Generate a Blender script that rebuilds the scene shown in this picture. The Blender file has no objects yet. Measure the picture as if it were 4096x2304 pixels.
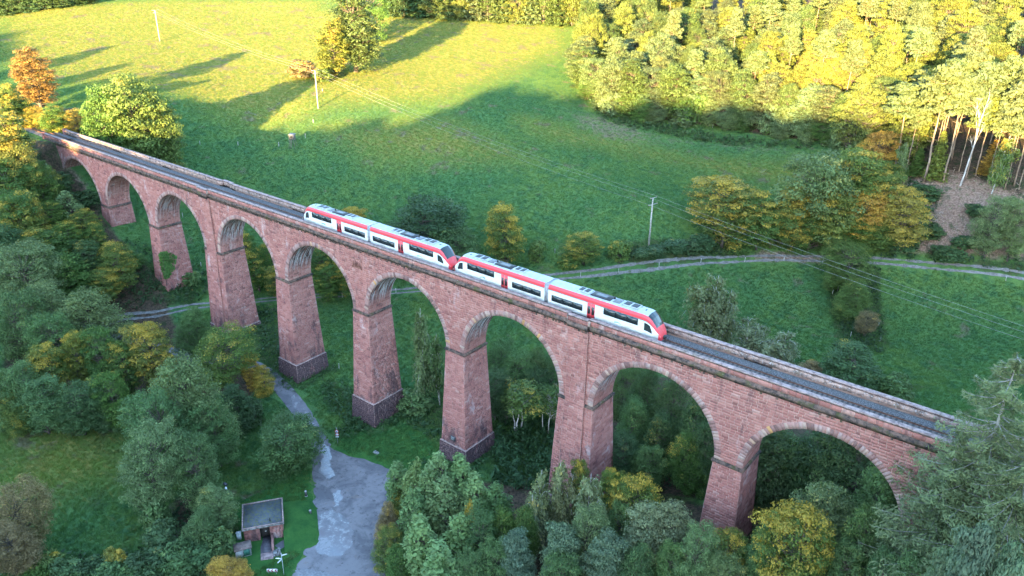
import bpy, math, random
import numpy as np
from mathutils import Matrix, Vector

S = bpy.context.scene
COL = S.collection
# ------------------------------------------------------------------ camera, sky, sun, exposure
CAM = np.array((202.7, -86.58, 64.69))
CR, CU, CF = [np.array(v) for v in ((0.783192, 0.621667, 0.011862), (-0.263493, 0.314554, 0.911936), (-0.563189, 0.717346, -0.410161))]
cd = bpy.data.cameras.new('camera')
cam = bpy.data.objects.new('camera', cd)
COL.objects.link(cam)
cam.matrix_world = Matrix(((CR[0], CU[0], -CF[0], CAM[0]), (CR[1], CU[1], -CF[1], CAM[1]), (CR[2], CU[2], -CF[2], CAM[2]), (0, 0, 0, 1)))
cd.sensor_width = 36.0
cd.lens = 27.8090
cd.clip_start = 1.0
cd.clip_end = 4000.0
S.camera = cam
SUN_AZ, SUN_EL = math.radians(-16.5), math.radians(7.7)      # azimuth the light travels towards, from +y
LD = np.array((math.sin(SUN_AZ) * math.cos(SUN_EL), math.cos(SUN_AZ) * math.cos(SUN_EL), -math.sin(SUN_EL)))
world = bpy.data.worlds.new('World')
S.world = world
world.use_nodes = True
wn = world.node_tree
bg = wn.nodes['Background']
sky = wn.nodes.new('ShaderNodeTexSky')
sky.sky_type = 'NISHITA'
sky.sun_disc = False
sky.sun_elevation = SUN_EL
sky.sun_rotation = math.radians(163.5)
sky.altitude = 300
sky.air_density = 1.0
sky.dust_density = 0.6
sky.ozone_density = 2.0
wn.links.new(sky.outputs[0], bg.inputs[0])
bg.inputs[1].default_value = 0.15
sl = bpy.data.lights.new('sun', 'SUN')
sl.energy = 3.6
sl.angle = math.radians(0.5)
sl.color = (1.0, 0.72, 0.30)
sun = bpy.data.objects.new('sun', sl)
COL.objects.link(sun)
sun.rotation_euler = Vector(LD).to_track_quat('-Z', 'Y').to_euler()
sun.location = (250, -300, 150)
S.view_settings.view_transform = 'Standard'
S.view_settings.look = 'None'
S.view_settings.exposure = 3.95
S.view_settings.gamma = 1.0
S.view_settings.use_curve_mapping = False
S.cycles.max_bounces = 6
S.cycles.transparent_max_bounces = 4

# ------------------------------------------------------------------ helpers
LOCAL = [False]          # True while parts are written in their thing's own coordinates
def linked(o, parent=None):
    COL.objects.link(o)
    if parent is not None:
        o.parent = parent
        if parent.parent is None and not LOCAL[0]:
            o.matrix_parent_inverse = Matrix.Translation(-Vector(parent.location))
    return o

def mesh(name, V, F, mat=None, attrs=None, smooth=False):
    """V (n,3) array; F an (m,k) array, or a list of such arrays; attrs: name -> per-face values."""
    V = np.asarray(V, np.float32)
    if not isinstance(F, list):
        F = [F]
    F = [np.asarray(f, np.int32) for f in F if len(f)]
    me = bpy.data.meshes.new(name)
    me.vertices.add(len(V))
    me.vertices.foreach_set('co', V.ravel())
    li = np.concatenate([f.ravel() for f in F])
    lt = np.concatenate([np.full(len(f), f.shape[1], np.int32) for f in F])
    ls = np.concatenate(([0], np.cumsum(lt)[:-1])).astype(np.int32)
    me.loops.add(len(li))
    me.loops.foreach_set('vertex_index', li)
    me.polygons.add(len(lt))
    me.polygons.foreach_set('loop_start', ls)
    if smooth:
        me.polygons.foreach_set('use_smooth', np.ones(len(lt), bool))
    for k, v in (attrs or {}).items():
        a = me.attributes.new(k, 'FLOAT', 'FACE')
        a.data.foreach_set('value', np.asarray(v, np.float32))
    me.update(calc_edges=True)
    if mat:
        me.materials.append(mat)
    return me

def obj(name, me, parent=None, **props):
    o = bpy.data.objects.new(name, me)
    for k, v in props.items():
        o[k] = v
    return linked(o, parent)

def empty(name, loc, label, category, group=None):
    o = bpy.data.objects.new(name, None)
    COL.objects.link(o)
    o.location = loc
    o.empty_display_size = 0.5
    o['label'] = label
    o['category'] = category
    if group:
        o['group'] = group
    return o

class MB:
    """collects boxes, tubes and prisms into one mesh"""
    def __init__(s):
        s.v, s.q, s.t, s.n = [], [], [], 0
    def add(s, V, F):
        F = np.asarray(F) + s.n
        (s.q if F.shape[1] == 4 else s.t).append(F)
        s.v.append(np.asarray(V, float))
        s.n += len(V)
        return s
    def box(s, a, b, M=None):
        x0, y0, z0 = a
        x1, y1, z1 = b
        V = np.array([(x0, y0, z0), (x1, y0, z0), (x1, y1, z0), (x0, y1, z0), (x0, y0, z1), (x1, y0, z1), (x1, y1, z1), (x0, y1, z1)], float)
        return s.hexa(V, M)
    def hexa(s, V, M=None):
        V = np.asarray(V, float)
        if M is not None:
            V = V @ np.array(M.to_3x3()).T + np.array(M.translation)
        return s.add(V, [(3, 2, 1, 0), (4, 5, 6, 7), (0, 1, 5, 4), (1, 2, 6, 5), (2, 3, 7, 6), (3, 0, 4, 7)])
    def tube(s, P, R, n=6, cap=True):
        V, Q, T = tube_arrays(P, R, n, cap)
        s.v.append(V)
        s.q.append(Q + s.n)
        if len(T):
            s.t.append(T + s.n)
        s.n += len(V)
        return s
    def poly(s, pts, d):
        """prism: convex polygon pts (k,3) extruded along vector d"""
        k = len(pts)
        p = np.asarray(pts, float)
        V = np.concatenate((p, p + np.asarray(d, float)))
        s.add(V, [(i, (i + 1) % k, k + (i + 1) % k, k + i) for i in range(k)])
        s.t.append(np.array([(0, i + 1, i) for i in range(1, k - 1)] + [(k, k + i, k + i + 1) for i in range(1, k - 1)]) + s.n - 2 * k)
        return s
    def mesh(s, name, mat, smooth=False):
        F = []
        if s.q:
            F.append(np.concatenate(s.q))
        if s.t:
            F.append(np.concatenate(s.t))
        return mesh(name, np.concatenate(s.v), F, mat, smooth=smooth)
    def build(s, name, mat, parent=None, smooth=False, **props):
        return obj(name, s.mesh(name, mat, smooth), parent, **props)

def tube_arrays(P, R, n=6, cap=True):
    P = np.asarray(P, float)
    R = np.broadcast_to(np.asarray(R, float), (len(P),))
    T = np.gradient(P, axis=0)
    T /= np.linalg.norm(T, axis=1)[:, None] + 1e-9
    ref = np.array((0.31, 0.17, 0.93)) if abs(T[0, 2]) < 0.8 else np.array((0.93, 0.3, 0.1))
    U = np.cross(T, ref)
    U /= np.linalg.norm(U, axis=1)[:, None] + 1e-9
    W = np.cross(T, U)
    a = np.arange(n) * 2 * math.pi / n
    V = P[:, None] + R[:, None, None] * (np.cos(a)[None, :, None] * U[:, None] + np.sin(a)[None, :, None] * W[:, None])
    i = np.arange(len(P) - 1)[:, None] * n
    j = np.arange(n)[None]
    k = (j + 1) % n
    Q = np.stack((i + j, i + k, i + n + k, i + n + j), -1).reshape(-1, 4)
    Tt = np.zeros((0, 3), int)
    if cap:
        e = (len(P) - 1) * n
        Tt = np.array([(e, e + c, e + c + 1) for c in range(1, n - 1)] + [(0, c + 1, c) for c in range(1, n - 1)])
    return V.reshape(-1, 3), Q, Tt

# ------------------------------------------------------------------ node materials
class NT:
    def __init__(s, name):
        s.m = bpy.data.materials.new(name)
        s.m.use_nodes = True
        s.t = s.m.node_tree
        s.b = s.t.nodes['Principled BSDF']
    def n(s, kind, **inp):
        nd = s.t.nodes.new('ShaderNode' + kind)
        for k, v in inp.items():
            if hasattr(nd, k):
                setattr(nd, k, v)
        return nd
    def link(s, a, b):
        s.t.links.new(a, b)
        return s
    def val(s, x, sock):
        if hasattr(x, 'links'):
            s.link(x, sock)
        else:
            sock.default_value = x
    def math(s, op, a, b=0.0, c=None, clamp=False):
        nd = s.n('Math', operation=op, use_clamp=clamp)
        s.val(a, nd.inputs[0])
        s.val(b, nd.inputs[1])
        if c is not None:
            s.val(c, nd.inputs[2])
        return nd.outputs[0]
    def mix(s, f, a, b, blend='MIX'):
        nd = s.n('MixRGB', blend_type=blend)
        s.val(f, nd.inputs[0])
        s.val(a if hasattr(a, 'links') else (*a, 1)[:4], nd.inputs[1])
        s.val(b if hasattr(b, 'links') else (*b, 1)[:4], nd.inputs[2])
        return nd.outputs[0]
    def ramp(s, f, lo, hi, a=0.0, b=1.0):
        nd = s.n('MapRange', clamp=True, interpolation_type='SMOOTHSTEP')
        s.val(f, nd.inputs[0])
        for i, v in zip((1, 2, 3, 4), (lo, hi, a, b)):
            nd.inputs[i].default_value = v
        return nd.outputs[0]
    def cramp(s, f, stops):
        nd = s.n('ValToRGB')
        s.val(f, nd.inputs[0])
        e = nd.color_ramp.elements
        while len(e) < len(stops):
            e.new(0.5)
        for el, (p, c) in zip(e, stops):
            el.position = p
            el.color = (*c, 1)
        return nd.outputs[0]
    def pos(s, scale=(1, 1, 1)):
        if not hasattr(s, '_g'):
            s._g = s.n('NewGeometry')
        if scale == (1, 1, 1):
            return s._g.outputs['Position']
        nd = s.n('Vector' + 'Math', operation='MULTIPLY')
        s.link(s._g.outputs['Position'], nd.inputs[0])
        nd.inputs[1].default_value = scale
        return nd.outputs[0]
    def noise(s, scale, vec=None, detail=3.0, rough=0.55, dist=0.0):
        nd = s.n('TexNoise')
        s.link(vec or s.pos(), nd.inputs['Vector'])
        nd.inputs['Scale'].default_value = scale
        nd.inputs['Detail'].default_value = detail
        nd.inputs['Roughness'].default_value = rough
        nd.inputs['Distortion'].default_value = dist
        return nd.outputs[0]
    def attr(s, name):
        nd = s.n('Attribute')
        nd.attribute_name = name
        return nd.outputs['Fac']
    def bump(s, h, strength=0.5, dist=0.1):
        nd = s.n('Bump')
        nd.inputs['Strength'].default_value = strength
        nd.inputs['Distance'].default_value = dist
        s.link(h, nd.inputs['Height'])
        s.link(nd.outputs[0], s.b.inputs['Normal'])
        return s
    def done(s, color, rough=0.9, spec=0.2, metal=0.0):
        s.val(color if hasattr(color, 'links') else (*color, 1)[:4], s.b.inputs['Base Color'])
        s.val(rough, s.b.inputs['Roughness'])
        s.b.inputs['Specular IOR Level'].default_value = spec
        s.b.inputs['Metallic'].default_value = metal
        return s.m

def plain(name, color, rough=0.7, spec=0.3, metal=0.0, wear=0.25, scale=3.0):
    t = NT(name)
    n = t.noise(scale, detail=4)
    dark = tuple(c * (1 - wear) for c in color)
    lite = tuple(min(1, c * (1 + wear * 0.5)) for c in color)
    return t.done(t.mix(t.ramp(n, 0.35, 0.7), dark, lite), rough, spec, metal)

def sandstone(name, single=False, soffit=False, base_dark=0.0, pal=0):
    t = NT(name)
    if single:
        r = t.n('ObjectInfo').outputs['Random']
    else:
        r = t.attr('tint')
    if pal == 0:
        c = t.cramp(r, [(0.0, (.25, .112, .095)), (.08, (.345, .148, .124)), (.45, (.41, .176, .146)), (.80, (.445, .203, .168)), (.95, (.465, .23, .19)), (.99, (.50, .29, .24))])
    else:
        c = t.cramp(r, [(0.0, (.20, .12, .105)), (.25, (.32, .18, .155)), (.5, (.42, .245, .205)), (.75, (.40, .28, .25)), (.95, (.47, .33, .26)), (.985, (.47, .33, .26)), (1.0, (.58, .30, .08))])
    big = t.noise(0.16, detail=5, rough=0.65)
    c = t.mix(t.ramp(big, 0.30, 0.75), t.mix(1.0, c, (.80, .74, .76), 'MULTIPLY'), c)
    # pale efflorescence and black run-off stains
    pale = t.ramp(t.noise(0.33, t.pos((1, 1, .55)), detail=6, rough=0.7), 0.565, 0.70)
    c = t.mix(t.math('MULTIPLY', pale, 0.62), c, (.56, .45, .43))
    sep = t.n('SeparateXYZ')
    t.link(t.pos(), sep.inputs[0])
    low = t.ramp(sep.outputs[2], -8.0, -22.0)
    st = t.noise(0.42, t.pos((1.3, 1.3, .45)), detail=6, rough=0.72)
    st = t.math('ADD', st, t.math('MULTIPLY', low, 0.13 + base_dark))
    dark = t.ramp(st, 0.57, 0.70)
    # rain-washed soot below the cornice, drawn out down the wall
    run = t.noise(1.0, t.pos((1.6, 1.6, .16)), detail=5, rough=.7)
    dark = t.math('MAXIMUM', dark, t.math('MULTIPLY', t.math('MULTIPLY', t.ramp(run, .50, .66), t.ramp(sep.outputs[2], 6.5, 12.3)), .62))
    c = t.mix(t.math('MULTIPLY', dark, 0.88 if base_dark else 0.72), c, (.075, .052, .058))
    if soffit:
        # lime and soot streaks that run round the barrel
        sv = t.noise(1.0, t.pos((.20, 3.2, .20)), detail=5, rough=0.7)
        sw = t.noise(1.0, t.pos((.28, 4.3, .28)), detail=5, rough=0.7, dist=0.3)
        where = t.attr('wet')
        blk = t.math('MULTIPLY', t.ramp(sv, 0.45, 0.52), where)
        wht = t.math('MULTIPLY', t.ramp(sw, 0.50, 0.55), where)
        c = t.mix(t.math('MULTIPLY', blk, 0.88), c, (.035, .03, .035))
        c = t.mix(t.math('MULTIPLY', wht, 0.80), c, (.80, .78, .80))
    fine = t.noise(9.0, detail=3)
    c = t.mix(1.0, c, t.mix(fine, (.78, .78, .78), (1.15, 1.15, 1.15)), 'MULTIPLY')
    t.bump(t.noise(14.0, detail=4), 0.5, 0.04)
    return t.done(c, 0.92, 0.15)

MORTAR = NT('mortar')
MORTAR = MORTAR.done(MORTAR.mix(MORTAR.ramp(MORTAR.noise(.5, detail=5), .35, .7), (.36, .22, .18), (.50, .34, .28)), .95, .1)
STONE = sandstone('red_sandstone')
STONE1 = sandstone('red_sandstone_block', single=True)
PLINTH = sandstone('sooty_sandstone', base_dark=.17)
SOFFIT = sandstone('streaked_sandstone', soffit=True)
VOUS = sandstone('arch_ring_sandstone', pal=1)
VOUS1 = sandstone('arch_ring_block', single=True, pal=1)

def weathered(name, base, dark, moss, mossiness=.5, lichen=.64):
    t = NT(name)
    a = t.noise(1.4, detail=6, rough=.7)
    b = t.noise(.6, detail=5, rough=.65)
    w = t.noise(5.0, detail=4, rough=.7)
    c = t.mix(t.ramp(a, .36, .60), dark, base)
    c = t.mix(t.math('MULTIPLY', t.ramp(b, .52, .66), mossiness), c, moss)
    c = t.mix(t.ramp(w, lichen, lichen + .08), c, (.42, .38, .37))
    t.bump(w, .6, .06)
    return t.done(c, .95, .1)
CORN = weathered('mossy_cornice', (.16, .105, .085), (.035, .03, .03), (.075, .075, .025), .75)
COPE = weathered('lichen_coping', (.34, .245, .225), (.17, .12, .11), (.12, .11, .06), .35)
PARA = weathered('parapet_rubble', (.40, .27, .225), (.13, .095, .085), (.10, .10, .045), .35, .55)

def leafmat():
    t = NT('leaves')
    oi = t.n('ObjectInfo')
    cl, ti, tp = t.attr('clump'), t.attr('tint'), t.attr('tip')
    base = oi.outputs['Color']
    al = oi.outputs['Alpha']
    rnd = t.noise(.11, detail=2)
    sel = t.math('ADD', t.math('ADD', t.math('MULTIPLY', cl, .55), t.math('MULTIPLY', tp, .38)), t.math('MULTIPLY', t.math('ADD', rnd, ti), .18))
    th = t.math('SUBTRACT', 1.16, t.math('MULTIPLY', al, .74))
    f = t.math('MULTIPLY', t.math('SUBTRACT', sel, th), 5.0, clamp=True)
    gold = t.mix(ti, (.42, .31, .045), (.42, .23, .035))
    c = t.mix(t.math('MULTIPLY', f, .66), base, gold)
    v = t.math('ADD', .55, t.math('ADD', t.math('MULTIPLY', ti, .55), t.math('MULTIPLY', cl, .45)))
    cmb = t.n('CombineXYZ')
    for i in range(3):
        t.link(v, cmb.inputs[i])
    c = t.mix(1.0, c, cmb.outputs[0], 'MULTIPLY')
    t.done(c, .62, .25)
    tr = t.n('BsdfTranslucent')
    t.link(t.mix(1.0, c, (1.15, 1.2, .7), 'MULTIPLY'), tr.inputs[0])
    mx = t.n('MixShader')
    mx.inputs[0].default_value = .30
    t.link(t.b.outputs[0], mx.inputs[1])
    t.link(tr.outputs[0], mx.inputs[2])
    t.link(mx.outputs[0], t.t.nodes['Material Output'].inputs[0])
    return t.m
LEAF = leafmat()

def bark(name, c0, c1, sc=2.0):
    t = NT(name)
    n = t.noise(sc, t.pos((1, 1, .35)), detail=5, rough=.7)
    t.bump(n, .5, .05)
    return t.done(t.mix(t.ramp(n, .38, .62), c0, c1), .9, .15)
BARK = bark('brown_bark', (.06, .048, .04), (.16, .13, .105))
BARKW = bark('birch_bark', (.16, .14, .12), (.62, .60, .56), 3.0)
BARKP = bark('pine_bark', (.15, .105, .075), (.32, .23, .165))
BARKG = bark('pale_bark', (.30, .27, .24), (.58, .54, .50), 1.2)
BARKL = bark('larch_bark', (.13, .12, .105), (.33, .31, .28), 1.2)

# ------------------------------------------------------------------ terrain: smooth surface through surveyed spot heights
SPOTS = np.array([(-119.81, 88.22, 22.0), (-8.91, 78.69, 11.0), (114.56, 81.3, -7.0), (3.2, 58.54, 4.0), (61.17, 87.32, 0.0), (17.85, 78.6, 5.0), (117.46, 77.63, -12.0), (148.38, 110.67, -11.5), (191.48, 128.66, -11.0), (57.49, 31.65, -20.0), (42.75, 15.84, -20.5), (26.9, -15.37, -19.5), (35.83, 4.91, -20.0), (119.83, 178.04, 6.5), (27.78, 179.2, 14.0), (44.62, 154.38, 10.0), (-68.91, 191.26, 27.0), (-19.73, 222.47, 25.0), (-221.74, 68.24, 27.0), (-209.73, 85.86, 30.0), (161.5, 146.31, 4.0), (170.41, 146.89, 4.5), (184.68, 148.33, 6.0), (163.71, 108.18, -17.0), (187.87, 99.7, -19.0), (134.26, 86.34, -18.0), (152.68, 72.87, -20.0), (115.72, 58.19, -20.0), (78.1, 21.15, -21.0), (97.07, 127.45, -2.0), (129.89, 162.06, 3.0), (-41.48, 31.22, 15.0), (-26.57, 46.06, 7.0), (-4.98, 39.37, -2.0), (-67.46, 83.02, 15.0), (127.82, -29.79, -23.5), (100.36, -12.01, -23.7), (112.02, -33.95, -22.8), (73.37, -56.74, -21.0), (60.18, -38.67, -21.5), (96.4, -43.87, -22.2), (56.29, -49.92, -20.0), (112.88, -11.04, -23.9), (5.0, -1.0, -5.5), (2.0, 6.0, -4.5), (26.0, -1.0, -14.8), (25.0, 6.0, -14.5), (51.0, -1.0, -19.5), (51.0, 7.0, -19.5), (75.0, -1.0, -22.7), (75.0, 7.0, -22.3), (99.0, -1.0, -24.0), (99.0, 7.0, -23.0), (122.5, -1.0, -22.2), (122.0, 7.0, -22.2), (147.0, 0.0, -20.5), (147.0, 8.0, -20.5), (172.0, 0.0, -15.0), (172.0, 10.0, -15.0), (196.0, 2.0, -5.0), (215.0, 0.0, 6.0), (215.0, 12.0, 5.0), (-8.0, 2.0, 1.0), (-24.0, -3.0, 8.5), (-24.0, 9.0, 8.5), (-19.0, 2.0, 7.0), (-60.0, -10.0, 13.0), (-60.0, 20.0, 13.5), (-100.0, 5.0, 16.0), (-30.0, -40.0, 2.0), (0.0, -40.0, -8.0), (30.0, -45.0, -16.0), (-60.0, -60.0, 8.0), (60.0, -90.0, -17.0), (120.0, -80.0, -20.0), (150.0, -60.0, -19.0), (185.0, -40.0, -12.0), (200.0, -87.0, 2.0), (230.0, -30.0, 8.0), (240.0, 30.0, 2.0), (230.0, 60.0, -8.0), (260.0, 120.0, -4.0), (280.0, -100.0, 20.0), (100.0, -160.0, 0.0), (0.0, -150.0, 10.0), (-120.0, -120.0, 28.0), (200.0, -200.0, 25.0), (-250.0, 100.0, 30.0), (-450.0, 250.0, 48.0), (-300.0, -50.0, 40.0), (-700.0, 100.0, 60.0), (-300.0, 420.0, 75.0), (0.0, 420.0, 70.0), (150.0, 380.0, 62.0), (80.0, 300.0, 35.0), (200.0, 250.0, 32.0), (150.0, 190.0, 14.0), (215.0, 170.0, 12.0), (260.0, 200.0, 25.0), (300.0, 350.0, 75.0), (-150.0, 550.0, 100.0), (400.0, 300.0, 80.0), (400.0, 0.0, 50.0), (-600.0, 600.0, 110.0), (400.0, 700.0, 140.0), (0.0, 800.0, 140.0), (0.0, -400.0, 40.0), (-300.0, -400.0, 60.0), (400.0, -400.0, 60.0)], float)
class Spline:
    def __init__(s, A):
        s.P = A[:, :2] / 100.
        n = len(A)
        d = np.linalg.norm(s.P[:, None] - s.P[None], axis=2)
        K = np.where(d > 0, d * d * np.log(d + 1e-12), 0) + 1e-3 * np.eye(n)
        Q = np.c_[np.ones(n), s.P]
        s.w = np.linalg.solve(np.block([[K, Q], [Q.T, np.zeros((3, 3))]]), np.r_[A[:, 2], 0, 0, 0])
    def __call__(s, x, y):
        x, y = np.broadcast_arrays(np.asarray(x, float), np.asarray(y, float))
        out = np.empty(x.size)
        xf, yf = x.ravel() / 100, y.ravel() / 100
        n = len(s.P)
        for i in range(0, x.size, 20000):
            X = np.stack((xf[i:i + 20000], yf[i:i + 20000]), 1)
            d2 = (X[:, 0, None] - s.P[None, :, 0]) ** 2 + (X[:, 1, None] - s.P[None, :, 1]) ** 2
            out[i:i + 20000] = .5 * (d2 * np.log(d2 + 1e-18)) @ s.w[:n] + s.w[n] + X @ s.w[n + 1:]
        return out.reshape(x.shape)
spline = Spline(SPOTS)
CREST = np.array([(-900, 95), (-300, 80), (-60, 78), (-32, 76), (-10, 66), (5, 60), (30, 57.5), (60, 57.5), (95, 60), (112, 64), (122.8, 63.17), (129.0, 66.72), (141.2, 68.99), (149.6, 71.66), (151.8, 74.28), (153.1, 77.85), (159.3, 78.85), (169.1, 80.92), (181.2, 79.14), (193.2, 77.54), (224.0, 82.1), (249.9, 83.1), (275.2, 83.5), (296.0, 86.19), (302.6, 83.12), (311.7, 83.73), (321.0, 85.48), (500, 92), (900, 100)], float)                     # the hill across the valley: x, height of its wooded crest at y = -330
def hill(x, y):
    c = np.interp(x, CREST[:, 0], CREST[:, 1])
    bumps = 1.1 * np.sin(x * .21) + .8 * np.sin(x * .47 + 1.3) + .5 * np.sin(x * .93 + 2.) 
    return c + bumps - np.abs(y + 330) * .62
TRACK = np.array([(-17.0, 3.0), (-32, 3.0), (-49, 4.0), (-66, 5.0), (-90, 4.5), (-120, 0), (-160, -14), (-210, -40)], float)                     # railway centre line beyond the viaduct's far end
def seg_dist(x, y, L):
    d = np.full(np.shape(x), 1e9)
    for (ax, ay), (bx, by) in zip(L[:-1, :2], L[1:, :2]):
        vx, vy = bx - ax, by - ay
        t = np.clip(((x - ax) * vx + (y - ay) * vy) / (vx * vx + vy * vy), 0, 1)
        d = np.minimum(d, np.hypot(x - ax - t * vx, y - ay - t * vy))
    return d
def height(x, y):
    x, y = np.broadcast_arrays(np.asarray(x, float), np.asarray(y, float))
    z = spline(x, y)
    z = np.where(y < -150, np.maximum(z, hill(x, y)), z)
    # railway formation, level at 12.75
    m = (x < -19) & (x > -300)
    d = seg_dist(x, y, TRACK)
    w = np.clip((9.5 - d) / 5.5, 0, 1)
    w = w * w * (3 - 2 * w)
    z = np.where(m, z * (1 - w) + (12.72) * w, z)
    return z
def H(x, y):
    return float(height(np.array([x]), np.array([y]))[0])

def spaced(a, fine0, fine1, b, step, grow=1.16):
    f = list(np.arange(fine0, fine1 + .01, step))
    s, v, lo = step, fine0, []
    while v > a:
        s *= grow
        v -= s
        lo.append(v)
    s, v, hi = step, fine1, []
    while v < b:
        s *= grow
        v += s
        hi.append(v)
    return np.array(lo[::-1] + f + hi)
gx = spaced(-1400, -200, 262, 1400, 1.9)
gy = spaced(-900, -80, 215, 1700, 1.9)
gx = np.sort(np.concatenate((gx, np.arange(-60, 520, 9.0) + .37)))
gy = np.sort(np.concatenate((gy, np.arange(-372, -288, 6.0) + .21)))
GX, GY = np.meshgrid(gx, gy)
GZ = height(GX, GY)
nx, ny = len(gx), len(gy)
ii = (np.arange(ny - 1)[:, None] * nx + np.arange(nx - 1)[None]).ravel()
GF = np.stack((ii, ii + 1, ii + nx + 1, ii + nx), 1)
fx, fy = .5 * (GX[:-1, :-1] + GX[1:, 1:]).ravel(), .5 * (GY[:-1, :-1] + GY[1:, 1:]).ravel()

def inside(x, y, poly):
    poly = np.asarray(poly, float)
    c = np.zeros(np.shape(x), bool)
    j = len(poly) - 1
    for i in range(len(poly)):
        xi, yi = poly[i, 0], poly[i, 1]
        xj, yj = poly[j, 0], poly[j, 1]
        if yi != yj:
            c ^= ((yi > y) != (yj > y)) & (x < (xj - xi) * (y - yi) / (yj - yi) + xi)
        j = i
    return c
def soft(x, y, poly, w):
    p = np.asarray(poly, float)
    d = seg_dist(x, y, np.concatenate((p, p[:1])))
    d = np.where(inside(x, y, poly), d, -d)
    return np.clip(d / w + .5, 0, 1)
AREAS = {'thin': [[(51.48, 138.25), (62.16, 142.2), (81.36, 156.12), (111.33, 168.48), (129.14, 164.16), (136.76, 155.09), (117.04, 155.2), (93.99, 149.85), (77.14, 130.83), (62.97, 123.15)], [(39.94, 140.96), (54.99, 153.27), (90.57, 156.42), (77.14, 130.83), (55.59, 126.58)], [(51.47, -48.01), (63.7, -34.79), (69.92, -39.75), (59.42, -51.26)]], 'soil': [[(152.29, 149.12), (184.66, 148.63), (192.58, 142.38), (192.6, 134.29), (177.86, 129.43), (163.86, 124.32), (155.39, 129.75)], [(154.97, 146.8), (168.39, 142.33), (177.24, 137.44), (177.86, 129.43), (163.86, 124.32), (159.56, 129.01), (163.48, 135.4)], [(144.13, 157.98), (184.23, 150.2), (185.46, 146.1), (154.51, 142.53)], [(-19.91, 1.18), (-12.43, 2.19), (-0.35, 0.85), (-3.23, -3.19), (-15.87, -2.32)], [(134.68, 106.25), (148.83, 112.9), (149.73, 110.83), (133.64, 101.1)]], 'wood': [[(-60, 300), (20, 255), (110, 235), (300, 180), (1300, 200), (1400, 1700), (-1400, 1700), (-1400, 700), (-400, 420), (-250, 330)], [(30.27, 182.53), (56.92, 150.27), (84.07, 168.95), (126.4, 171.4), (146.92, 157.69), (185.46, 146.1), (153.93, 309.0), (-11.77, 279.1)], [(-39.09, -5.84), (-24.65, -0.9), (-11.05, 1.36), (3.31, -0.62), (25.48, -0.66), (38.62, -5.37), (69.22, -3.27), (81.54, -17.95), (87.11, -34.21), (68.05, -30.27), (48.4, -46.76)], [(-271.89, 88.22), (-221.67, 68.21), (-206.72, 99.71), (-224.54, 108.18)], [(114.69, -9.72), (139.29, 1.93), (160.64, 10.08), (189.22, 11.52), (203.38, 31.54), (206.13, 0.37), (130.67, -28.37)], [(121.55, 39.37), (147.9, 57.52), (183.76, 50.85), (193.46, 19.24), (148.02, 7.83)], [(93.23, -37.8), (95.15, -31.56), (115.28, -41.56), (108.99, -47.04)], [(-71.12, 14.24), (-17.53, 31.68), (-11.21, 19.96), (-45.99, -2.9), (-81.05, 11.04)]], 'rough': [[(11.35, -2.34), (21.91, 1.65), (31.17, 3.41), (35.73, 4.27), (25.92, -14.85), (17.22, -12.52)], [(39.8, 14.24), (52.03, 12.8), (74.99, 0.75), (69.22, -3.27), (55.64, 2.68)], [(80.05, 4.77), (96.6, 2.58), (102.06, -2.42), (90.66, -2.14)], [(120.38, 15.01), (133.81, 25.67), (146.37, 6.51), (132.44, -2.47)], [(105.7, 72.75), (126.45, 101.0), (132.79, 102.89), (117.11, 78.12)], [(149.43, 111.52), (160.99, 118.59), (172.67, 90.09), (165.64, 80.57)], [(48.4, -46.76), (67.48, -29.93), (69.63, -31.12), (51.47, -48.01)], [(87.71, -62.4), (104.34, -44.26), (109.57, -46.58), (90.67, -63.53)], [(98.72, 11.86), (115.58, 20.89), (124.44, 10.04), (107.14, 3.45)], [(161.28, 72.33), (183.26, 74.3), (178.6, 54.96), (163.53, 58.37)], [(177.76, 128.1), (190.11, 133.18), (191.2, 129.77), (175.47, 125.96)]], 'dry_sunlit': [[(-221.67, 68.21), (-202.77, 97.8), (-184.49, 134.56), (-132.9, 185.67), (-8.31, 81.02), (-9.92, 61.9), (-51.52, 53.4), (-88.39, 38.03), (-133.92, 32.76)], [(-151.57, 72.28), (-94.75, 101.66), (-9.6, 80.0), (14.41, 117.1), (3.34, 200.01), (-17.79, 229.63), (-184.49, 134.56), (-180.25, 61.86)], [(42.64, 123.13), (138.44, 158.45), (138.23, 139.44), (91.37, 137.95), (57.84, 116.55)], [(52.1, -48.29), (62.95, -35.38), (80.7, -39.82), (75.98, -54.04), (69.72, -55.36)], [(3.26, 71.09), (25.76, 104.63), (61.28, 99.08), (24.75, 71.96)]]}
def zone(key, w):
    v = np.zeros(len(fx))
    for P in AREAS[key]:
        v = np.maximum(v, soft(fx, fy, P, w))
    return v
def zones(x, y):
    global fx, fy
    keep = fx, fy
    fx, fy = x, y
    r = np.maximum(zone('soil', 6), .53 * zone('thin', 18)), zone('wood', 5), zone('rough', 5), zone('dry_sunlit', 18)
    fx, fy = keep
    return r
vsoil, vwood, vrough, vdry_sunlit = zones(fx, fy) #.maximum(zone('soil', 6), .53 * zone('thin', 18)), zone('wood', 5), zone('rough', 5), zone('dry', 18)

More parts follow.
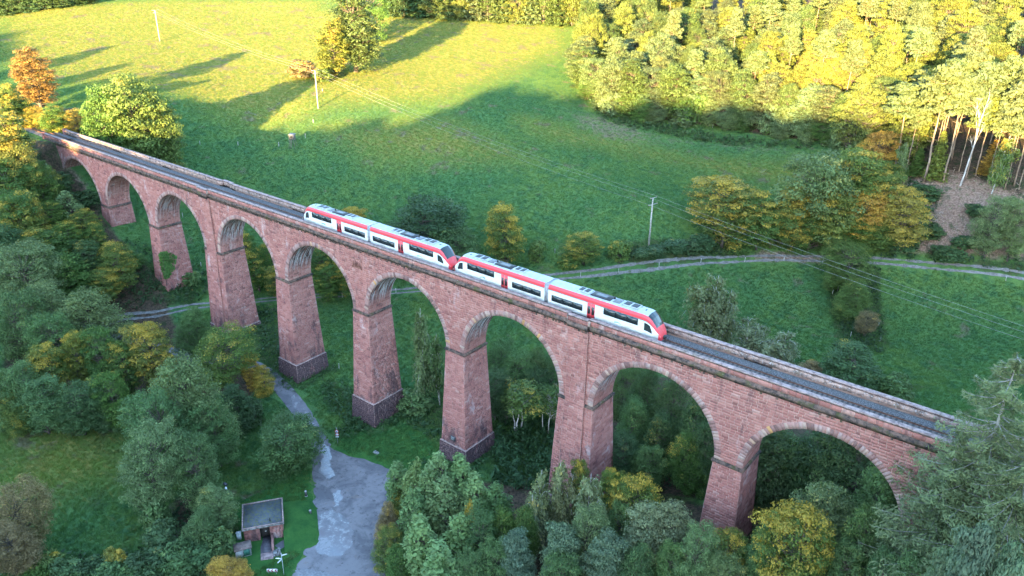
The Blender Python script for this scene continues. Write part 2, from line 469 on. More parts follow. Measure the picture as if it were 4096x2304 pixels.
def meadow(t, n1, n2, n3, nstr, dry_sunlit):
    """pasture colour: fresh and dull greens, tufts, straw, painted sunlit yellow"""
    g = t.mix(t.ramp(n1, .35, .66), (.068, .155, .050), (.115, .190, .048))
    g = t.mix(t.ramp(n2, .42, .68), g, (.050, .120, .046))
    g = t.mix(t.math('MULTIPLY', t.ramp(n3, .50, .66), .55), g, (.095, .19, .055))
    g = t.mix(t.math('MULTIPLY', t.ramp(n3, .48, .36), .35), g, (.042, .085, .038))
    straw = t.math('MULTIPLY', t.ramp(t.math('ADD', nstr, t.math('MULTIPLY', dry_sunlit, .10)), .57, .72), t.math('ADD', .25, t.math('MULTIPLY', dry_sunlit, .55)))  # straw streaks, denser where the sunlit yellow is painted
    g = t.mix(t.math('MULTIPLY', dry_sunlit, .80), g, t.mix(t.ramp(n2, .4, .65), (.155, .19, .035), (.205, .20, .045)))  # yellow of the sunlit meadow put into the colour; drier turf shares it
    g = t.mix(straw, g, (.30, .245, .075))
    # rooted-up turf: small brownish patches
    pt = t.noise(.155, detail=5, rough=.62)
    pm = t.math('ADD', pt, t.math('MULTIPLY', dry_sunlit, .045))
    g = t.mix(t.math('MULTIPLY', t.ramp(pm, .60, .70), .70), g, (.17, .135, .095))
    return g

def groundmat():
    t = NT('meadow_and_soil')
    soil, wood, rough, dry_sunlit = t.attr('soil'), t.attr('wood'), t.attr('rough'), t.attr('dry_sunlit')
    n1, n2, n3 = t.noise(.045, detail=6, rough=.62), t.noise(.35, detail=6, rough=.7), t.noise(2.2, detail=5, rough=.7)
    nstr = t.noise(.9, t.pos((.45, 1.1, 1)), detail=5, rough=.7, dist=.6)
    g = meadow(t, n1, n2, n3, nstr, dry_sunlit)
    rg = t.mix(t.ramp(n2, .38, .62), (.030, .062, .022), (.075, .085, .033))
    rg = t.mix(t.ramp(n3, .5, .7), rg, (.055, .10, .03))
    g = t.mix(t.ramp(t.math('ADD', rough, t.math('MULTIPLY', t.math('SUBTRACT', n2, .5), .7)), .35, .65), g, rg)
    so = t.mix(t.ramp(n3, .36, .66), (.16, .10, .072), (.36, .24, .178))
    so = t.mix(t.ramp(n2, .5, .66), so, (.075, .085, .045))
    g = t.mix(t.ramp(t.math('ADD', soil, t.math('MULTIPLY', t.math('SUBTRACT', n2, .5), .9)), .38, .66), g, so)
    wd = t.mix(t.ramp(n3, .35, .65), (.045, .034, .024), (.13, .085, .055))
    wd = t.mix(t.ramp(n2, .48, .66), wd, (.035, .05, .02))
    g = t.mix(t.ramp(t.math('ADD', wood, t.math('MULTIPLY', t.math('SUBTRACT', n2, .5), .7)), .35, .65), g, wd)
    g = t.mix(1.0, g, t.mix(t.noise(6.5, detail=4, rough=.75), (.62, .62, .62), (1.32, 1.32, 1.32)), 'MULTIPLY')
    t.bump(t.math('ADD', t.math('MULTIPLY', n3, 1.0), t.math('MULTIPLY', t.noise(4.0, detail=4, rough=.8), .8)), 1.0, .30)
    return t.done(g, .95, .1)
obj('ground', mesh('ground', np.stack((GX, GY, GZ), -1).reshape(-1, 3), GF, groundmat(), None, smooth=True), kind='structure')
for k_, v_ in zip(('soil', 'wood', 'rough', 'dry_sunlit'), zones(GX.ravel(), GY.ravel())):
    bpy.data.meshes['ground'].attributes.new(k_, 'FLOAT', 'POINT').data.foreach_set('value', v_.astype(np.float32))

# ------------------------------------------------------------------ draped sheets: road, tracks
def grid_height(x, y):
    """height of the ground mesh itself (bilinear in its grid), so that sheets lie on it"""
    x, y = np.asarray(x, float), np.asarray(y, float)
    i = np.clip(np.searchsorted(gx, x) - 1, 0, nx - 2)
    j = np.clip(np.searchsorted(gy, y) - 1, 0, ny - 2)
    u = (x - gx[i]) / (gx[i + 1] - gx[i])
    v = (y - gy[j]) / (gy[j + 1] - gy[j])
    return (GZ[j, i] * (1 - u) + GZ[j, i + 1] * u) * (1 - v) + (GZ[j + 1, i] * (1 - u) + GZ[j + 1, i + 1] * u) * v
def smooth_line(P, step=1.0):
    P = np.asarray(P, float)
    n = len(P)
    out = []
    for i in range(n - 1):
        p0, p1, p2, p3 = P[max(i - 1, 0)], P[i], P[i + 1], P[min(i + 2, n - 1)]
        k = max(2, int(np.linalg.norm(p2 - p1) / step))
        for t in np.arange(k) / k:
            out.append(.5 * (2 * p1 + (p2 - p0) * t + (2 * p0 - 5 * p1 + 4 * p2 - p3) * t * t + (3 * p1 - p0 - 3 * p2 + p3) * t ** 3))
    out.append(P[-1])
    return np.array(out)
def ribbon(name, line, w, lift, mat, cols=4, jitter=.12, off=0.0, seed=1, **props):
    rng = np.random.default_rng(seed)
    L = smooth_line(line, .9)
    T = np.gradient(L[:, :2], axis=0)
    T /= np.linalg.norm(T, axis=1)[:, None]
    N = np.stack((-T[:, 1], T[:, 0]), 1)
    s = np.linspace(-.5, .5, cols + 1)
    ww = np.full(len(L), w) + rng.normal(0, jitter, len(L))
    XY = L[:, None, :2] + N[:, None] * (s[None, :, None] * ww[:, None, None] + off)
    z = grid_height(XY[..., 0], XY[..., 1]) + lift
    V = np.concatenate((XY, z[..., None]), -1).reshape(-1, 3)
    k = cols + 1
    i = (np.arange(len(L) - 1)[:, None] * k + np.arange(cols)[None]).ravel()
    F = np.stack((i, i + 1, i + k + 1, i + k), 1)[:, ::-1]
    return obj(name, mesh(name, V, F, mat, smooth=True), **props)
def sheet(name, poly, lift, mat, step=.8, **props):
    P = np.asarray(poly, float)
    xs = np.arange(P[:, 0].min() - step, P[:, 0].max() + 2 * step, step)
    ys = np.arange(P[:, 1].min() - step, P[:, 1].max() + 2 * step, step)
    X, Y = np.meshgrid(xs, ys)
    # pull grid points near the outline onto it, keep cells whose centre is inside
    d = 1e9 * np.ones(X.shape)
    QX, QY = X.copy(), Y.copy()
    Q = np.concatenate((P, P[:1]))
    for (ax, ay), (bx, by) in zip(Q[:-1], Q[1:]):
        vx, vy = bx - ax, by - ay
        t = np.clip(((X - ax) * vx + (Y - ay) * vy) / (vx * vx + vy * vy + 1e-9), 0, 1)
        qx, qy = ax + t * vx, ay + t * vy
        dd = np.hypot(X - qx, Y - qy)
        m = dd < d
        d = np.where(m, dd, d)
        QX = np.where(m, qx, QX)
        QY = np.where(m, qy, QY)
    near = d < step * .55
    X, Y = np.where(near, QX, X), np.where(near, QY, Y)
    ins = inside(X, Y, P) | near
    n = len(xs)
    i = (np.arange(len(ys) - 1)[:, None] * n + np.arange(n - 1)[None]).ravel()
    F = np.stack((i, i + 1, i + n + 1, i + n), 1)
    F = F[ins.ravel()[F].all(1)]
    V = np.stack((X, Y, grid_height(X, Y) + lift), -1).reshape(-1, 3)
    u, inv = np.unique(F, return_inverse=True)
    return obj(name, mesh(name, V[u], inv.reshape(-1, 4), mat, smooth=True), **props)

def asphaltmat():
    t = NT('worn_asphalt')
    a, b, c3 = t.noise(.22, detail=6, rough=.65, dist=.5), t.noise(1.3, detail=5, rough=.7), t.noise(9, detail=3, rough=.8)
    c = t.mix(t.ramp(a, .38, .60), (.105, .10, .108), (.185, .17, .175))
    c = t.mix(t.ramp(b, .52, .70), c, (.075, .07, .075))
    c = t.mix(t.math('MULTIPLY', t.ramp(t.noise(.5, detail=5, rough=.7), .60, .70), .6), c, (.17, .13, .115))
    c = t.mix(1.0, c, t.mix(c3, (.75, .75, .75), (1.2, 1.2, 1.2)), 'MULTIPLY')
    t.bump(c3, .4, .02)
    return t.done(c, .8, .3)
ASPH = asphaltmat()
t = NT('wet_sky_sheen')
_p = t.noise(.8, detail=5, rough=.7)
WET_SHEEN = t.done(t.mix(t.ramp(_p, .38, .66), (.155, .15, .16), (.215, .21, .215)), t.ramp(_p, .4, .65, .10, .35), .6)  # pale base colour carries the sky's reflection on the wet film
t = NT('gravel')
_p, _q = t.noise(1.1, detail=5, rough=.7), t.noise(8, detail=4, rough=.8)
GRAV = t.mix(t.ramp(_p, .36, .66), (.13, .118, .108), (.225, .205, .19))
t.bump(_q, .7, .06)
GRAV = t.done(t.mix(1.0, GRAV, t.mix(_q, (.7, .7, .7), (1.25, 1.25, 1.25)), 'MULTIPLY'), .95, .1)
t = NT('ballast_stone')
_v = t.n('TexVoronoi')
t.link(t.pos(), _v.inputs['Vector'])
_v.inputs['Scale'].default_value = 7.0
_q = t.noise(.7, detail=5, rough=.7)
BALL = t.mix(t.ramp(_v.outputs['Distance'], .0, .6), (.27, .26, .26), (.10, .097, .097))
BALL = t.mix(t.ramp(_q, .62, .70), BALL, (.05, .075, .03))
_s = t.n('SeparateXYZ')
t.link(t.pos(), _s.inputs[0])
_b = t.ramp(t.math('ABSOLUTE', t.math('SUBTRACT', _s.outputs[1], 3.0)), 1.7, .7)
BALL = t.mix(t.math('MULTIPLY', _b, .55), BALL, (.15, .10, .075))
t.bump(_v.outputs['Distance'], -.9, .08)
BALL = t.done(BALL, .95, .1)

W_ = {'lane': [(25.69, -20.5), (30.01, -17.1), (39.82, -14.77), (50.02, -12.18), (59.38, -8.27), (66.1, -4.21), (72.94, -3.51), (81.02, -5.19), (88.32, -7.49), (96.39, -10.87), (102.03, -13.4), (107.02, -15.81)], 'yard': [(96.76, -11.36), (96.79, -10.01), (96.59, -8.89), (97.82, -9.18), (98.92, -9.75), (100.04, -10.27), (101.26, -11.01), (102.58, -10.64), (103.93, -10.45), (105.32, -10.39), (106.62, -9.73), (107.92, -9.1), (109.39, -9.01), (110.6, -8.82), (111.79, -8.48), (113.02, -8.69), (114.36, -8.36), (115.43, -9.35), (116.75, -9.68), (118.13, -9.87), (119.34, -10.49), (120.56, -11.11), (121.52, -11.94), (122.24, -12.97), (123.07, -13.91), (123.74, -14.99), (124.64, -15.87), (125.47, -16.81), (126.14, -17.87), (126.53, -19.26), (127.61, -20.25), (128.79, -21.18), (128.51, -22.95), (129.54, -23.96), (130.38, -25.11), (131.44, -25.81), (132.55, -26.46), (133.52, -27.26), (134.55, -28.01), (135.55, -28.78), (136.26, -29.92), (137.33, -30.59), (136.31, -31.28), (135.47, -32.21), (134.39, -32.84), (133.35, -33.51), (132.78, -34.77), (131.53, -35.18), (130.49, -35.86), (129.73, -36.88), (128.49, -37.3), (127.62, -38.19), (126.8, -38.91), (125.72, -37.89), (124.56, -36.99), (123.02, -36.69), (121.91, -35.85), (121.33, -34.72), (120.46, -33.72), (120.2, -32.4), (118.94, -31.49), (118.8, -29.88), (118.13, -28.41), (116.78, -27.91), (115.72, -27.1), (114.57, -26.39), (113.93, -25.13), (112.94, -24.23), (111.91, -23.54), (110.57, -23.27), (110.11, -21.79), (108.83, -21.45), (107.87, -20.66), (106.81, -19.66), (105.56, -18.95), (104.32, -18.21), (103.28, -17.23), (102.24, -16.51), (101.22, -15.76), (100.3, -14.91), (99.57, -13.86), (98.63, -13.03), (97.67, -12.22)], 'wet': [[(121.92, -23.56), (122.23, -24.37), (122.88, -24.92), (123.53, -25.44), (123.89, -26.2), (123.78, -27.41), (124.28, -28.12), (123.99, -28.75), (123.52, -29.17), (123.03, -29.63), (122.12, -29.69), (121.42, -30.36), (120.37, -30.21), (119.4, -29.56), (118.55, -28.8), (117.98, -28.24), (117.24, -27.91), (116.8, -27.11), (116.07, -26.7), (115.31, -25.75), (115.09, -24.93), (114.03, -24.73), (113.94, -23.93), (114.39, -23.27), (114.33, -22.02), (115.57, -22.58), (116.0, -21.95), (116.76, -22.08), (117.9, -22.12), (118.92, -22.26), (119.67, -22.84), (120.54, -23.12)], [(113.7, -18.93), (113.91, -19.82), (114.45, -20.33), (114.62, -20.86), (115.16, -21.38), (114.56, -21.03), (114.3, -21.92), (113.82, -20.82), (112.68, -20.33), (112.14, -19.74), (111.23, -19.45), (111.61, -18.64), (111.07, -18.33), (111.27, -18.14), (111.54, -17.72), (112.4, -18.58)], [(81.11, -5.19), (80.95, -3.89), (81.54, -4.56), (82.53, -4.0), (83.04, -4.95), (83.83, -4.98), (84.66, -4.92), (85.27, -5.52), (86.02, -5.71), (86.77, -5.91), (87.61, -5.84), (88.46, -5.77), (88.98, -6.52), (89.58, -7.05), (90.43, -7.0), (91.04, -7.53), (91.79, -7.7), (92.6, -7.75), (93.15, -8.43), (93.91, -8.57), (94.5, -8.71), (93.94, -9.36), (93.28, -9.96), (92.57, -9.48), (91.75, -9.4), (90.96, -9.21), (90.2, -8.91), (89.44, -8.57), (88.72, -8.33), (87.92, -8.27), (87.24, -7.93), (86.32, -8.12), (86.06, -6.88), (85.14, -7.08), (84.43, -6.82), (83.65, -6.71), (83.04, -6.22), (82.47, -5.64), (81.71, -5.5)], [(97.25, -9.97), (97.95, -10.37), (98.67, -10.54), (99.34, -11.07), (100.1, -10.82), (100.84, -11.28), (101.61, -11.67), (102.29, -12.22), (103.1, -12.55), (103.61, -13.24), (104.05, -13.99), (104.98, -14.3), (105.45, -14.87), (106.18, -14.84), (106.79, -15.34), (107.46, -15.59), (108.06, -15.6), (107.56, -16.21), (107.78, -17.12), (107.38, -17.5), (106.61, -17.19), (105.76, -17.09), (104.85, -17.13), (104.16, -16.56), (103.86, -15.81), (103.31, -15.29), (102.58, -14.91), (102.2, -14.23), (101.77, -13.54), (101.06, -13.17), (100.3, -12.86), (99.5, -12.61), (99.28, -11.56), (98.56, -11.2), (97.94, -10.69)]], 'corner': [(121.39, -34.98), (121.8, -33.89), (124.93, -32.17), (127.8, -30.77), (132.06, -33.46), (125.01, -39.06)], 'path': [(115.56, -33.77), (115.47, -31.84), (115.56, -29.75), (116.12, -27.99), (116.79, -27.41)], 'gravel': [(27.4, -17.44), (27.71, -12.79), (32.91, -5.65), (35.72, 4.96), (40.72, 13.62), (47.37, 22.25), (57.37, 31.75), (70.41, 40.28), (86.48, 51.53), (100.39, 63.03), (110.34, 71.51), (119.07, 80.99), (126.7, 93.61), (135.97, 103.64), (148.05, 111.49), (159.58, 119.05), (173.11, 124.34), (191.17, 129.81), (211.04, 129.95)]}
ribbon('road', W_['lane'], 3.6, .05, ASPH, 5, .10, kind='structure')
sheet('asphalt_yard', W_['yard'], .07, ASPH, .7, kind='structure')
for k, p in enumerate(W_['wet']):
    sheet('puddle', p, .085, WET_SHEEN, .35, kind='structure')
sheet('main_road', W_['corner'], .10, plain('smooth_asphalt', (.20, .195, .205), .75, .3), .5, kind='structure')
ribbon('footpath', W_['path'], 1.3, .06, ASPH, 3, .08, kind='structure')
for o_ in (-.75, .75):
    ribbon('gravel_track', W_['gravel'], .66, .05, GRAV, 3, .16, off=o_, seed=int(7 + o_ * 2), kind='structure')

# ------------------------------------------------------------------ pasture grass: tufts of upright blades scattered over the meadows
def grass():
    t = NT('grass_blades')
    n1, n2, n3 = t.noise(.045, detail=4, rough=.62), t.noise(.35, detail=4, rough=.7), t.noise(2.2, detail=2, rough=.7)
    nstr = t.noise(.9, t.pos((.45, 1.1, 1)), detail=3, rough=.7, dist=.6)
    at = t.n('Attribute')
    at.attribute_type = 'INSTANCER'
    at.attribute_name = 'dry_sunlit_tint'
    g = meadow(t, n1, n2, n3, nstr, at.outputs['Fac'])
    r = t.n('ObjectInfo').outputs['Random']
    g = t.mix(1.0, g, t.mix(r, (.80, .82, .7), (1.25, 1.2, 1.1)), 'MULTIPLY')
    t.done(g, .7, .2)
    tr = t.n('BsdfTranslucent')
    t.link(t.mix(1.0, g, (1.1, 1.15, .8), 'MULTIPLY'), tr.inputs[0])
    mx = t.n('MixShader')
    mx.inputs[0].default_value = .42
    t.link(t.b.outputs[0], mx.inputs[1])
    t.link(tr.outputs[0], mx.inputs[2])
    t.link(mx.outputs[0], t.t.nodes['Material Output'].inputs[0])
    rng = np.random.default_rng(9)
    V = []
    for k in range(11):
        a, ln, w = rng.uniform(0, 6.28), rng.uniform(.16, .34), rng.uniform(.035, .07)
        o = rng.normal(0, .16, 2)
        d = np.array((math.cos(a), math.sin(a)))
        s = np.array((-d[1], d[0])) * w * .5
        lean = d * ln * rng.uniform(.15, .7)
        V += [(*(o - s), -.02), (*(o + s), -.02), (*(o + lean), ln)]
    tuft = bpy.data.objects.new('grass_tuft', mesh('grass_tuft', np.array(V), np.arange(33).reshape(-1, 3), t.m))
    # faces of the ground that carry pasture and can be seen
    P = np.stack((fx, fy, height(fx, fy)), 1) - CAM
    dz = P @ CF
    u, v = (P @ CR) / dz * cd.lens / 36, (P @ CU) / dz * cd.lens / 36
    ok = (dz > 20) & (np.abs(u) < .56) & (np.abs(v) < .34) & (vwood < .5) & (fy < 260)
    dens = np.clip(1.1 - 1.5 * np.maximum(vsoil - .1, 0), .05, 1) * np.clip(1 - vwood * 1.6, 0, 1)
    for way, w in (('lane', 2.4), ('gravel', 1.7), ('path', 1.2)):
        ok &= seg_dist(fx, fy, np.array(W_[way])) > w
    for poly in [W_['yard'], W_['corner']]:
        ok &= ~inside(fx, fy, poly) & (seg_dist(fx, fy, np.array(list(poly) + [poly[0]])) > .8)
    ok &= ~((fx > 104) & (fx < 117) & (fy > -40) & (fy < -27))
    ok &= seg_dist(fx, fy, TRACK) > 4
    dens = dens * np.clip(230 / dz, .55, 1.6) * 5.2
    idx = np.where(ok & (dens > .05))[0]
    F = GF[idx]
    uq, inv = np.unique(F, return_inverse=True)
    VV = np.stack((GX, GY, GZ), -1).reshape(-1, 3)[uq]
    me = mesh('meadow_grass', VV, inv.reshape(-1, 4), t.m, {'dens': dens[idx], 'dry_sunlit_tint': vdry_sunlit[idx]})
    o = obj('meadow_grass', me, None, kind='stuff')
    ng = bpy.data.node_groups.new('scatter_grass', 'GeometryNodeTree')
    ng.interface.new_socket('Geometry', in_out='INPUT', socket_type='NodeSocketGeometry')
    ng.interface.new_socket('Geometry', in_out='OUTPUT', socket_type='NodeSocketGeometry')
    N = ng.nodes.new
    gi, go = N('NodeGroupInput'), N('NodeGroupOutput')
    dp = N('GeometryNodeDistributePointsOnFaces')
    na = N('GeometryNodeInputNamedAttribute')
    na.data_type = 'FLOAT'
    na.inputs['Name'].default_value = 'dens'
    io = N('GeometryNodeInstanceOnPoints')
    oi = N('GeometryNodeObjectInfo')
    oi.inputs['Object'].default_value = tuft
    oi.inputs['As Instance'].default_value = True
    rr, rs = N('FunctionNodeRandomValue'), N('FunctionNodeRandomValue')
    rr.data_type = 'FLOAT_VECTOR'
    rr.inputs[1].default_value = (.1, .1, 6.283)
    rs.data_type = 'FLOAT'
    rs.inputs[2].default_value = .65
    rs.inputs[3].default_value = 1.5
    L = ng.links.new
    L(gi.outputs[0], dp.inputs['Mesh'])
    L(na.outputs['Attribute'], dp.inputs['Density'])
    L(dp.outputs['Points'], io.inputs['Points'])
    L(oi.outputs['Geometry'], io.inputs['Instance'])
    L(rr.outputs['Value'], io.inputs['Rotation'])
    L(rs.outputs[1], io.inputs['Scale'])
    L(io.outputs['Instances'], go.inputs[0])
    md = o.modifiers.new('scatter', 'NODES')
    md.node_group = ng
grass()

# ------------------------------------------------------------------ the viaduct: x along it, y = 0.25 front face, z = 0 at the springings
PITCH, TN, TG, RAD = 23.619, 4.05, 6.13, 9.79
YF, YB, YM = .25, 5.85, 3.05
PIERS = []
_x = 0.0
for i in range(1, 10):
    t_ = 6.632 if i in (3, 7) else 4.546
    PIERS.append((_x + t_ / 2, (TG if i in (3, 7) else TN) / 2))      # centre, half width at the springing
    _x += t_ + 19.073
ARCHX = [(PIERS[0][0] - PIERS[0][1] - RAD)] + [(PIERS[i][0] + PIERS[i][1] + PIERS[i + 1][0] - PIERS[i + 1][1]) / 2 for i in range(8)] + [PIERS[8][0] + PIERS[8][1] + RAD]
ARCHR = [RAD] + [(PIERS[i + 1][0] - PIERS[i + 1][1] - PIERS[i][0] - PIERS[i][1]) / 2 for i in range(8)] + [RAD]
XL, XR = ARCHX[0] - RAD - 5.6, ARCHX[9] + RAD + 9.0
ZC = 12.35                                            # underside of the cornice
RING = .92
BAYS = [(PIERS[2][0] - 1.75, PIERS[2][0] + 1.75), (PIERS[6][0] - 1.75, PIERS[6][0] + 1.75)]
via = empty('viaduct', (99, 3.05, -24), 'long red sandstone railway viaduct of ten round arches crossing the valley', 'viaduct')
rng = np.random.default_rng(5)

class Stones:
    """rough-faced blocks on a surface: quads (4 corners, counter-clockwise seen from outside) raised along their normal"""
    def __init__(s):
        s.q, s.d, s.t, s.w = [], [], [], []
    def add(s, quad, depth, tint, wet=0.):
        s.q.append(quad)
        s.d.append(depth)
        s.t.append(tint)
        s.w.append(wet)
    def mesh(s, name, mat, joint=.035):
        Q = np.array(s.q, float)
        n = len(Q)
        c = Q.mean(1, keepdims=True)
        nor = np.cross(Q[:, 1] - Q[:, 0], Q[:, 3] - Q[:, 0])
        nor /= np.linalg.norm(nor, axis=1)[:, None]
        e = Q - c
        L = np.linalg.norm(e, axis=2, keepdims=True)
        base = c + e * (1 - joint * .5 / L) - nor[:, None] * .02
        d = np.array(s.d)[:, None, None] * (1 + .5 * np.random.default_rng(3).uniform(-1, 1, (n, 4, 1)))
        top = c + e * (1 - joint * 1.3 / L) + nor[:, None] * d
        V = np.concatenate((base, top), 1).reshape(-1, 3)
        o = np.arange(n)[:, None, None] * 8
        F = (o + np.array([(4, 5, 6, 7), (0, 1, 5, 4), (1, 2, 6, 5), (2, 3, 7, 6), (3, 0, 4, 7)])[None]).reshape(-1, 4)
        return mesh(name, V, F, mat, {'tint': np.repeat(s.t, 5), 'wet': np.repeat(s.w, 5)})

def cuts(a, b, mean, r):
    """split a run a..b into block lengths"""
    n = max(1, int(round((b - a) / mean)))
    w = r.uniform(.6, 1.4, n)
    e = a + (b - a) * np.concatenate(([0], np.cumsum(w) / w.sum()))
    return e

front_blocks = []                                     # (x0, x1, z0, z1) on the front plane, candidates for single objects
back = Stones()
z0 = 0.0
COURSE = .405
# ---- spandrel walls, with the rings cut out
def open_runs(z0, z1, a, b):
    zm = (z0 + z1) / 2
    runs, x = [], a
    for c, r in zip(ARCHX, ARCHR):
        R = r + RING * .6
        if zm < R and zm > -.01:
            h = math.sqrt(R * R - zm * zm)
            lo, hi = c - h, c + h
            if lo > x:
                runs.append((x, min(lo, b)))
            x = max(x, hi)
    if x < b:
        runs.append((x, b))
    return [q for q in runs if q[1] - q[0] > .08]
rows = np.arange(0, ZC + .01, ZC / 30)
for k in range(30):
    for a, b in open_runs(rows[k], rows[k + 1], XL, XR):
        e = cuts(a, b, .88, rng)
        for p, q_ in zip(e[:-1], e[1:]):
            front_blocks.append((p, q_, rows[k], rows[k + 1]))
        e = cuts(a, b, .95, rng)
        for p, q_ in zip(e[:-1], e[1:]):
            back.add([(q_, YB, rows[k]), (p, YB, rows[k]), (p, YB, rows[k + 1]), (q_, YB, rows[k + 1])], .03, rng.random())
# abutment walls below the springing
for a, b, zb in ((XL, ARCHX[0] - RAD, -7.), (ARCHX[9] + RAD, XR, -8.)):
    for k in range(int(-zb / COURSE)):
        e = cuts(a, b, .9, rng)
        for p, q_ in zip(e[:-1], e[1:]):
            front_blocks.append((p, q_, -COURSE * (k + 1), -COURSE * k))
def dist2(x, z):
    return (x - CAM[0]) ** 2 + CAM[1] ** 2 + (z - CAM[2]) ** 2
vis = [b for b in front_blocks if b[0] < 193 and b[2] > -1]
vis.sort(key=lambda b: -(b[1] - b[0]) * (b[3] - b[2]) / dist2(b[0], b[2]) ** 1.0)
near = set(vis[:300])
wall = obj('spandrel_wall', None, via) if False else None
core = MB()
# core of each bay: side plates whose lower edge follows the rings
def plate(y, flip):
    for c, r in zip(ARCHX, ARCHR):
        th = np.linspace(0, math.pi, 41)
        xs, zs = c - (r + .05) * np.cos(th), (r + .05) * np.sin(th)
        lo = np.stack((xs, np.full(41, y), zs), 1)
        up = np.stack((xs, np.full(41, y), np.full(41, ZC + .9)), 1)
        F = np.stack((np.arange(40), np.arange(40) + 1, np.arange(40) + 42, np.arange(40) + 41), 1)
        core.add(np.concatenate((lo, up)), F if not flip else F[:, ::-1])
plate(YF, False)
plate(YB, True)
ends = [XL] + [v for c, r in zip(ARCHX, ARCHR) for v in (c - r - .05, c + r + .05)] + [XR]
for a, b in zip(ends[::2], ends[1::2]):
    core.box((a, YF, -.002), (b, YB, ZC + .38))
core.box((XL, YF, -9.), (ARCHX[0] - RAD, YB, -.003))
core.box((ARCHX[9] + RAD, YF, -12.), (XR, YB, -.003))
wall = core.build('spandrel_wall', MORTAR, via)
st = Stones()
for b in front_blocks:
    if b not in near:
        st.add([(b[0], YF, b[2]), (b[1], YF, b[2]), (b[1], YF, b[3]), (b[0], YF, b[3])], rng.uniform(.012, .05), rng.random())
obj('masonry', st.mesh('masonry', STONE), wall, kind='stuff')
obj('masonry', back.mesh('masonry', STONE), wall, kind='stuff')
_u = np.array([(-.5, .02, -.5), (.5, .02, -.5), (.5, .02, .5), (-.5, .02, .5), (-.47, -.035, -.44), (.47, -.03, -.44), (.47, -.04, .44), (-.47, -.03, .44)])
block = mesh('stone', _u, np.array([(4, 5, 6, 7), (0, 1, 5, 4), (1, 2, 6, 5), (2, 3, 7, 6), (3, 0, 4, 7)]), STONE1)
for b in near:
    o = obj('stone', block, wall)
    o.location = ((b[0] + b[1]) / 2, YF, (b[2] + b[3]) / 2)
    o.scale = (b[1] - b[0] - .03, 1, b[3] - b[2] - .03)

# ---- arches: barrel, ring of voussoirs
NV = 68
_w = []
for dth, proud, ro in ((.0205, .075, .93), (.0215, .06, .90), (.020, .09, .98)):
    a = math.pi / NV / 2 * .93
    for r_, y_ in ((RAD - .01, .0), (RAD + ro, .0)):
        pass
    pts = []
    for y_, s_ in ((.04, 1.0), (-proud, .93)):
        for r_, sg in ((RAD - .012 + (0 if s_ == 1 else .02), -1), (RAD - .012 + (0 if s_ == 1 else .02), 1), (RAD + ro - (0 if s_ == 1 else .025), 1), (RAD + ro - (0 if s_ == 1 else .025), -1)):
            pts.append((r_ * math.sin(sg * a * s_), y_, r_ * math.cos(sg * a * s_)))
    _w.append(mesh('voussoir', np.array(pts), np.array([(4, 5, 6, 7), (0, 1, 5, 4), (1, 2, 6, 5), (2, 3, 7, 6), (3, 0, 4, 7)]), VOUS1))
left = 300
for k in range(9, -1, -1):
    c, r = ARCHX[k], ARCHR[k]
    th = np.linspace(0, math.pi, 61)
    lo = np.stack((c - r * np.cos(th), np.full(61, YF - .02), r * np.sin(th)), 1)
    hi = lo + (0, YB - YF + .04, 0)
    F = np.stack((np.arange(60), np.arange(60) + 61, np.arange(60) + 62, np.arange(60) + 1), 1)
    arch = obj('arch', mesh('arch', np.concatenate((lo, hi)), F[:, ::-1], MORTAR), via)
    so = Stones()
    wet = (.25, .12, .5, .85, 1., 1., 1., .75, .5, .4)[k]
    nc = 74
    for j in range(nc):
        t0, t1 = math.pi * j / nc, math.pi * (j + 1) / nc
        e = cuts(YF + .45, YB - .3, .95, rng)
        e = np.concatenate(([YF], e, [YB]))
        for p, q_ in zip(e[:-1], e[1:]):
            P = lambda t_, y_: (c - r * math.cos(t_), y_, r * math.sin(t_))
            tm = (t0 + t1) / 2
            ww = wet * max(0., min(1., (tm - .15) * 3)) * max(0., min(1., (math.pi - .05 - tm) * 4))
            so.add([P(t0, q_), P(t0, p), P(t1, p), P(t1, q_)][::-1], rng.uniform(.008, .03), rng.random(), ww)
    obj('barrel_masonry', so.mesh('barrel_masonry', SOFFIT), arch, kind='stuff')
    for front in (1, 0):
        if front and left >= 1:
            rest = []
            for j in range(NV):
                if left > 0 and k < 9:
                    o = obj('voussoir', _w[(j * 7 + k * 3) % 3], arch)
                    o.location = (c, YF, 0)
                    o.rotation_euler = (0, -math.pi / 2 + math.pi * (j + .5) / NV, 0)
                    s_ = r / RAD
                    o.scale = (s_, 1, s_)
                    left -= 1
                else:
                    rest.append(j)
        else:
            rest = list(range(NV))
        if rest:
            vs = Stones()
            y_ = YF - .04 if front else YB + .04
            for j in rest:
                ro = r + rng.uniform(.86, .98)
                t0, t1 = math.pi * j / NV, math.pi * (j + 1) / NV
                P = lambda t_, R_: (c - R_ * math.cos(t_), y_, R_ * math.sin(t_))
                qd = [P(t0, r), P(t1, r), P(t1, ro), P(t0, ro)]
                vs.add(qd if front else qd[::-1], rng.uniform(.03, .07), rng.random())
            obj('ring_masonry', vs.mesh('ring_masonry', VOUS), arch, kind='stuff')

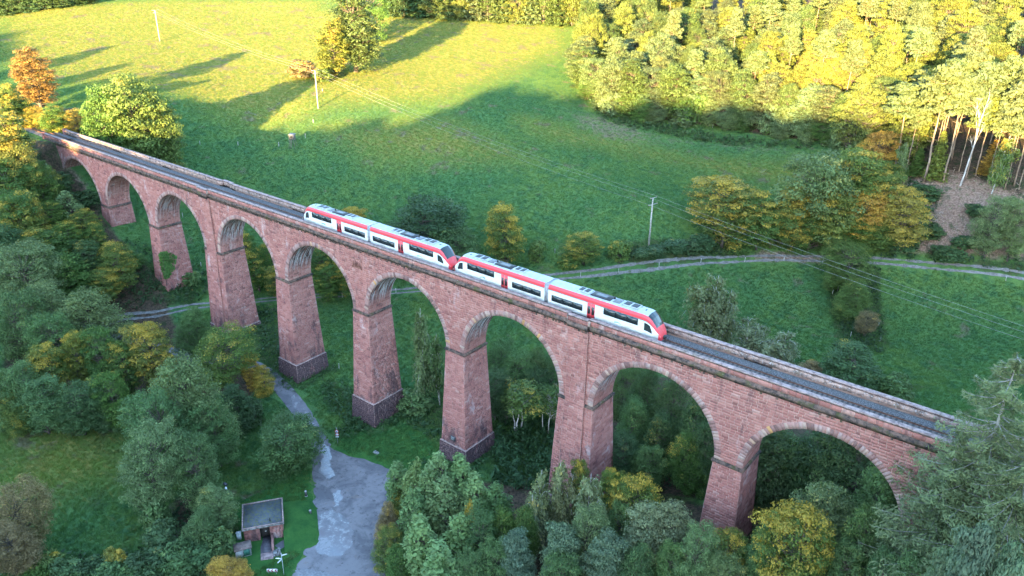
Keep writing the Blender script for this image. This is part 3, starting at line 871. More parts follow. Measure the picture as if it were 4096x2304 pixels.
# ---- piers
def pier_block(mb, cx, hw, z0, z1, bx=.0447, by=.043, ex=0.):
    """battered block between z1 (top) and z0"""
    V = []
    for z in (z0, z1):
        h, f = hw - bx * z + ex, -by * z + ex
        V += [(cx - h, YF - .15 - f, z), (cx + h, YF - .15 - f, z), (cx + h, YB + .15 + f, z), (cx - h, YB + .15 + f, z)]
    mb.hexa([V[0], V[1], V[2], V[3], V[4], V[5], V[6], V[7]])
def pier_face(S_, cx, hw, z0, z1, side, bx=.0447, by=.043, ex=0., ln=.9):
    f = lambda z: -by * z + ex
    h = lambda z: hw - bx * z + ex
    if side == 'f':
        return (cx - h(z0), cx + h(z0), cx - h(z1), cx + h(z1)), (YF - .15 - f(z0), YF - .15 - f(z1))
for i, (cx, hw) in enumerate(PIERS):
    zb = min(H(cx - 3, -1), H(cx + 3, -1), H(cx, 7), H(cx + 3, 7)) - 1.6
    m = MB()
    zt = -18.8
    low = zb < zt - .5
    pier_block(m, cx, hw, zt if low else zb, -.45)
    if low:
        pier_block(m, cx, hw, zb, zt, ex=.22)
    pier = m.build('pier', MORTAR, via)
    # string course at the springing
    m = MB()
    m.box((cx - hw - .27, YF - .27, -.48), (cx + hw + .27, YB + .27, -.16))
    m.hexa([(cx - hw - .27, YF - .27, -.159), (cx + hw + .27, YF - .27, -.159), (cx + hw + .27, YB + .27, -.159), (cx - hw - .27, YB + .27, -.159),
            (cx - hw - .02, YF - .02, .02), (cx + hw + .02, YF - .02, .02), (cx + hw + .02, YB + .02, .02), (cx - hw - .02, YB + .02, .02)])
    m.build('string_course', CORN, pier)
    pil = i in (2, 6)
    for part, (ztop, zbot, ex, mat) in (('masonry', (-.47, zt if low else zb, 0., STONE)), ('plinth_masonry', (zt + .0, zb, .22, PLINTH))):
        if part != 'masonry' and not low:
            continue
        S1 = Stones()
        nr = max(1, int((ztop - zbot) / COURSE))
        zz = np.linspace(zbot, ztop, nr + 1)
        for k in range(nr):
            a, b = zz[k], zz[k + 1]
            X = lambda z: hw - .0447 * z + ex
            Yf = lambda z: YF - .15 + .043 * z - ex
            Yb = lambda z: YB + .15 - .043 * z + ex
            quoin = .55 if k % 2 else .95
            e = np.concatenate(([-1], cuts(-1 + quoin / X(a), 1 - quoin / X(a), .92 / X(a), rng), [1]))
            for p, q_ in zip(e[:-1], e[1:]):
                S1.add([(cx + p * X(a), Yf(a), a), (cx + q_ * X(a), Yf(a), a), (cx + q_ * X(b), Yf(b), b), (cx + p * X(b), Yf(b), b)], rng.uniform(.012, .055), rng.random() * (.8 if abs(p) == 1 or abs(q_) == 1 else 1))
                if k % 2:
                    S1.add([(cx + q_ * X(a), Yb(a), a), (cx + p * X(a), Yb(a), a), (cx + p * X(b), Yb(b), b), (cx + q_ * X(b), Yb(b), b)], .03, rng.random())
            e = cuts(0, 1, .95 / (Yb(a) - Yf(a)), rng)
            for p, q_ in zip(e[:-1], e[1:]):
                ya = lambda s_, z: Yf(z) + s_ * (Yb(z) - Yf(z))
                S1.add([(cx + X(a), ya(p, a), a), (cx + X(a), ya(q_, a), a), (cx + X(b), ya(q_, b), b), (cx + X(b), ya(p, b), b)], rng.uniform(.012, .055), rng.random())
                S1.add([(cx - X(a), ya(q_, a), a), (cx - X(a), ya(p, a), a), (cx - X(b), ya(p, b), b), (cx - X(b), ya(q_, b), b)], .03, rng.random())
        obj(part, S1.mesh(part, mat), pier, kind='stuff')
    if low:
        m = MB()                                       # weathered ledge on top of the plinth
        h, f = hw - .0447 * zt, -.043 * zt
        m.hexa([(cx - h - .21, YF - .36 - f, zt - .05), (cx + h + .21, YF - .36 - f, zt - .05), (cx + h + .21, YB + .36 + f, zt - .05), (cx - h - .21, YB + .36 + f, zt - .05),
                (cx - h + .01, YF - .16 - f, zt + .16), (cx + h - .01, YF - .16 - f, zt + .16), (cx + h - .01, YB + .16 + f, zt + .16), (cx - h + .01, YB + .16 + f, zt + .16)])
        m.build('plinth_ledge', COPE, pier)
    if pil:                                            # pilaster strips up the grouped piers, front and back
        for fr in (1, 0):
            m, S1 = MB(), Stones()
            sg = -1 if fr else 1
            yb = YF if fr else YB
            for a, b, y0, y1, w0, w1 in ((zb, -.47, .15 - .043 * zb + .36, .52, 1.75 - .016 * zb, 1.75), (-.47, ZC - .01, .42, .42, 1.72, 1.72)):
                V = [(cx - w0, yb + sg * y0, a), (cx + w0, yb + sg * y0, a), (cx + w0, YM, a), (cx - w0, YM, a), (cx - w1, yb + sg * y1, b), (cx + w1, yb + sg * y1, b), (cx + w1, YM, b), (cx - w1, YM, b)]
                if not fr:
                    V = [V[1], V[0], V[3], V[2], V[5], V[4], V[7], V[6]]
                # shell only: leave the inner end open inside the pier
                m.add(np.array(V), [(0, 1, 5, 4), (1, 2, 6, 5), (3, 0, 4, 7)])
                nr = int((b - a) / COURSE)
                for k in range(nr):
                    za, zc_ = a + (b - a) * k / nr, a + (b - a) * (k + 1) / nr
                    fa, fb = (za - a) / (b - a), (zc_ - a) / (b - a)
                    wa, wb = w0 + (w1 - w0) * fa, w0 + (w1 - w0) * fb
                    ya, yc = yb + sg * (y0 + (y1 - y0) * fa), yb + sg * (y0 + (y1 - y0) * fb)
                    e = cuts(-1, 1, .5, rng)
                    for p, q_ in zip(e[:-1], e[1:]):
                        qd = [(cx + p * wa, ya, za), (cx + q_ * wa, ya, za), (cx + q_ * wb, yc, zc_), (cx + p * wb, yc, zc_)]
                        S1.add(qd if fr else [qd[1], qd[0], qd[3], qd[2]], rng.uniform(.01, .05), rng.random())
                    if fr:
                        S1.add([(cx + wa, ya, za), (cx + wa, ya + .42, za), (cx + wb, yc + .42, zc_), (cx + wb, yc, zc_)], .01, rng.random() * .4)
            p_ = m.build('pilaster', MORTAR, via)
            obj('masonry', S1.mesh('masonry', STONE), p_, kind='stuff')

# ---- cornice, dentils, parapets with their coping, bays over the grouped piers
def runs():
    """(a, b, offset): straight runs and outward bays"""
    out, x = [], XL
    for a, b in BAYS:
        out += [(x, a, 0.), (a, b, .45)]
        x = b
    return out + [(x, XR, 0.)]
ZP, ZK = 13.30, 14.06                                 # foot of parapet, underside of coping
for fr in (1, 0):
    sg = -1 if fr else 1
    yb = YF if fr else YB
    mc, dn = MB(), MB()
    mp = MB()
    blocks, copes = [], []
    for a, b, off in runs():
        Y = lambda v: yb + sg * (v + off)
        prof = [(-.3, ZC), (.16, ZC), (.30, ZC + .30), (.36, ZC + .34), (.36, ZC + .62), (.16, ZC + .93), (-.3, ZC + .945)]
        k = len(prof)
        # break the long moulding into short lengths with slightly uneven edges
        xs = np.linspace(a, b, max(2, int((b - a) / 1.1) + 1))
        V = np.array([(x, Y(p + (rng.uniform(-.05, .03) if 1 < q < 5 else 0)), z + (rng.uniform(-.04, .03) if 1 < q < 6 else 0)) for x in xs for q, (p, z) in enumerate(prof)])
        F = np.array([(i * k + j, (i + 1) * k + j, (i + 1) * k + j + 1, i * k + j + 1) for i in range(len(xs) - 1) for j in range(k - 1)])
        mc.add(V, F if fr else F[:, ::-1])
        e0, e1 = V[:k], V[-k:]
        if off or a == XL or b == XR:
            for E_, fl in ((e0, 1), (e1, 0)):
                T_ = np.array([(0, j, j + 1) for j in range(1, k - 1)])
                mc.add(E_, T_ if fl ^ (0 if fr else 1) else T_[:, ::-1])
        n = int((b - a) / .52)
        for j in range(n):
            x = a + (j + .5) * (b - a) / n
            lo, hi = sorted((Y(-.05), Y(.20)))
            if x > 60 and rng.random() < min(.75, (x - 60) / 90):
                continue
            dn.box((x - .13, lo, ZC - .26), (x + .13, hi, ZC + .01))
        lo, hi = sorted((Y(.14), Y(-.40)))
        mp.box((a + .002, lo, ZP - .05), (b - .002, hi, ZK))
        nb = max(2, int(round((b - a) / 1.28)))
        e = cuts(a, b, 1.28, rng)
        for p, q_ in zip(e[:-1], e[1:]):
            blocks.append((p, q_, Y(.14), sg))
        e = cuts(a, b, 1.5, rng)
        for p, q_ in zip(e[:-1], e[1:]):
            lo, hi = sorted((Y(.24), Y(-.48)))
            copes.append((p, q_, lo, hi))
    mc.build('cornice', CORN, via)
    dn.build('dentils', CORN if fr else STONE, via, kind='stuff')
    par = mp.build('parapet', PARA, via)
    if fr:
        ub = np.array([(-.5, .01, 0), (.5, .01, 0), (.5, .01, 1), (-.5, .01, 1), (-.48, -.04, .03), (.48, -.035, .03), (.48, -.04, .97), (-.48, -.04, .97)])
        bm = mesh('parapet_block', ub, np.array([(4, 5, 6, 7), (0, 1, 5, 4), (1, 2, 6, 5), (2, 3, 7, 6), (3, 0, 4, 7)]), STONE1)
        for p, q_, y, s_ in blocks:
            o = obj('parapet_block', bm, par)
            o.location = ((p + q_) / 2, y, ZP)
            o.scale = (q_ - p - .03, 1, ZK - ZP)
    uc = np.array([(-.5, -.5, 0), (.5, -.5, 0), (.5, .5, 0), (-.5, .5, 0), (-.5, -.5, .72), (.5, -.5, .72), (.5, .5, .72), (-.5, .5, .72), (-.49, -.40, 1), (.49, -.40, 1), (.49, .40, 1), (-.49, .40, 1)])
    cm = mesh('coping_stone', uc, np.array([(3, 2, 1, 0), (0, 1, 5, 4), (1, 2, 6, 5), (2, 3, 7, 6), (3, 0, 4, 7), (4, 5, 9, 8), (5, 6, 10, 9), (6, 7, 11, 10), (7, 4, 8, 11), (8, 9, 10, 11)]), COPE)
    keep = copes if fr else copes[-120:]
    for p, q_, lo, hi in keep:
        o = obj('coping_stone', cm, par)
        o.location = ((p + q_) / 2, (lo + hi) / 2 + rng.uniform(-.012, .012), ZK + .002)
        o.scale = (q_ - p - .02, hi - lo, .29 + rng.uniform(-.012, .012))
    if not fr:
        m = MB()
        for p, q_, lo, hi in copes[:-120]:
            m.box((p + .01, lo, ZK + .002), (q_ - .01, hi, ZK + .29))
        m.build('coping', COPE, par, kind='stuff')
# bay side cheeks close the parapet where it steps outwards
m = MB()
for a, b in BAYS:
    for x in (a - .2, b - .2):
        m.box((x, YF - .55, ZP - .04), (x + .4, YF + .38, ZK - .004))
        m.box((x, YB - .38, ZP - .04), (x + .4, YB + .55, ZK - .004))
m.build('parapet_return', PARA, via)
m = MB()
for a, b in BAYS:
    m.box((a, YF - .5, 12.5), (b, YF + .45, 12.9))
    m.box((a, YB - .55, 12.5), (b, YB + .5, 12.9))
m.build('bay_floor', BALL, via)
# end blocks of the parapets at the left abutment
m = MB()
m.box((XL - .9, YF - .35, 9.), (XL + .35, YF + .55, ZK + .45))
m.box((XL - .9, YB - .55, 9.), (XL + .35, YB + .35, ZK + .45))
m.build('end_block', STONE, via)
# date tablet: four raised figures
tx, tz = PIERS[4][0] - .1, 9.6
m = MB()
m.box((tx - 1.15, YF - .09, tz - .85), (tx + 1.15, YF + .02, tz + .85))
m.box((tx - 1.35, YF - .20, tz + .85), (tx + 1.35, YF + .02, tz + 1.05))
m.box((tx - 1.27, YF - .16, tz - .95), (tx - 1.12, YF + .02, tz + .85))
m.box((tx + 1.12, YF - .16, tz - .95), (tx + 1.27, YF + .02, tz + .85))
tab = m.build('date_tablet', plain('tablet_stone', (.36, .17, .14), .9, .1, wear=.4, scale=2.), via)
m = MB()
SEG = {'1': 'bc', '8': 'abcdefg'}
for k, ch in enumerate('1881'):
    x = tx - .78 + k * .52
    w, h, s_ = .15, .42, .075
    for g in SEG[ch]:
        xx, zz_ = {'a': (0, h), 'b': (w, h / 2), 'c': (w, -h / 2), 'd': (0, -h), 'e': (-w, -h / 2), 'f': (-w, h / 2), 'g': (0, 0)}[g]
        if ch == '1':
            xx = 0
        hz = g in 'adg'
        m.box((x + xx - (w if hz else s_ / 2), YF - .15 - (.004 if hz else 0), tz + zz_ - (s_ / 2 if hz else h / 2)), (x + xx + (w if hz else s_ / 2), YF - .085, tz + zz_ + (s_ / 2 if hz else h / 2)))
m.build('figures', plain('tablet_figures', (.16, .07, .06), .9, .1), tab)
# bronze plaque on the sixth pier
m = MB()
cx, hw = PIERS[5]
zq = -17.4
yq = YF - .15 + .043 * zq
m.box((cx - .55, yq - .16, zq - .45), (cx + .55, yq + .02, zq + .45))
pq = m.build('plaque', plain('dark_plaque', (.05, .055, .06), .5, .4), via)
m = MB()
for k in range(4):
    m.box((cx - .42, yq - .166, zq + .25 - k * .17), (cx + .42 - .12 * (k % 2), yq - .155, zq + .31 - k * .17))
m.build('inscription', plain('plaque_text', (.42, .42, .40), .6), pq)

# ------------------------------------------------------------------ railway: ballast bed, rails, sleepers
rail_root = bpy.data.objects.new('railway_track', None)
COL.objects.link(rail_root)
rail_root['kind'] = 'structure'
TL = smooth_line(np.array([(p[0], p[1]) for p in TRACK[::-1]] + [(XL + 10, YM - .05), (60, YM - .05), (140, YM - .05), (XR + 30, YM - .05)]), 2.2)
T_ = np.gradient(TL, axis=0)
T_ /= np.linalg.norm(T_, axis=1)[:, None]
N_ = np.stack((-T_[:, 1], T_[:, 0]), 1)
def along(prof, name, mat, attrs=None, jit=0.):
    k = len(prof)
    V = np.array([(TL[i, 0] + N_[i, 0] * o, TL[i, 1] + N_[i, 1] * o, z + jit * rng.uniform(-1, 1)) for i in range(len(TL)) for o, z in prof])
    F = np.array([(i * k + j, (i + 1) * k + j, (i + 1) * k + j + 1, i * k + j + 1) for i in range(len(TL) - 1) for j in range(k - 1)])[:, ::-1]
    return obj(name, mesh(name, V, F, mat), rail_root)
along([(-2.35, 12.80), (-1.5, 12.93), (-.6, 12.955), (.6, 12.955), (1.4, 12.965), (2.0, 13.0), (2.44, 13.03)], 'ballast', BALL, jit=.015)
RUST = plain('rusty_rail', (.17, .075, .045), .6, .4, .3, .3)
HEADM = plain('rail_head', (.22, .14, .11), .4, .5, .5)
for s_ in (-.7525, .7525):
    o = along([(s_ - .075, 12.95), (s_ - .075, 12.985), (s_ - .012, 13.0), (s_ - .012, 13.075), (s_ - .037, 13.085), (s_ - .037, 13.12), (s_ + .037, 13.12), (s_ + .037, 13.085), (s_ + .012, 13.075), (s_ + .012, 13.0), (s_ + .075, 12.985), (s_ + .075, 12.95)], 'rail', RUST)
    o.data.materials.append(HEADM)
    sel = np.array([j == 5 for i in range(len(TL) - 1) for j in range(11)], np.int32)
    o.data.polygons.foreach_set('material_index', sel)
m = MB()
d_ = np.concatenate(([0], np.cumsum(np.linalg.norm(np.diff(TL, axis=0), axis=1))))
for s_ in np.arange(.3, d_[-1], .62):
    i = min(len(TL) - 2, int(np.searchsorted(d_, s_) - 1))
    f = (s_ - d_[i]) / (d_[i + 1] - d_[i])
    p = TL[i] + (TL[i + 1] - TL[i]) * f
    M = Matrix.Translation((p[0], p[1], 12.90)) @ Matrix.Rotation(math.atan2(T_[i, 1], T_[i, 0]), 4, 'Z')
    m.box((-.13, -1.25, 0), (.13, 1.25, .066), M)
m.build('sleepers', plain('sleeper_timber', (.085, .075, .07), .9, .1), rail_root, kind='stuff')

# ------------------------------------------------------------------ the two-unit train standing on the viaduct
def bodypaint():
    t = NT('white_paint')
    tc = t.n('TexCoord')
    sp = t.n('SeparateXYZ')
    t.link(tc.outputs['Object'], sp.inputs[0])
    st = t.noise(1.2, t.pos((.5, .5, 2.5)), detail=5, rough=.7)
    d = t.math('ADD', st, t.math('MULTIPLY', t.ramp(sp.outputs[2], 1.6, .6), .22))
    c = t.mix(t.ramp(d, .52, .78), (.62, .62, .60), (.40, .37, .31))
    return t.done(c, .38, .5)
WHITE = bodypaint()
RED = plain('red_paint', (.62, .05, .06), .35, .5, wear=.10)
ROOF = plain('roof_grey', (.36, .39, .43), .55, .3, wear=.18, scale=1.5)
SKIRT = plain('skirt_grey', (.16, .165, .17), .6, .3, wear=.3)
DARK = plain('dark_metal', (.03, .032, .036), .6, .3, wear=.3)
GLASS = plain('tinted_glass', (.022, .030, .032), .08, .6, wear=.1)
TEAL = plain('teal_print', (.02, .22, .25), .4, .4)
GREENP = plain('green_print', (.30, .52, .36), .4, .4)
HALF = 19.2
def shape(x):
    ax = abs(x)
    zt = np.interp(ax, (16.4, 17.1, 17.7, 18.3, 18.7, 19.0, 19.2), (3.90, 3.80, 3.35, 2.55, 1.95, 1.45, 1.05))
    w = np.interp(ax, (16.0, 17.0, 17.8, 18.5, 19.0, 19.2), (1.45, 1.42, 1.34, 1.19, .98, .80))
    return zt, w
PROF = [(-1.33, .34), (-1.44, .62), (-1.46, .80), (-1.46, 2.92), (-1.45, 2.99), (-1.40, 3.34), (-1.16, 3.70), (-.75, 3.85), (0, 3.90)]
PROF = PROF + [(-y, z) for y, z in PROF[-2::-1]]
def ring(x):
    zt, w = shape(x)
    k = (zt - .34) / (3.90 - .34)
    return [(x, y * w / 1.45, .34 + (z - .34) * k) for y, z in PROF]
def railcar(xc, label):
    LOCAL[0] = True
    root = empty('railcar', (xc, YM - .05, 13.12), label, 'train', 'coupled railcars of the train')
    for sg in (-1, 1):
        xs = [.36, 2, 4, 6, 8, 10, 12, 14, 15.5, 16.4, 16.8, 17.1, 17.4, 17.7, 18.0, 18.3, 18.5, 18.7, 18.85, 19.0, 19.1, 19.2]
        R = [ring(sg * x) for x in xs]
        k = len(PROF)
        parts = {n: MB() for n in ('car_body', 'skirt', 'red_band', 'roof', 'windscreen', 'stripe')}
        for i in range(len(xs) - 1):
            xm = (xs[i] + xs[i + 1]) / 2
            for j in range(k - 1):
                jj = min(j, k - 2 - j)
                if jj == 0:
                    n = 'skirt'
                elif jj in (1, 2):
                    n = 'car_body' if xm < 18.85 else 'red_band'
                elif jj == 3:
                    n = 'stripe' if xm < 18.0 else 'car_body'
                elif jj in (4, 5):
                    n = 'red_band'
                else:
                    n = 'roof' if xm < 17.25 else ('windscreen' if xm < 18.5 else 'red_band')
                q = np.array([R[i][j], R[i][j + 1], R[i + 1][j + 1], R[i + 1][j]])
                parts[n].add(q, [(3, 2, 1, 0)] if sg > 0 else [(0, 1, 2, 3)])
        # bulkheads
        for R_, n in ((R[0], 'car_body'), (R[-1], 'red_band')):
            parts[n].add(np.array(R_), np.array([(0, a, a + 1) for a in range(1, k - 1)]))
        body = parts['car_body'].build('car_body', WHITE, root)
        for n, mt in (('skirt', SKIRT), ('red_band', RED), ('roof', ROOF), ('windscreen', GLASS), ('stripe', TEAL)):
            parts[n].build(n, mt, body)
        S_ = sg
        for y in (-1, 1):
            Y = y * 1.462
            def pane(name, x0, x1, za, zb, mat, proud=.012, rim=None):
                m = MB()
                a, b = sorted((S_ * x0, S_ * x1))
                ya, yb_ = sorted((Y, Y + y * proud))
                m.box((a, ya, za), (b, yb_, zb))
                return m.build(name, mat, body)
            def framed(x0, x1, za, zb, n):
                pane('window_frame', x0 - .06, x1 + .06, za - .06, zb + .06, DARK, .008)
                w = (x1 - x0) / n
                for i in range(n):
                    pane('window', x0 + i * w + .035, x0 + (i + 1) * w - .035, za, zb, GLASS, .016)
            framed(1.05, 6.5, 1.34, 2.20, 3)
            framed(10.2, 15.7, 1.97, 2.89, 3)
            # plug doors, red, in two leaves with a tall pane each
            for x0, x1 in ((7.38, 8.02), (8.06, 8.70)):
                pane('door', x0, x1, .50, 2.96, RED, .02)
                pane('door_window', x0 + .12, x1 - .10, 1.22, 2.42, GLASS, .03)
            # cab side window follows the nose
            m = MB()
            for xa, xb in ((16.75, 17.2), (17.2, 17.6), (17.6, 17.95)):
                V = []
                for x in (xa, xb):
                    zt, w = shape(x)
                    kk = (zt - .34) / 3.56
                    zl = .34 + (1.55 - .34) * kk
                    zh_ = .34 + ((2.72 if x < 17.9 else 2.0) - .34) * kk
                    V += [(S_ * x, y * (w * 1.46 / 1.45 + .015), zl), (S_ * x, y * (w * 1.46 / 1.45 + .015), zh_)]
                m.add(np.array(V), [(0, 1, 3, 2)])
            m.build('cab_window', GLASS, body)
            # swoosh emblem and small lettering strip below the windows
            m = MB()
            for q in range(7):
                x0 = 12.0 + q * .16
                m.box((min(S_ * x0, S_ * (x0 + .16)), min(Y, Y + y * .010), 1.18 + .10 * math.sin(q * .55)), (max(S_ * x0, S_ * (x0 + .16)), max(Y, Y + y * .010), 1.34 + .12 * math.sin(q * .55 + .5)))
            m.build('emblem', GREENP if sg > 0 else TEAL, body)
            pane('headlight', 18.72, 18.86, 1.0, 1.14, plain('lamp_glass', (.8, .78, .7), .2, .6) if False else WHITE, .03)
        # equipment on the roof
        def unit(name, x0, x1, hw, h, mat, z=3.84, y0=0.):
            m = MB()
            a, b = sorted((S_ * x0, S_ * x1))
            m.hexa([(a, y0 - hw, z), (b, y0 - hw, z), (b, y0 + hw, z), (a, y0 + hw, z), (a + .08, y0 - hw + .08, z + h), (b - .08, y0 - hw + .08, z + h), (b - .08, y0 + hw - .08, z + h), (a + .08, y0 + hw - .08, z + h)])
            return m.build(name, mat, body)
        unit('cooling_unit', 12.6, 15.2, .78, .20, ROOF)
        for g in range(2):
            unit('grille', 12.75 + g * 1.2, 13.75 + g * 1.25, .62, .022, DARK, 4.036)
        unit('air_duct', 11.0, 12.2, .70, .12, SKIRT)
        unit('engine_cover', 7.3, 10.7, .80, .17, DARK)
        unit('grille', 8.0, 9.9, .4, .02, SKIRT, 4.006)
        unit('exhaust', 10.72, 10.95, .15, .42, DARK, 3.86, .3)
        unit('climate_unit', 4.9, 7.1, .76, .20, ROOF)
        for g in range(2):
            unit('grille', 5.1 + g * .95, 5.85 + g * .95, .6, .022, DARK, 4.036)
        unit('horn', 16.0, 16.3, .25, .10, DARK, 3.84)
        m = MB()
        m.box((min(S_ * 18.6, S_ * 19.5), -.28, .55), (max(S_ * 18.6, S_ * 19.5), .28, .95))
        m.tube([(S_ * 19.45, 0, .75), (S_ * 19.62, 0, .75)], .16, 8)
        m.build('coupler', DARK, root)
        m = MB()                                       # snow plough under the nose
        m.hexa([(S_ * 18.3, -1.2, .1), (S_ * 19.15, -.75, .1), (S_ * 19.15, .75, .1), (S_ * 18.3, 1.2, .1), (S_ * 18.3, -1.25, .36), (S_ * 19.2, -.8, .36), (S_ * 19.2, .8, .36), (S_ * 18.3, 1.25, .36)])
        m.build('snow_plough', SKIRT, root)
    for xb in (-14.6, 0, 14.6):
        m = MB()
        m.box((xb - 1.6, -1.0, .25), (xb + 1.6, 1.0, .60))
        bg_ = m.build('bogie', DARK, root)
        for dx in (-.95, .95):
            for y in (-.75, .75):
                m = MB()
                m.tube([(xb + dx, y - .06, .385), (xb + dx, y + .06, .385)], .385, 14)
                m.build('wheel', SKIRT, bg_)
    m = MB()
    for q in range(6):
        h = .0 if q % 2 else .05
        x0 = -.36 + q * .12
        m.box((x0, -1.36 - h, .5), (x0 + .12, 1.36 + h, 3.62 + h))
    m.build('bellows', plain('bellows_grey', (.30, .31, .33), .8, .2), root)
    LOCAL[0] = False
    return root
railcar(100.95, 'rear red and white railcar, farther from the camera, behind the leading one')
railcar(140.05, 'leading red and white railcar with its slanted cab front above the seventh pier')

# ------------------------------------------------------------------ power line
WOODP = plain('weathered_pole', (.40, .36, .32), .85, .2, wear=.3)
POLES = [(-120.26, 88.47, 12.15, [(0.0, 1.3), (-1.0, 0.9)], 'pale power pole farthest away, high on the sunlit meadow'), (-9.11, 78.84, 12.3, [(0.0, 1.3), (-1.0, 0.9)], 'power pole in the sunlit meadow just below the tall roadside tree'), (114.33, 81.74, 12.4, [(0.0, 1.25), (-1.7, 1.7)], 'power pole with two crossarms standing beside the shaded gravel track hedge'), (252.0, 40.0, 8, [(0.0, 1.3), (-1.0, 0.9)], 'power pole beyond the right-hand meadow')]
WIRE = plain('aluminium_wire', (.38, .37, .36), .5, .4, wear=.1)
PORC = plain('insulator_porcelain', (.25, .15, .10), .3, .5)
tops = []
for k, (x, y, h, arms, label) in enumerate(POLES):
    z = H(x, y)
    LOCAL[0] = True
    r = empty('power_pole', (x, y, z), label, 'power pole', 'poles of the overhead power line')
    MB().tube([(0, 0, -.5), (0, 0, h * .5), (0, 0, h)], [.22, .19, .15], 8).build('mast', WOODP, r)
    pts = []
    d = Vector((.22, .975, 0)) if k < 3 else Vector((.3, .95, 0))
    for j, (zz, w) in enumerate(arms):
        m = MB()
        m.box((-.06, -w, -.05), (.06, w, .05), Matrix.Translation((.12, 0, h + zz)) @ Matrix.Rotation(math.atan2(d.y, d.x) - math.pi / 2, 4, 'Z'))
        ca = m.build('crossarm', WOODP, r)
        for s_ in ((-1, 1) if j == 0 or len(arms) == 1 else (-1, 1)):
            p = Vector((.12, 0, h + zz)) + d * (s_ * (w - .1))
            MB().tube([(p.x, p.y, p.z + .05), (p.x, p.y, p.z + .14), (p.x, p.y, p.z + .3)], [.035, .06, .045], 6).build('insulator', PORC, ca)
            pts.append((x + p.x, y + p.y, z + p.z + .3))
    LOCAL[0] = False
    tops.append(pts)
for wi, lb in ((0, 'near wire of the power line sagging between the meadow poles'), (1, 'far wire of the power line sagging between the meadow poles'), (2, 'lower wire of the power line below the other two')):
    m = MB()
    for a, b in zip(tops[:-1], tops[1:]):
        p, q = np.array(a[min(wi, len(a) - 1)]), np.array(b[min(wi, len(b) - 1)])
        t_ = np.linspace(0, 1, 25)[:, None]
        P = p + (q - p) * t_
        P[:, 2] -= 4 * 1.7 * (t_ * (1 - t_))[:, 0]
        m.tube(P, .014, 4, False)
    m.build('power_cable', WIRE, None, label=lb, category='cable', group='wires of the power line')

# ------------------------------------------------------------------ fence posts
ORD = 'first second third fourth fifth sixth seventh eighth ninth tenth eleventh twelfth thirteenth fourteenth fifteenth sixteenth seventeenth eighteenth nineteenth twentieth'.split() + ['twenty-' + a for a in 'first second third fourth fifth sixth seventh eighth ninth'.split()] + ['thirtieth', 'thirty-first', 'thirty-second']
def place(k):
    return '' if k < 0 else ', ' + ORD[k] + ' from the left'
POSTW = plain('bleached_post', (.56, .53, .48), .9, .1, wear=.35)
_pm = None
POST_LABELS = ['white fence post along the near edge of the gravel track', 'fence posts along the gravel track', 'fence post beside the creek hedge between the two right-hand meadows', 'fence posts by the creek hedge', 'fence post at the foot of the sunlit forest edge', 'fence posts below the forest edge', 'pale fence post along the dark bank in the far meadow', 'fence posts on the meadow bank', 'pale post of the fence at the back of the left-hand meadow', 'fence posts at the left meadow', 'lone pale post in the grass between the viaduct piers', 'posts in the grass by the piers']
for x, y, h, lb, gr, k in [(125.03, 90.17, 1.25, 0, 1, 6), (132.85, 99.54, 1.35, 0, 1, 7), (140.76, 105.93, 1.1, 0, 1, 8), (149.12, 110.52, 1.21, 0, 1, 9), (187.87, 127.18, 1.15, 0, 1, 10), (111.77, 71.94, 1.13, 0, 1, 4), (118.69, 79.82, 1.17, 0, 1, 5), (104.64, 65.78, 1.22, 0, 1, 3), (56.85, 29.69, 1.24, 0, 1, 1), (67.84, 37.9, 1.29, 0, 1, 2), (56.81, 29.67, 1.25, 0, 1, 0), (151.73, 106.31, 1.34, 2, 3, 0), (154.79, 103.22, 1.17, 2, 3, 1), (155.47, 104.73, 1.41, 2, 3, 2), (160.88, 96.75, 1.11, 2, 3, 3), (163.81, 90.31, 1.33, 2, 3, 4), (167.54, 99.0, 1.25, 2, 3, 5), (169.81, 92.18, 1.3, 2, 3, 6), (82.79, 163.31, 1.15, 4, 5, 0), (89.61, 167.2, 1.17, 4, 5, 1), (108.16, 174.53, 1.38, 4, 5, 2), (116.42, 175.75, 1.44, 4, 5, 3), (-19.82, 41.45, 1.21, 6, 7, 0), (-12.86, 49.98, 1.34, 6, 7, 1), (-1.27, 56.58, 1.41, 6, 7, 2), (2.43, 63.96, 1.41, 6, 7, 3), (-20.86, 90.52, 1.13, 6, 7, 5), (-2.65, 71.4, 1.11, 6, 7, 4), (53.99, -45.68, 1.16, 8, 9, 0), (61.16, -39.97, 1.41, 8, 9, 1), (66.71, -33.98, 1.13, 8, 9, 2), (99.82, -44.9, 1.25, 8, 9, 3), (80.75, 8.11, 1.44, 10, 11, 2), (24.52, 11.14, 1.29, 10, 11, 1), (6.56, 18.01, 1.34, 10, 11, 0), (95.2, 67.87, 1.21, 10, 11, 3)]:
    lb, gr = POST_LABELS[lb] + place(k), POST_LABELS[gr]
    z = H(x, y)
    if _pm is None:
        m = MB()
        m.tube([(0, 0, -.3), (0, 0, .9), (.03, 0, 1.0)], [.075, .07, .05], 7)
        _pm = m.mesh('fence_post', POSTW)
    o = obj('fence_post', _pm, None, label=lb, category='fence post', group=gr)
    o.location = (x, y, z)
    o.scale = (1, 1, h)
    o.rotation_euler = (random.uniform(-.06, .06), random.uniform(-.06, .06), random.uniform(0, 6))

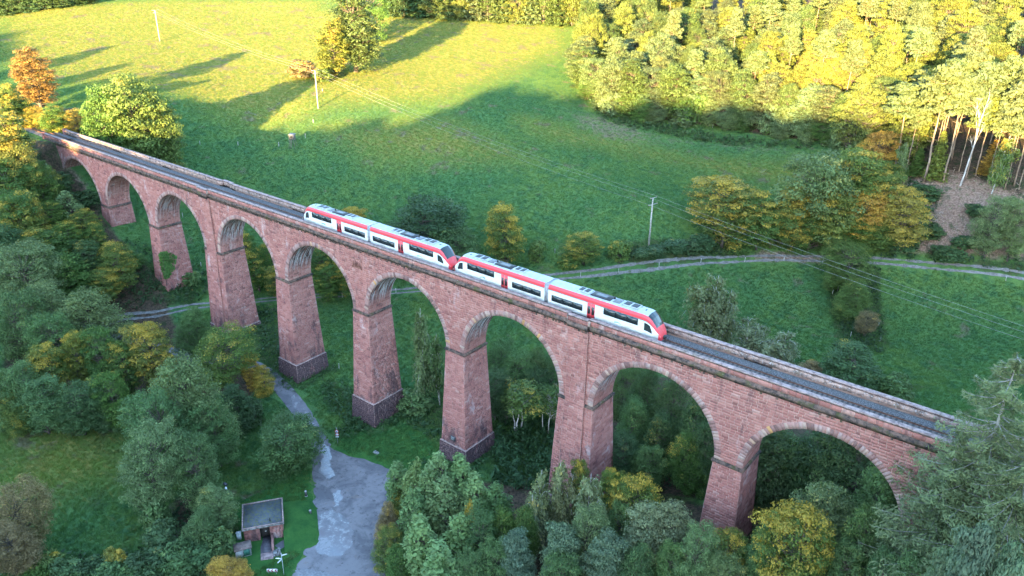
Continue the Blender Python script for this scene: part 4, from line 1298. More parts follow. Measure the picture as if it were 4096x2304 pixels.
# ------------------------------------------------------------------ hunting hide in the meadow
hx, hy = (3.12, 58.58)
LOCAL[0] = True
hz = H(hx, hy)
r = empty('hunting_hide', (hx, hy, hz), 'small wooden hunting hide on splayed stilts standing alone in the meadow', 'hide')
r.rotation_euler = (0, 0, .5)
OLDW = plain('grey_boards', (.20, .17, .14), .9, .1, wear=.35)
for sx in (-1, 1):
    for sy in (-1, 1):
        MB().tube([(sx * 1.0, sy * 1.0, -.2), (sx * .6, sy * .6, 2.6)], .06, 6).build('stilt', OLDW, r)
m = MB()
m.box((-.8, -.8, 2.55), (.8, .8, 2.65))
m.build('platform', OLDW, r)
for a, b in (((-.75, -.75, 2.65), (.75, -.70, 3.9)), ((-.75, .70, 2.65), (.75, .75, 4.1)), ((-.75, -.69, 2.65), (-.70, .69, 4.0)), ((.70, -.69, 2.65), (.75, .69, 4.0))):
    m = MB()
    m.box(a, b)
    m.build('wall_panel', OLDW, r)
MB().box((-.4, -.765, 3.2), (.4, -.74, 3.6)).build('opening', DARK, r)
MB().hexa([(-.95, -.95, 3.92), (.95, -.95, 3.92), (.95, .95, 4.16), (-.95, .95, 4.16), (-.95, -.95, 3.98), (.95, -.95, 3.98), (.95, .95, 4.22), (-.95, .95, 4.22)]).build('roof', plain('hide_roof', (.24, .21, .19), .8, .2), r)
m = MB()
for s_ in (-.22, .22):
    m.tube([(s_, -1.6, 0), (s_, -.8, 2.7)], .035, 5)
for k in range(8):
    m.tube([(-.22, -1.5 + .09 * k, .35 + .3 * k), (.22, -1.5 + .09 * k, .35 + .3 * k)], .025, 5)
m.build('ladder', OLDW, r)

# ------------------------------------------------------------------ pump house with flat mossy roof, ramp and steps
ux = Vector((.835, -.550, 0)) if False else Vector((.811, -.585, 0))
A_, B_, C_, D_ = [np.array(v) for v in ((105.95, -33.3), (109.5, -28.0), (114.75, -31.45), (111.1, -36.55))]
cen = (A_ + B_ + C_ + D_) / 4
e1 = (C_ - D_ + B_ - A_) / 2                            # along the front wall
l1 = np.linalg.norm(e1)
e1 /= l1
e2 = np.array((-e1[1], e1[0]))                         # towards the back
l2 = abs(np.dot((B_ + A_ - C_ - D_) / 2, e2))
gz = H(112, -35)
r = empty('pump_house', (cen[0], cen[1], gz), 'small flat-roofed red stone pump house with dark doorway beside the yard', 'building')
r.rotation_euler = (0, 0, math.atan2(e1[1], e1[0]))
hw, hd = l1 / 2, l2 / 2
zr_ = -19.95 - gz
CONC = weathered('stained_concrete', (.36, .35, .34), (.08, .075, .075), (.16, .15, .10), .3)
def roofmat():
    t = NT('mossy_felt_roof')
    a, b = t.noise(.8, detail=6, rough=.7), t.noise(2.4, detail=5, rough=.75)
    c = t.mix(t.ramp(a, .36, .62), (.035, .045, .06), (.075, .085, .105))
    c = t.mix(t.math('MULTIPLY', t.ramp(b, .47, .60), .8), c, (.105, .11, .03))
    return t.done(c, .6, .35)
m = MB()
# walls as slabs, front wall pierced by the doorway
dx0, dx1 = -hw + .2 + .40 * (2 * hw - .4), -hw + .2 + .655 * (2 * hw - .4)
WST = weathered('pump_house_stone', (.33, .175, .15), (.19, .10, .09), (.15, .12, .09), .2)
m.box((-hw + .2, -hd + .25, -.4), (dx0, -hd + .6, zr_ - .36))
m.box((dx1, -hd + .25, -.4), (hw - .2, -hd + .6, zr_ - .36))
m.box((dx0, -hd + .25, zr_ - .62), (dx1, -hd + .6, zr_ - .36))
m.box((-hw + .2, -hd + .601, -.4), (-hw + .55, hd - .2, zr_ - .36))
m.box((hw - .55, -hd + .601, -.4), (hw - .2, hd - .2, zr_ - .36))
m.box((-hw + .551, hd - .55, -.4), (hw - .551, hd - .2, zr_ - .36))
wl = m.build('wall', MORTAR, r)
for k in range(11):
    za, zb = -.35 + k * .262, -.35 + (k + 1) * .262 - .02
    if zb > zr_ - .38:
        break
    for x0, x1 in ((-hw + .2, dx0), (dx1, hw - .2)):
        e = cuts(x0, x1, .55, rng)
        for p, q_ in zip(e[:-1], e[1:]):
            o = MB().box((p + .012, -hd + .25 - rng.uniform(.02, .05), za), (q_ - .012, -hd + .26, zb)).build('stone', STONE1, wl)
MB().box((-hw, -hd, zr_ - .355), (hw, hd, zr_ - .12)).build('roof_slab', CONC, r)
rf = MB().box((-hw + .22, -hd + .22, zr_ - .119), (hw - .22, hd - .22, zr_ - .07)).build('roof', roofmat(), r)
for a, b in (((-hw, -hd), (hw, -hd + .21)), ((-hw, hd - .21), (hw, hd)), ((-hw, -hd + .211), (-hw + .21, hd - .211)), ((hw - .21, -hd + .211), (hw, hd - .211))):
    MB().box((a[0], a[1], zr_ - .119), (b[0], b[1], zr_ + .05)).build('roof_edge', COPE, rf)
MB().tube([(1.1, -hd + 1.0, zr_ - .08), (1.1, -hd + 1.0, zr_ + .5)], .09, 8).build('vent_pipe', DARK, rf)
MB().box((dx0, -hd + .95, -.4), (dx1, -hd + 1.0, zr_ - .62)).build('door', plain('brown_door', (.05, .04, .035), .7, .2), r)
MB().box((dx0 + .7, -hd + .93, .9), (dx0 + .95, -hd + .949, 1.05)).build('door_handle', POSTW, r)
# ramp, retaining wall and steps in front
rm = MB().box((dx0 - .1, -hd - 2.9, -.35), (dx1 + .05, -hd + .95, -.02)).build('ramp', plain('dark_paving', (.10, .09, .10), .85, .2, wear=.3), r)
MB().box((dx0 - .1, -hd - 4.3, -.4), (dx1 + .25, -hd - 2.901, .03)).build('threshold_slab', weathered('pink_slab', (.42, .29, .27), (.17, .12, .12), (.2, .17, .14), .2), r)
w_ = MB()
w_.hexa([(dx1 + .06, -hd - 2.7, -.4), (dx1 + .42, -hd - 2.7, -.4), (dx1 + .42, -hd + .24, -.4), (dx1 + .06, -hd + .24, -.4), (dx1 + .06, -hd - 2.7, .30), (dx1 + .42, -hd - 2.7, .30), (dx1 + .42, -hd + .24, .95), (dx1 + .06, -hd + .24, .95)])
w_.build('retaining_wall', WST, r)
for k in range(3):
    MB().box((dx1 + .26 + .36 * k, -hd - 3.9, -.4), (dx1 + .60 + .36 * k, -hd - 2.75, .10 + .17 * k)).build('step', CONC, r)
LOCAL[0] = False
def lawnmat():
    t = NT('short_grass')
    a, b = t.noise(.5, detail=6, rough=.7), t.noise(5., detail=5, rough=.8)
    c = t.mix(t.ramp(a, .36, .66), (.028, .095, .024), (.052, .135, .030))
    c = t.mix(1.0, c, t.mix(b, (.6, .6, .6), (1.35, 1.35, 1.35)), 'MULTIPLY')
    t.bump(b, .9, .2)
    return t.done(c, .95, .1)
LAWN = lawnmat()
# grass bank heaped against the right-hand wall and back
def bank():
    n = 34
    U, Vv = np.meshgrid(np.linspace(-1, 1, n), np.linspace(-1, 1, n))
    lx, ly = hw + .9 + U * 4.4, -.2 + Vv * (hd + 3.4)
    k = np.clip(1 - np.abs(U), 0, 1) ** .8 * np.clip(1.25 - 1.25 * np.abs(Vv) ** 1.6, 0, 1)
    X = cen[0] + lx * e1[0] + ly * e2[0]
    Y = cen[1] + lx * e1[1] + ly * e2[1]
    Z_ = grid_height(X, Y) - .06 + k * 1.75 + np.random.default_rng(2).normal(0, .03, X.shape) * (k > 0)
    i = (np.arange(n - 1)[:, None] * n + np.arange(n - 1)[None]).ravel()
    ok = (lx.ravel()[i] > hw - .35)
    F = np.stack((i, i + 1, i + n + 1, i + n), 1)[ok]
    obj('grass_bank', mesh('grass_bank', np.stack((X, Y, Z_), -1).reshape(-1, 3), F, LAWN, smooth=True), kind='structure')
bank()
sheet('lawn', [(101.4, -10.54), (105.28, -10.25), (109.4, -9.08), (114.24, -8.68), (119.69, -9.04), (117.66, 0.78), (111.75, 2.88), (106.06, 3.13), (103.6, -2.52), (97.25, -2.0), (99.07, -6.12)], .035, LAWN, .8, kind='structure')
sheet('lawn', [(101.86, -31.16), (102.0, -26.35), (101.66, -19.83), (102.94, -17.54), (107.63, -20.84), (112.76, -24.4), (117.64, -28.91), (119.88, -32.63), (121.78, -35.92), (125.01, -39.06), (121.13, -42.62), (111.48, -38.1), (104.7, -34.48)], .035, LAWN, .8, kind='structure')

LOCAL[0] = True
# kiosk
kx, ky = 112.95, -38.0
r = empty('transformer_kiosk', (kx, ky, H(kx, ky)), 'low pale concrete kiosk with green shutter and pitched slab roof below the pump house', 'kiosk')
r.rotation_euler = (0, 0, math.atan2(e1[1], e1[0]) + .10 + math.pi / 2 * 0)
MB().box((-1.15, -.65, -.3), (1.15, .65, 1.45)).build('body', CONC, r)
MB().hexa([(-1.3, -.8, 1.45), (1.3, -.8, 1.45), (1.3, .8, 1.62), (-1.3, .8, 1.62), (-1.3, -.8, 1.55), (1.3, -.8, 1.55), (1.3, .8, 1.74), (-1.3, .8, 1.74)]).build('roof', weathered('kiosk_roof', (.24, .17, .15), (.12, .09, .085), (.1, .1, .05), .3), r)
d_ = MB().box((.02, -.69, .12), (.95, -.645, 1.3)).build('shutter', plain('green_shutter', (.05, .17, .12), .5, .4), r)
MB().box((.02, -.70, .05), (.95, -.64, .119)).build('sill', POSTW, r)
MB().box((-1.0, -.67, .15), (-.1, -.648, 1.25)).build('panel', plain('pale_panel', (.47, .46, .44), .7, .2), r)
cx_, cy_ = 109.75, -36.55
r = empty('switch_cabinet', (cx_, cy_, H(cx_, cy_)), 'narrow white switch cabinet at the left corner of the pump house', 'cabinet')
r.rotation_euler = (0, 0, math.atan2(e1[1], e1[0]))
MB().box((-.35, -.2, -.2), (.35, .2, 1.35)).build('body', plain('white_cabinet', (.66, .67, .66), .5, .4), r)
MB().box((-.4, -.25, 1.351), (.4, .25, 1.42)).build('cap', plain('cabinet_cap', (.5, .5, .5), .5, .4), r)
MB().box((-.01, -.212, -.1), (.01, -.199, 1.3)).build('door_gap', DARK, r)
# two stone lamp bollards
bm_ = None
for k, (x, y, lb) in enumerate(((108.54, -22.76, 'stone bollard on the lawn, the one farther from the camera'), (113.14, -25.46, 'stone bollard on the lawn beside the broad pale puddle'))):
    r = empty('stone_bollard', (x, y, H(x, y)), lb, 'bollard', 'stone bollards beside the yard')
    MB().tube([(0, 0, -.2), (0, 0, .12)], .27, 10).build('foot', CONC, r)
    MB().tube([(0, 0, .12), (0, 0, .6), (0, 0, .95)], [.22, .19, .2], 10).build('shaft', plain('dark_stone', (.09, .085, .085), .8, .2) if k == 0 else bpy.data.materials['dark_stone'], r)
    MB().tube([(0, 0, .95), (0, 0, 1.05), (0, 0, 1.14)], [.2, .22, .12], 10).build('cap', CONC, r)
# sign post with three pointing blades
STEEL = plain('galvanised_steel', (.42, .44, .45), .5, .4)
SIGNW = plain('sign_white', (.74, .75, .75), .4, .4, wear=.05)
SIGNR = plain('sign_red', (.45, .015, .04), .4, .4, wear=.05)
x, y = 120.89, -36.53
r = empty('direction_signpost', (x, y, H(x, y)), 'steel signpost with three white direction blades on the lawn at the junction', 'signpost')
MB().tube([(0, 0, -.3), (0, 0, 4.2)], .05, 8).build('post', STEEL, r)
for ang, z0_, L in ((math.radians(215), 3.0, .95), (math.radians(-78), 2.95, .95), (math.radians(62), 3.6, .85)):
    d = Vector((math.cos(ang), math.sin(ang), 0))
    nrm = Vector((-d.y, d.x, 0)) * .02
    P = [d * .06 + Vector((0, 0, z0_)), d * (L - .12) + Vector((0, 0, z0_)), d * L + Vector((0, 0, z0_ + .11)), d * (L - .12) + Vector((0, 0, z0_ + .22)), d * .06 + Vector((0, 0, z0_ + .22))]
    bl = MB().poly([tuple(p - nrm) for p in P], tuple(nrm * 2)).build('blade', SIGNW, r)
    P = [d * .25 + Vector((0, 0, z0_ + .1)) + nrm * 1.05, d * (L - .4) + Vector((0, 0, z0_ + .1)) + nrm * 1.05, d * (L - .4) + Vector((0, 0, z0_ + .2)) + nrm * 1.05, d * .25 + Vector((0, 0, z0_ + .2)) + nrm * 1.05]
# chevron board
cA, cB = np.array((118.97, -38.1)), np.array((120.2, -37.1))
dv = (cB - cA)
L = float(np.linalg.norm(dv))
r = empty('chevron_board', (float((cA + cB)[0] / 2), float((cA + cB)[1] / 2), H(119.6, -37.6)), 'white board with three red chevrons pointing left at the road junction', 'road sign')
r.rotation_euler = (0, 0, math.atan2(dv[1], dv[0]))
pn = MB().box((-L / 2, -.02, .45), (L / 2, .02, 1.05)).build('panel', SIGNW, r)
for s_ in (-.5, .5):
    MB().tube([(s_ * L * .7, .06, -.3), (s_ * L * .7, .06, 1.05)], .035, 6).build('post', STEEL, r)
for k in range(3):
    x0 = -L / 2 + .10 + k * L / 3.05
    for sgn in (-1, 1):
        q = [(x0, -.024, .75), (x0 + .20, -.024, .75), (x0 + .42, -.024, .75 + sgn * .27), (x0 + .22, -.024, .75 + sgn * .27)]
        MB().poly(q if sgn < 0 else q[::-1], (0, .003, 0)).build('chevron', SIGNR, pn)
# post with two round prohibition signs and a supplementary plate
x, y = 100.52, -9.07
r = empty('traffic_sign_post', (x, y, H(x, y)), 'steel post with two round red-rimmed signs and small plate by the lane', 'road sign')
r.rotation_euler = (0, 0, math.radians(38))
MB().tube([(0, 0, -.3), (0, 0, 2.8), (-.06, 0, 3.75)], .035, 8).build('post', STEEL, r)
for k, zc_ in enumerate((2.82, 2.14)):
    sg_ = MB().tube([(0, -.05, zc_), (0, -.075, zc_)], .36, 24).build('round_sign', SIGNR, r)
    MB().tube([(0, -.074, zc_), (0, -.080, zc_)], .255, 24).build('sign_face', SIGNW, sg_)
    if k == 0:
        m = MB()
        m.box((-.15, -.084, zc_ - .10), (.15, -.079, zc_ + .02))
        m.box((-.10, -.0845, zc_ + .021), (.08, -.079, zc_ + .12))
        m.build('pictogram', plain('blue_pictogram', (.06, .10, .30), .5, .3), sg_)
MB().box((-.3, -.075, 1.5), (.3, -.05, 1.74)).build('plate', SIGNW, r)
# instrument mast among the shrubs behind the pump house
x, y = 105.1, -34.89
r = empty('instrument_mast', (x, y, H(x, y)), 'thin steel mast with a dark lamp head and white instruments among shrubs', 'mast')
MB().tube([(0, 0, -.3), (0, 0, 7.3)], [.06, .045], 8).build('pole', STEEL, r)
MB().box((-.35, -.2, 7.2), (.35, .2, 7.5)).build('lamp_head', DARK, r)
MB().box((-.12, -.12, 6.3), (.12, .12, 6.7)).build('sensor', SIGNW, r)
MB().box((-.5, -.05, 4.9), (.4, .05, 5.0)).box((-.5, -.15, 5.001), (-.2, .15, 5.2)).build('bracket', SIGNW, r)
MB().box((-.13, -.16, 4.1), (.13, -.05, 4.55)).build('box', SIGNW, r)
LOCAL[0] = False
m = MB()
m.hexa([(-.7, -.4, -.1), (.6, -.45, -.1), (.7, .35, -.1), (-.6, .4, -.1), (-.55, -.3, .22), (.5, -.3, .16), (.5, .25, .2), (-.5, .3, .25)])
o = m.build('stone_slab', CONC, None, label='flat pale stone slab lying on the mown grass below the fifth pier', category='stone')
o.location = (108.27, -6.44, H(108.27, -6.44))

# ------------------------------------------------------------------ trees: prototypes with a trunk mesh and a crown mesh each
def leaf_mesh(name, Cc, Nn, size, clump, tip, r, aspect=1.5, droop=0.):
    """one folded quad per leaf spray: centres, facing directions, sizes"""
    n = len(Cc)
    Nn = Nn + r.normal(0, .55, (n, 3))
    Nn /= np.linalg.norm(Nn, axis=1)[:, None]
    A = r.normal(0, 1, (n, 3)) + np.array((0, 0, -droop))
    U = A - (A * Nn).sum(1)[:, None] * Nn
    U /= np.linalg.norm(U, axis=1)[:, None] + 1e-9
    W = np.cross(Nn, U)
    s = (size * np.clip(r.lognormal(-.08, .42, n), .35, 2.1))[:, None]
    j = r.uniform(.6, 1.3, (n, 4, 1))
    V = np.stack((Cc - U * s * aspect * .5 * j[:, 0], Cc + W * s * .42 * j[:, 1] + Nn * s * .10, Cc + U * s * aspect * .5 * j[:, 2], Cc - W * s * .42 * j[:, 3] + Nn * s * .10), 1)
    F = np.arange(n * 4).reshape(n, 4)
    return mesh(name, V.reshape(-1, 3), F, LEAF, {'clump': clump, 'tint': r.random(n), 'tip': tip})

def shell(r, n, up=.25, low=-.35):
    d = r.normal(0, 1, (n, 3))
    d /= np.linalg.norm(d, axis=1)[:, None]
    d[:, 2] = np.where(d[:, 2] < low, -d[:, 2] * .6, d[:, 2]) + up
    return d / np.linalg.norm(d, axis=1)[:, None]

def broadleaf(seed, Hh=16., Wd=11., base=.16, nclump=70, per=170, leaf=.36, flat=.75, rough=.5, power=1.0, bark=BARK, droop=0., spire=0., top=1.0, stems=1):
    """crown of many leaf clumps set around and inside an uneven egg-shaped hull, carried by limbs"""
    r = np.random.default_rng(seed)
    zc0, zc1 = Hh * base, Hh * top
    Cs, Rs = [], []
    lobes = r.normal(0, 1, (7, 3))
    lobes /= np.linalg.norm(lobes, axis=1)[:, None]
    amp = r.uniform(-.30, .26, 7)
    tries = 0
    while len(Cs) < nclump and tries < 6000:
        tries += 1
        d = shell(r, 1, .1)[0] if base > .15 else shell(r, 1, -.12, -.97)[0]
        q = r.uniform(.35, 1) ** .45
        f = 1 + float((np.clip(lobes @ d, 0, 1) ** 3 * amp).sum() * 2)
        t = .5 + .5 * d[2] * q
        prof = 1 - spire * t ** 1.5
        p = np.array((d[0] * q * f * Wd / 2 * prof, d[1] * q * f * Wd / 2 * prof, (zc0 + zc1) / 2 + d[2] * q * f * (zc1 - zc0) / 2))
        cr = Wd * r.uniform(.075, .19) * (1 - .35 * spire)
        p[:2] *= max(.2, 1 - cr / Wd)
        p[2] = min(p[2], Hh - cr * flat * .8)
        if all(np.linalg.norm((p - c) * (1, 1, 1.2)) > .62 * (cr + k) for c, k in zip(Cs, Rs)):
            Cs.append(p)
            Rs.append(cr)
    Cs, Rs = np.array(Cs), np.array(Rs)
    L, N_, S_, K, T_ = [], [], [], [], []
    for c, cr in zip(Cs, Rs):
        n = int(per * r.uniform(.7, 1.3) * (cr / (Wd * .145)) ** 1.6)
        d = shell(r, n, .15)
        rad = cr * (1 - rough + rough * 1.7 * r.random(n) ** .8)
        p = c + d * rad[:, None] * (1, 1, flat)
        L.append(p)
        N_.append(d * (1, 1, 1.3) + (0, 0, .25))
        S_.append(np.full(n, leaf))
        K.append(np.full(n, r.random()))
        out = np.linalg.norm((p - (0, 0, (zc0 + zc1) / 2)) / (Wd / 2, Wd / 2, (zc1 - zc0) / 2), axis=1)
        T_.append(np.clip(out * .55 + .45 * (p[:, 2] - zc0) / (zc1 - zc0), 0, 1.2))
    L = np.concatenate(L)
    crown = leaf_mesh('crown', L, np.concatenate(N_), np.concatenate(S_), np.concatenate(K), np.concatenate(T_), r, droop=droop)
    m = MB()
    R0 = Hh * .018 + .06
    for s in range(stems):
        off = np.array((0, 0, 0)) if stems == 1 else np.array((r.normal(0, .05 * Wd), r.normal(0, .05 * Wd), 0))
        ht = zc0 + (zc1 - zc0) * .72
        zs = np.linspace(-.5, ht, 7)
        path = np.stack((np.cumsum(r.normal(0, .10 + .02 * stems, 7)) + off[0] * (1 + zs / ht), np.cumsum(r.normal(0, .10 + .02 * stems, 7)) + off[1] * (1 + zs / ht), zs), 1)
        m.tube(path, np.linspace(R0, R0 * .22, 7) / math.sqrt(stems), 7)
        for c, cr in list(zip(Cs, Rs))[s::stems]:
            zb = max(zc0 * .8, min(c[2] - np.hypot(c[0], c[1]) * r.uniform(.35, .8), ht * .95))
            b = np.array([np.interp(zb, zs, path[:, k]) for k in range(3)])
            mid = (b + c) / 2 + r.normal(0, .25, 3) + (0, 0, -.08 * np.linalg.norm(c - b))
            m.tube([b, mid, c], [R0 * .30, R0 * .18, R0 * .07], 4, False)
    return crown, m.mesh('trunk', bark)

def birch(seed, Hh=16., Wd=6.5, n=7500, leaf=.25):
    """pale stem, arching twigs hung with fine drooping sprays"""
    r = np.random.default_rng(seed)
    m = MB()
    P, N_, K, T_ = [], [], [], []
    stems = 2
    for s in range(stems):
        zs = np.linspace(-.4, Hh * (.96 - .16 * s), 9)
        lean = r.normal(0, .05, 2) + (.06 * s, .03 * s)
        path = np.stack((np.cumsum(r.normal(0, .09, 9)) + lean[0] * zs * 1.6, np.cumsum(r.normal(0, .09, 9)) + lean[1] * zs * 1.6, zs), 1)
        m.tube(path, np.linspace(.19, .03, 9) * (1 - .2 * s), 7)
        for b in range(26):
            z = Hh * r.uniform(.22, .93) * (.96 - .16 * s)
            o = np.array([np.interp(z, zs, path[:, k]) for k in range(3)])
            a = r.uniform(0, 2 * math.pi)
            t = (z / Hh)
            ln = Wd * .5 * (1.15 - .85 * t) * r.uniform(.6, 1.15)
            h = np.array((math.cos(a), math.sin(a), 0))
            pts = [o, o + h * ln * .45 + (0, 0, ln * .62), o + h * ln * .8 + (0, 0, ln * .62), o + h * ln + (0, 0, ln * .15)]
            m.tube(pts, [.055 * (1.2 - t), .035, .02, .012], 4, False)
            k = int(n / (26 * stems))
            u = r.random(k) ** .7
            q = np.array([np.interp(u, (0, .4, .75, 1), [p[c] for p in pts]) for c in range(3)]).T
            hang = r.random(k) ** 1.3 * ln * .75
            q = q + r.normal(0, .22 + .10 * ln, (k, 3)) * (1, 1, .7) - np.stack((0 * hang, 0 * hang, hang), 1)
            P.append(q)
            N_.append(np.tile(h, (k, 1)) + (0, 0, .5))
            K.append(np.full(k, r.random()))
            T_.append(np.clip(.4 + .6 * q[:, 2] / Hh, 0, 1.1))
    P = np.concatenate(P)
    P[:, 2] = np.maximum(P[:, 2], Hh * .10)
    return leaf_mesh('crown', P, np.concatenate(N_), np.full(len(P), leaf), np.concatenate(K), np.concatenate(T_), r, aspect=1.7, droop=1.2), m.mesh('trunk', BARKW)

def pine(seed, Hh=22., Wd=8., base=.55, tiers=30, per=210, leaf=.30, bark=BARKP):
    """Scots pine: long bare stem, plates of needle tufts high up"""
    r = np.random.default_rng(seed)
    m = MB()
    zs = np.linspace(-.5, Hh * .97, 10)
    path = np.stack((np.cumsum(r.normal(0, .10, 10)), np.cumsum(r.normal(0, .10, 10)), zs), 1)
    m.tube(path, np.linspace(.21, .05, 10), 8)
    P, N_, K, T_ = [], [], [], []
    for b in range(tiers):
        f = (b + .5) / tiers
        z = Hh * (base + (1 - base) * .97 * f)
        a = b * 2.4 + r.uniform(-.5, .5)
        ln = Wd * .5 * (1.05 - .75 * f ** 1.3) * r.uniform(.55, 1.1)
        o = np.array([np.interp(z, zs, path[:, k]) for k in range(3)])
        h = np.array((math.cos(a), math.sin(a), 0))
        e = o + h * ln + (0, 0, ln * r.uniform(-.05, .35))
        m.tube([o, (o + e) / 2 + (0, 0, -.1), e], [.09 * (1.3 - f), .06, .03], 4, False)
        for t in np.linspace(.45, 1.0, 3):
            c = o + (e - o) * t + r.normal(0, .25, 3)
            n = int(per * .33 * (.7 + .6 * t))
            d = shell(r, n, .35)
            q = c + d * (Wd * .105 * (.8 + .5 * r.random(n)))[:, None] * (1.25, 1.25, .62)
            P.append(q)
            N_.append(d)
            K.append(np.full(n, r.random()))
            T_.append(np.full(n, .3 + .5 * f))
    for b in range(7):                                 # dead stubs on the bare stem
        z = Hh * r.uniform(.4 * base, base)
        o = np.array([np.interp(z, zs, path[:, k]) for k in range(3)])
        a = r.uniform(0, 6.28)
        m.tube([o, o + (math.cos(a) * .9, math.sin(a) * .9, .1)], [.05, .02], 4, False)
    P = np.concatenate(P)
    return leaf_mesh('crown', P, np.concatenate(N_), np.full(len(P), leaf), np.concatenate(K), np.concatenate(T_), r, aspect=1.9), m.mesh('trunk', bark)

def conifer(seed, Hh=20., Wd=7., base=.05, whorls=26, per=11, needles=34, leaf=.30, droop=.35, bark=BARK, thin=0., twig=.03, aspect=2.0):
    """spruce or larch: whorls of boughs that sag and lift, fringed with hanging sprays"""
    r = np.random.default_rng(seed)
    m = MB()
    zs = np.linspace(-.5, Hh * .95, 9)
    path = np.stack((np.cumsum(r.normal(0, .05, 9)), np.cumsum(r.normal(0, .05, 9)), zs), 1)
    m.tube(path, np.linspace(Hh * .016, .03, 9), 7)
    P, N_, K, T_ = [], [], [], []
    for w in range(whorls):
        f = (w + r.uniform(0, .8)) / whorls
        z = Hh * (base + (1 - base) * .98 * f)
        o = np.array([np.interp(z, zs, path[:, k]) for k in range(3)])
        R = Wd * .5 * (1 - f) ** .8 + .04 * Wd
        nb = max(4, int(per * (1 - .5 * f)))
        for b in range(nb):
            if r.random() < thin:
                continue
            a = 2 * math.pi * (b + r.uniform(-.3, .3)) / nb + w * .7
            ln = R * r.uniform(.65, 1.15)
            h = np.array((math.cos(a), math.sin(a), 0))
            s = np.linspace(0, 1, 5)
            bow = np.stack([o + h * ln * t + np.array((0, 0, ln * (-droop * 1.4 * t + droop * 1.1 * t * t + .15 * (f - .3) * t))) for t in s])
            m.tube(bow, [twig * 1.3, twig, twig * .7, twig * .45, twig * .25], 4, False)
            k = int(needles * (.35 + ln / (Wd * .5)))
            t = r.random(k) ** .75
            q = np.stack([np.interp(t, s, bow[:, c]) for c in range(3)], 1)
            side = np.array((-h[1], h[0], 0))
            q = q + side * (r.normal(0, 1, k) * ln * .15 * (1.1 - t * .6))[:, None]
            q[:, 2] -= r.random(k) ** 1.5 * .12 * Wd * .5 * (.4 + droop)
            P.append(q)
            N_.append(np.tile((0, 0, 1.), (k, 1)) + h * .4)
            K.append(np.full(k, r.random()))
            T_.append(.2 + .6 * t + .2 * f)
    P = np.concatenate(P)
    return leaf_mesh('crown', P, np.concatenate(N_), np.full(len(P), leaf), np.concatenate(K), np.concatenate(T_), r, aspect=aspect, droop=.8), m.mesh('trunk', bark)

def dead_tree(seed, Hh=20.):
    r = np.random.default_rng(seed)
    m = MB()
    def limb(p, d, ln, rad, lev):
        n = 5
        pts = [p]
        for k in range(n):
            d = d + r.normal(0, .07, 3)
            d /= np.linalg.norm(d)
            pts.append(pts[-1] + d * ln / n)
        m.tube(pts, np.linspace(rad, rad * .35, n + 1), 6 if lev == 0 else 4, False)
        if lev < 3:
            for k in range((9, 5, 3)[lev]):
                t = r.uniform(.42, .98)
                o = np.array(pts[0]) + 0
                i = min(n - 1, int(t * n))
                o = np.array(pts[i]) + (np.array(pts[i + 1]) - np.array(pts[i])) * (t * n - i)
                dd = d * .9 + r.normal(0, .42, 3) + (0, 0, .25)
                dd /= np.linalg.norm(dd)
                limb(o, dd, ln * r.uniform(.28, .45), rad * .38, lev + 1)
    limb(np.array((0, 0, -.4)), np.array((.16, .02, 1.)), Hh, .42, 0)
    return None, m.mesh('trunk', BARKG)

PROTO = {
    'round': [broadleaf(11, base=.06, nclump=110, per=320, leaf=.235), broadleaf(12, 15, 11.5, .05, 115, 310, .235), broadleaf(13, 17, 11, .08, 105, 320, .235)],
    'tall': [broadleaf(21, 20, 9.5, .03, 115, 310, .225, spire=.35), broadleaf(22, 19, 9, .02, 115, 310, .225, spire=.45, flat=.9)],
    'beech': [broadleaf(31, 17, 11, .05, 135, 250, .225, flat=.42, rough=.55), broadleaf(32, 16, 12, .04, 135, 250, .225, flat=.40, rough=.55)],
    'fine': [broadleaf(41, 17, 11, .05, 125, 400, .18, flat=.85, rough=.6, spire=.2), broadleaf(42, 16, 10.5, .05, 125, 400, .18, flat=.9, rough=.6, spire=.15)],
    'poplar': [broadleaf(51, 17, 6.5, .08, 70, 150, .28, flat=1.35, rough=.45, spire=.55), broadleaf(52, 16, 7, .06, 75, 140, .28, flat=1.3, rough=.45, spire=.5)],
    'shrub': [broadleaf(61, 4.2, 5, .0, 42, 130, .24, flat=.8, rough=.4, stems=4), broadleaf(62, 4, 5.5, .0, 48, 120, .24, flat=.75, rough=.45, stems=4)],
    'birch': [birch(71), birch(72, 15, 7)],
    'pine': [pine(81, base=.64), pine(82, 23, 8.5, .66), pine(83, 21, 8, .60)],
    'lowpine': [pine(86, 14, 9, .18, 52, 520, .19, BARKP), pine(87, 14, 8.5, .22, 50, 520, .19, BARKP)],
    'spruce': [conifer(91, 20, 7.5, .04, 30, 10, 34, .34, .4), conifer(92, 18, 7, .04, 28, 10, 34, .34, .35)],
    'larch': [conifer(95, 30, 17, .06, 38, 10, 330, .115, .36, BARKL, .36, .05, 3.0), conifer(96, 28, 15, .06, 36, 10, 330, .115, .32, BARKL, .36, .05, 3.0)],
    'limby': [broadleaf(101, 15, 10, .38, 44, 150, .28, flat=.7, rough=.5, bark=BARKG, stems=3), broadleaf(102, 14, 9, .36, 40, 150, .28, flat=.7, rough=.5, bark=BARKG, stems=3)],
    'bare': [dead_tree(111)],
}
DIM = {}
for k, L_ in PROTO.items():
    for i, (c, t_) in enumerate(L_):
        co = np.empty(len((c or t_).vertices) * 3, np.float32)
        (c or t_).vertices.foreach_get('co', co)
        co = co.reshape(-1, 3)
        DIM[k, i] = (float(np.percentile(np.hypot(co[:, 0], co[:, 1]), 97)) * 2, float(co[:, 2].max()))
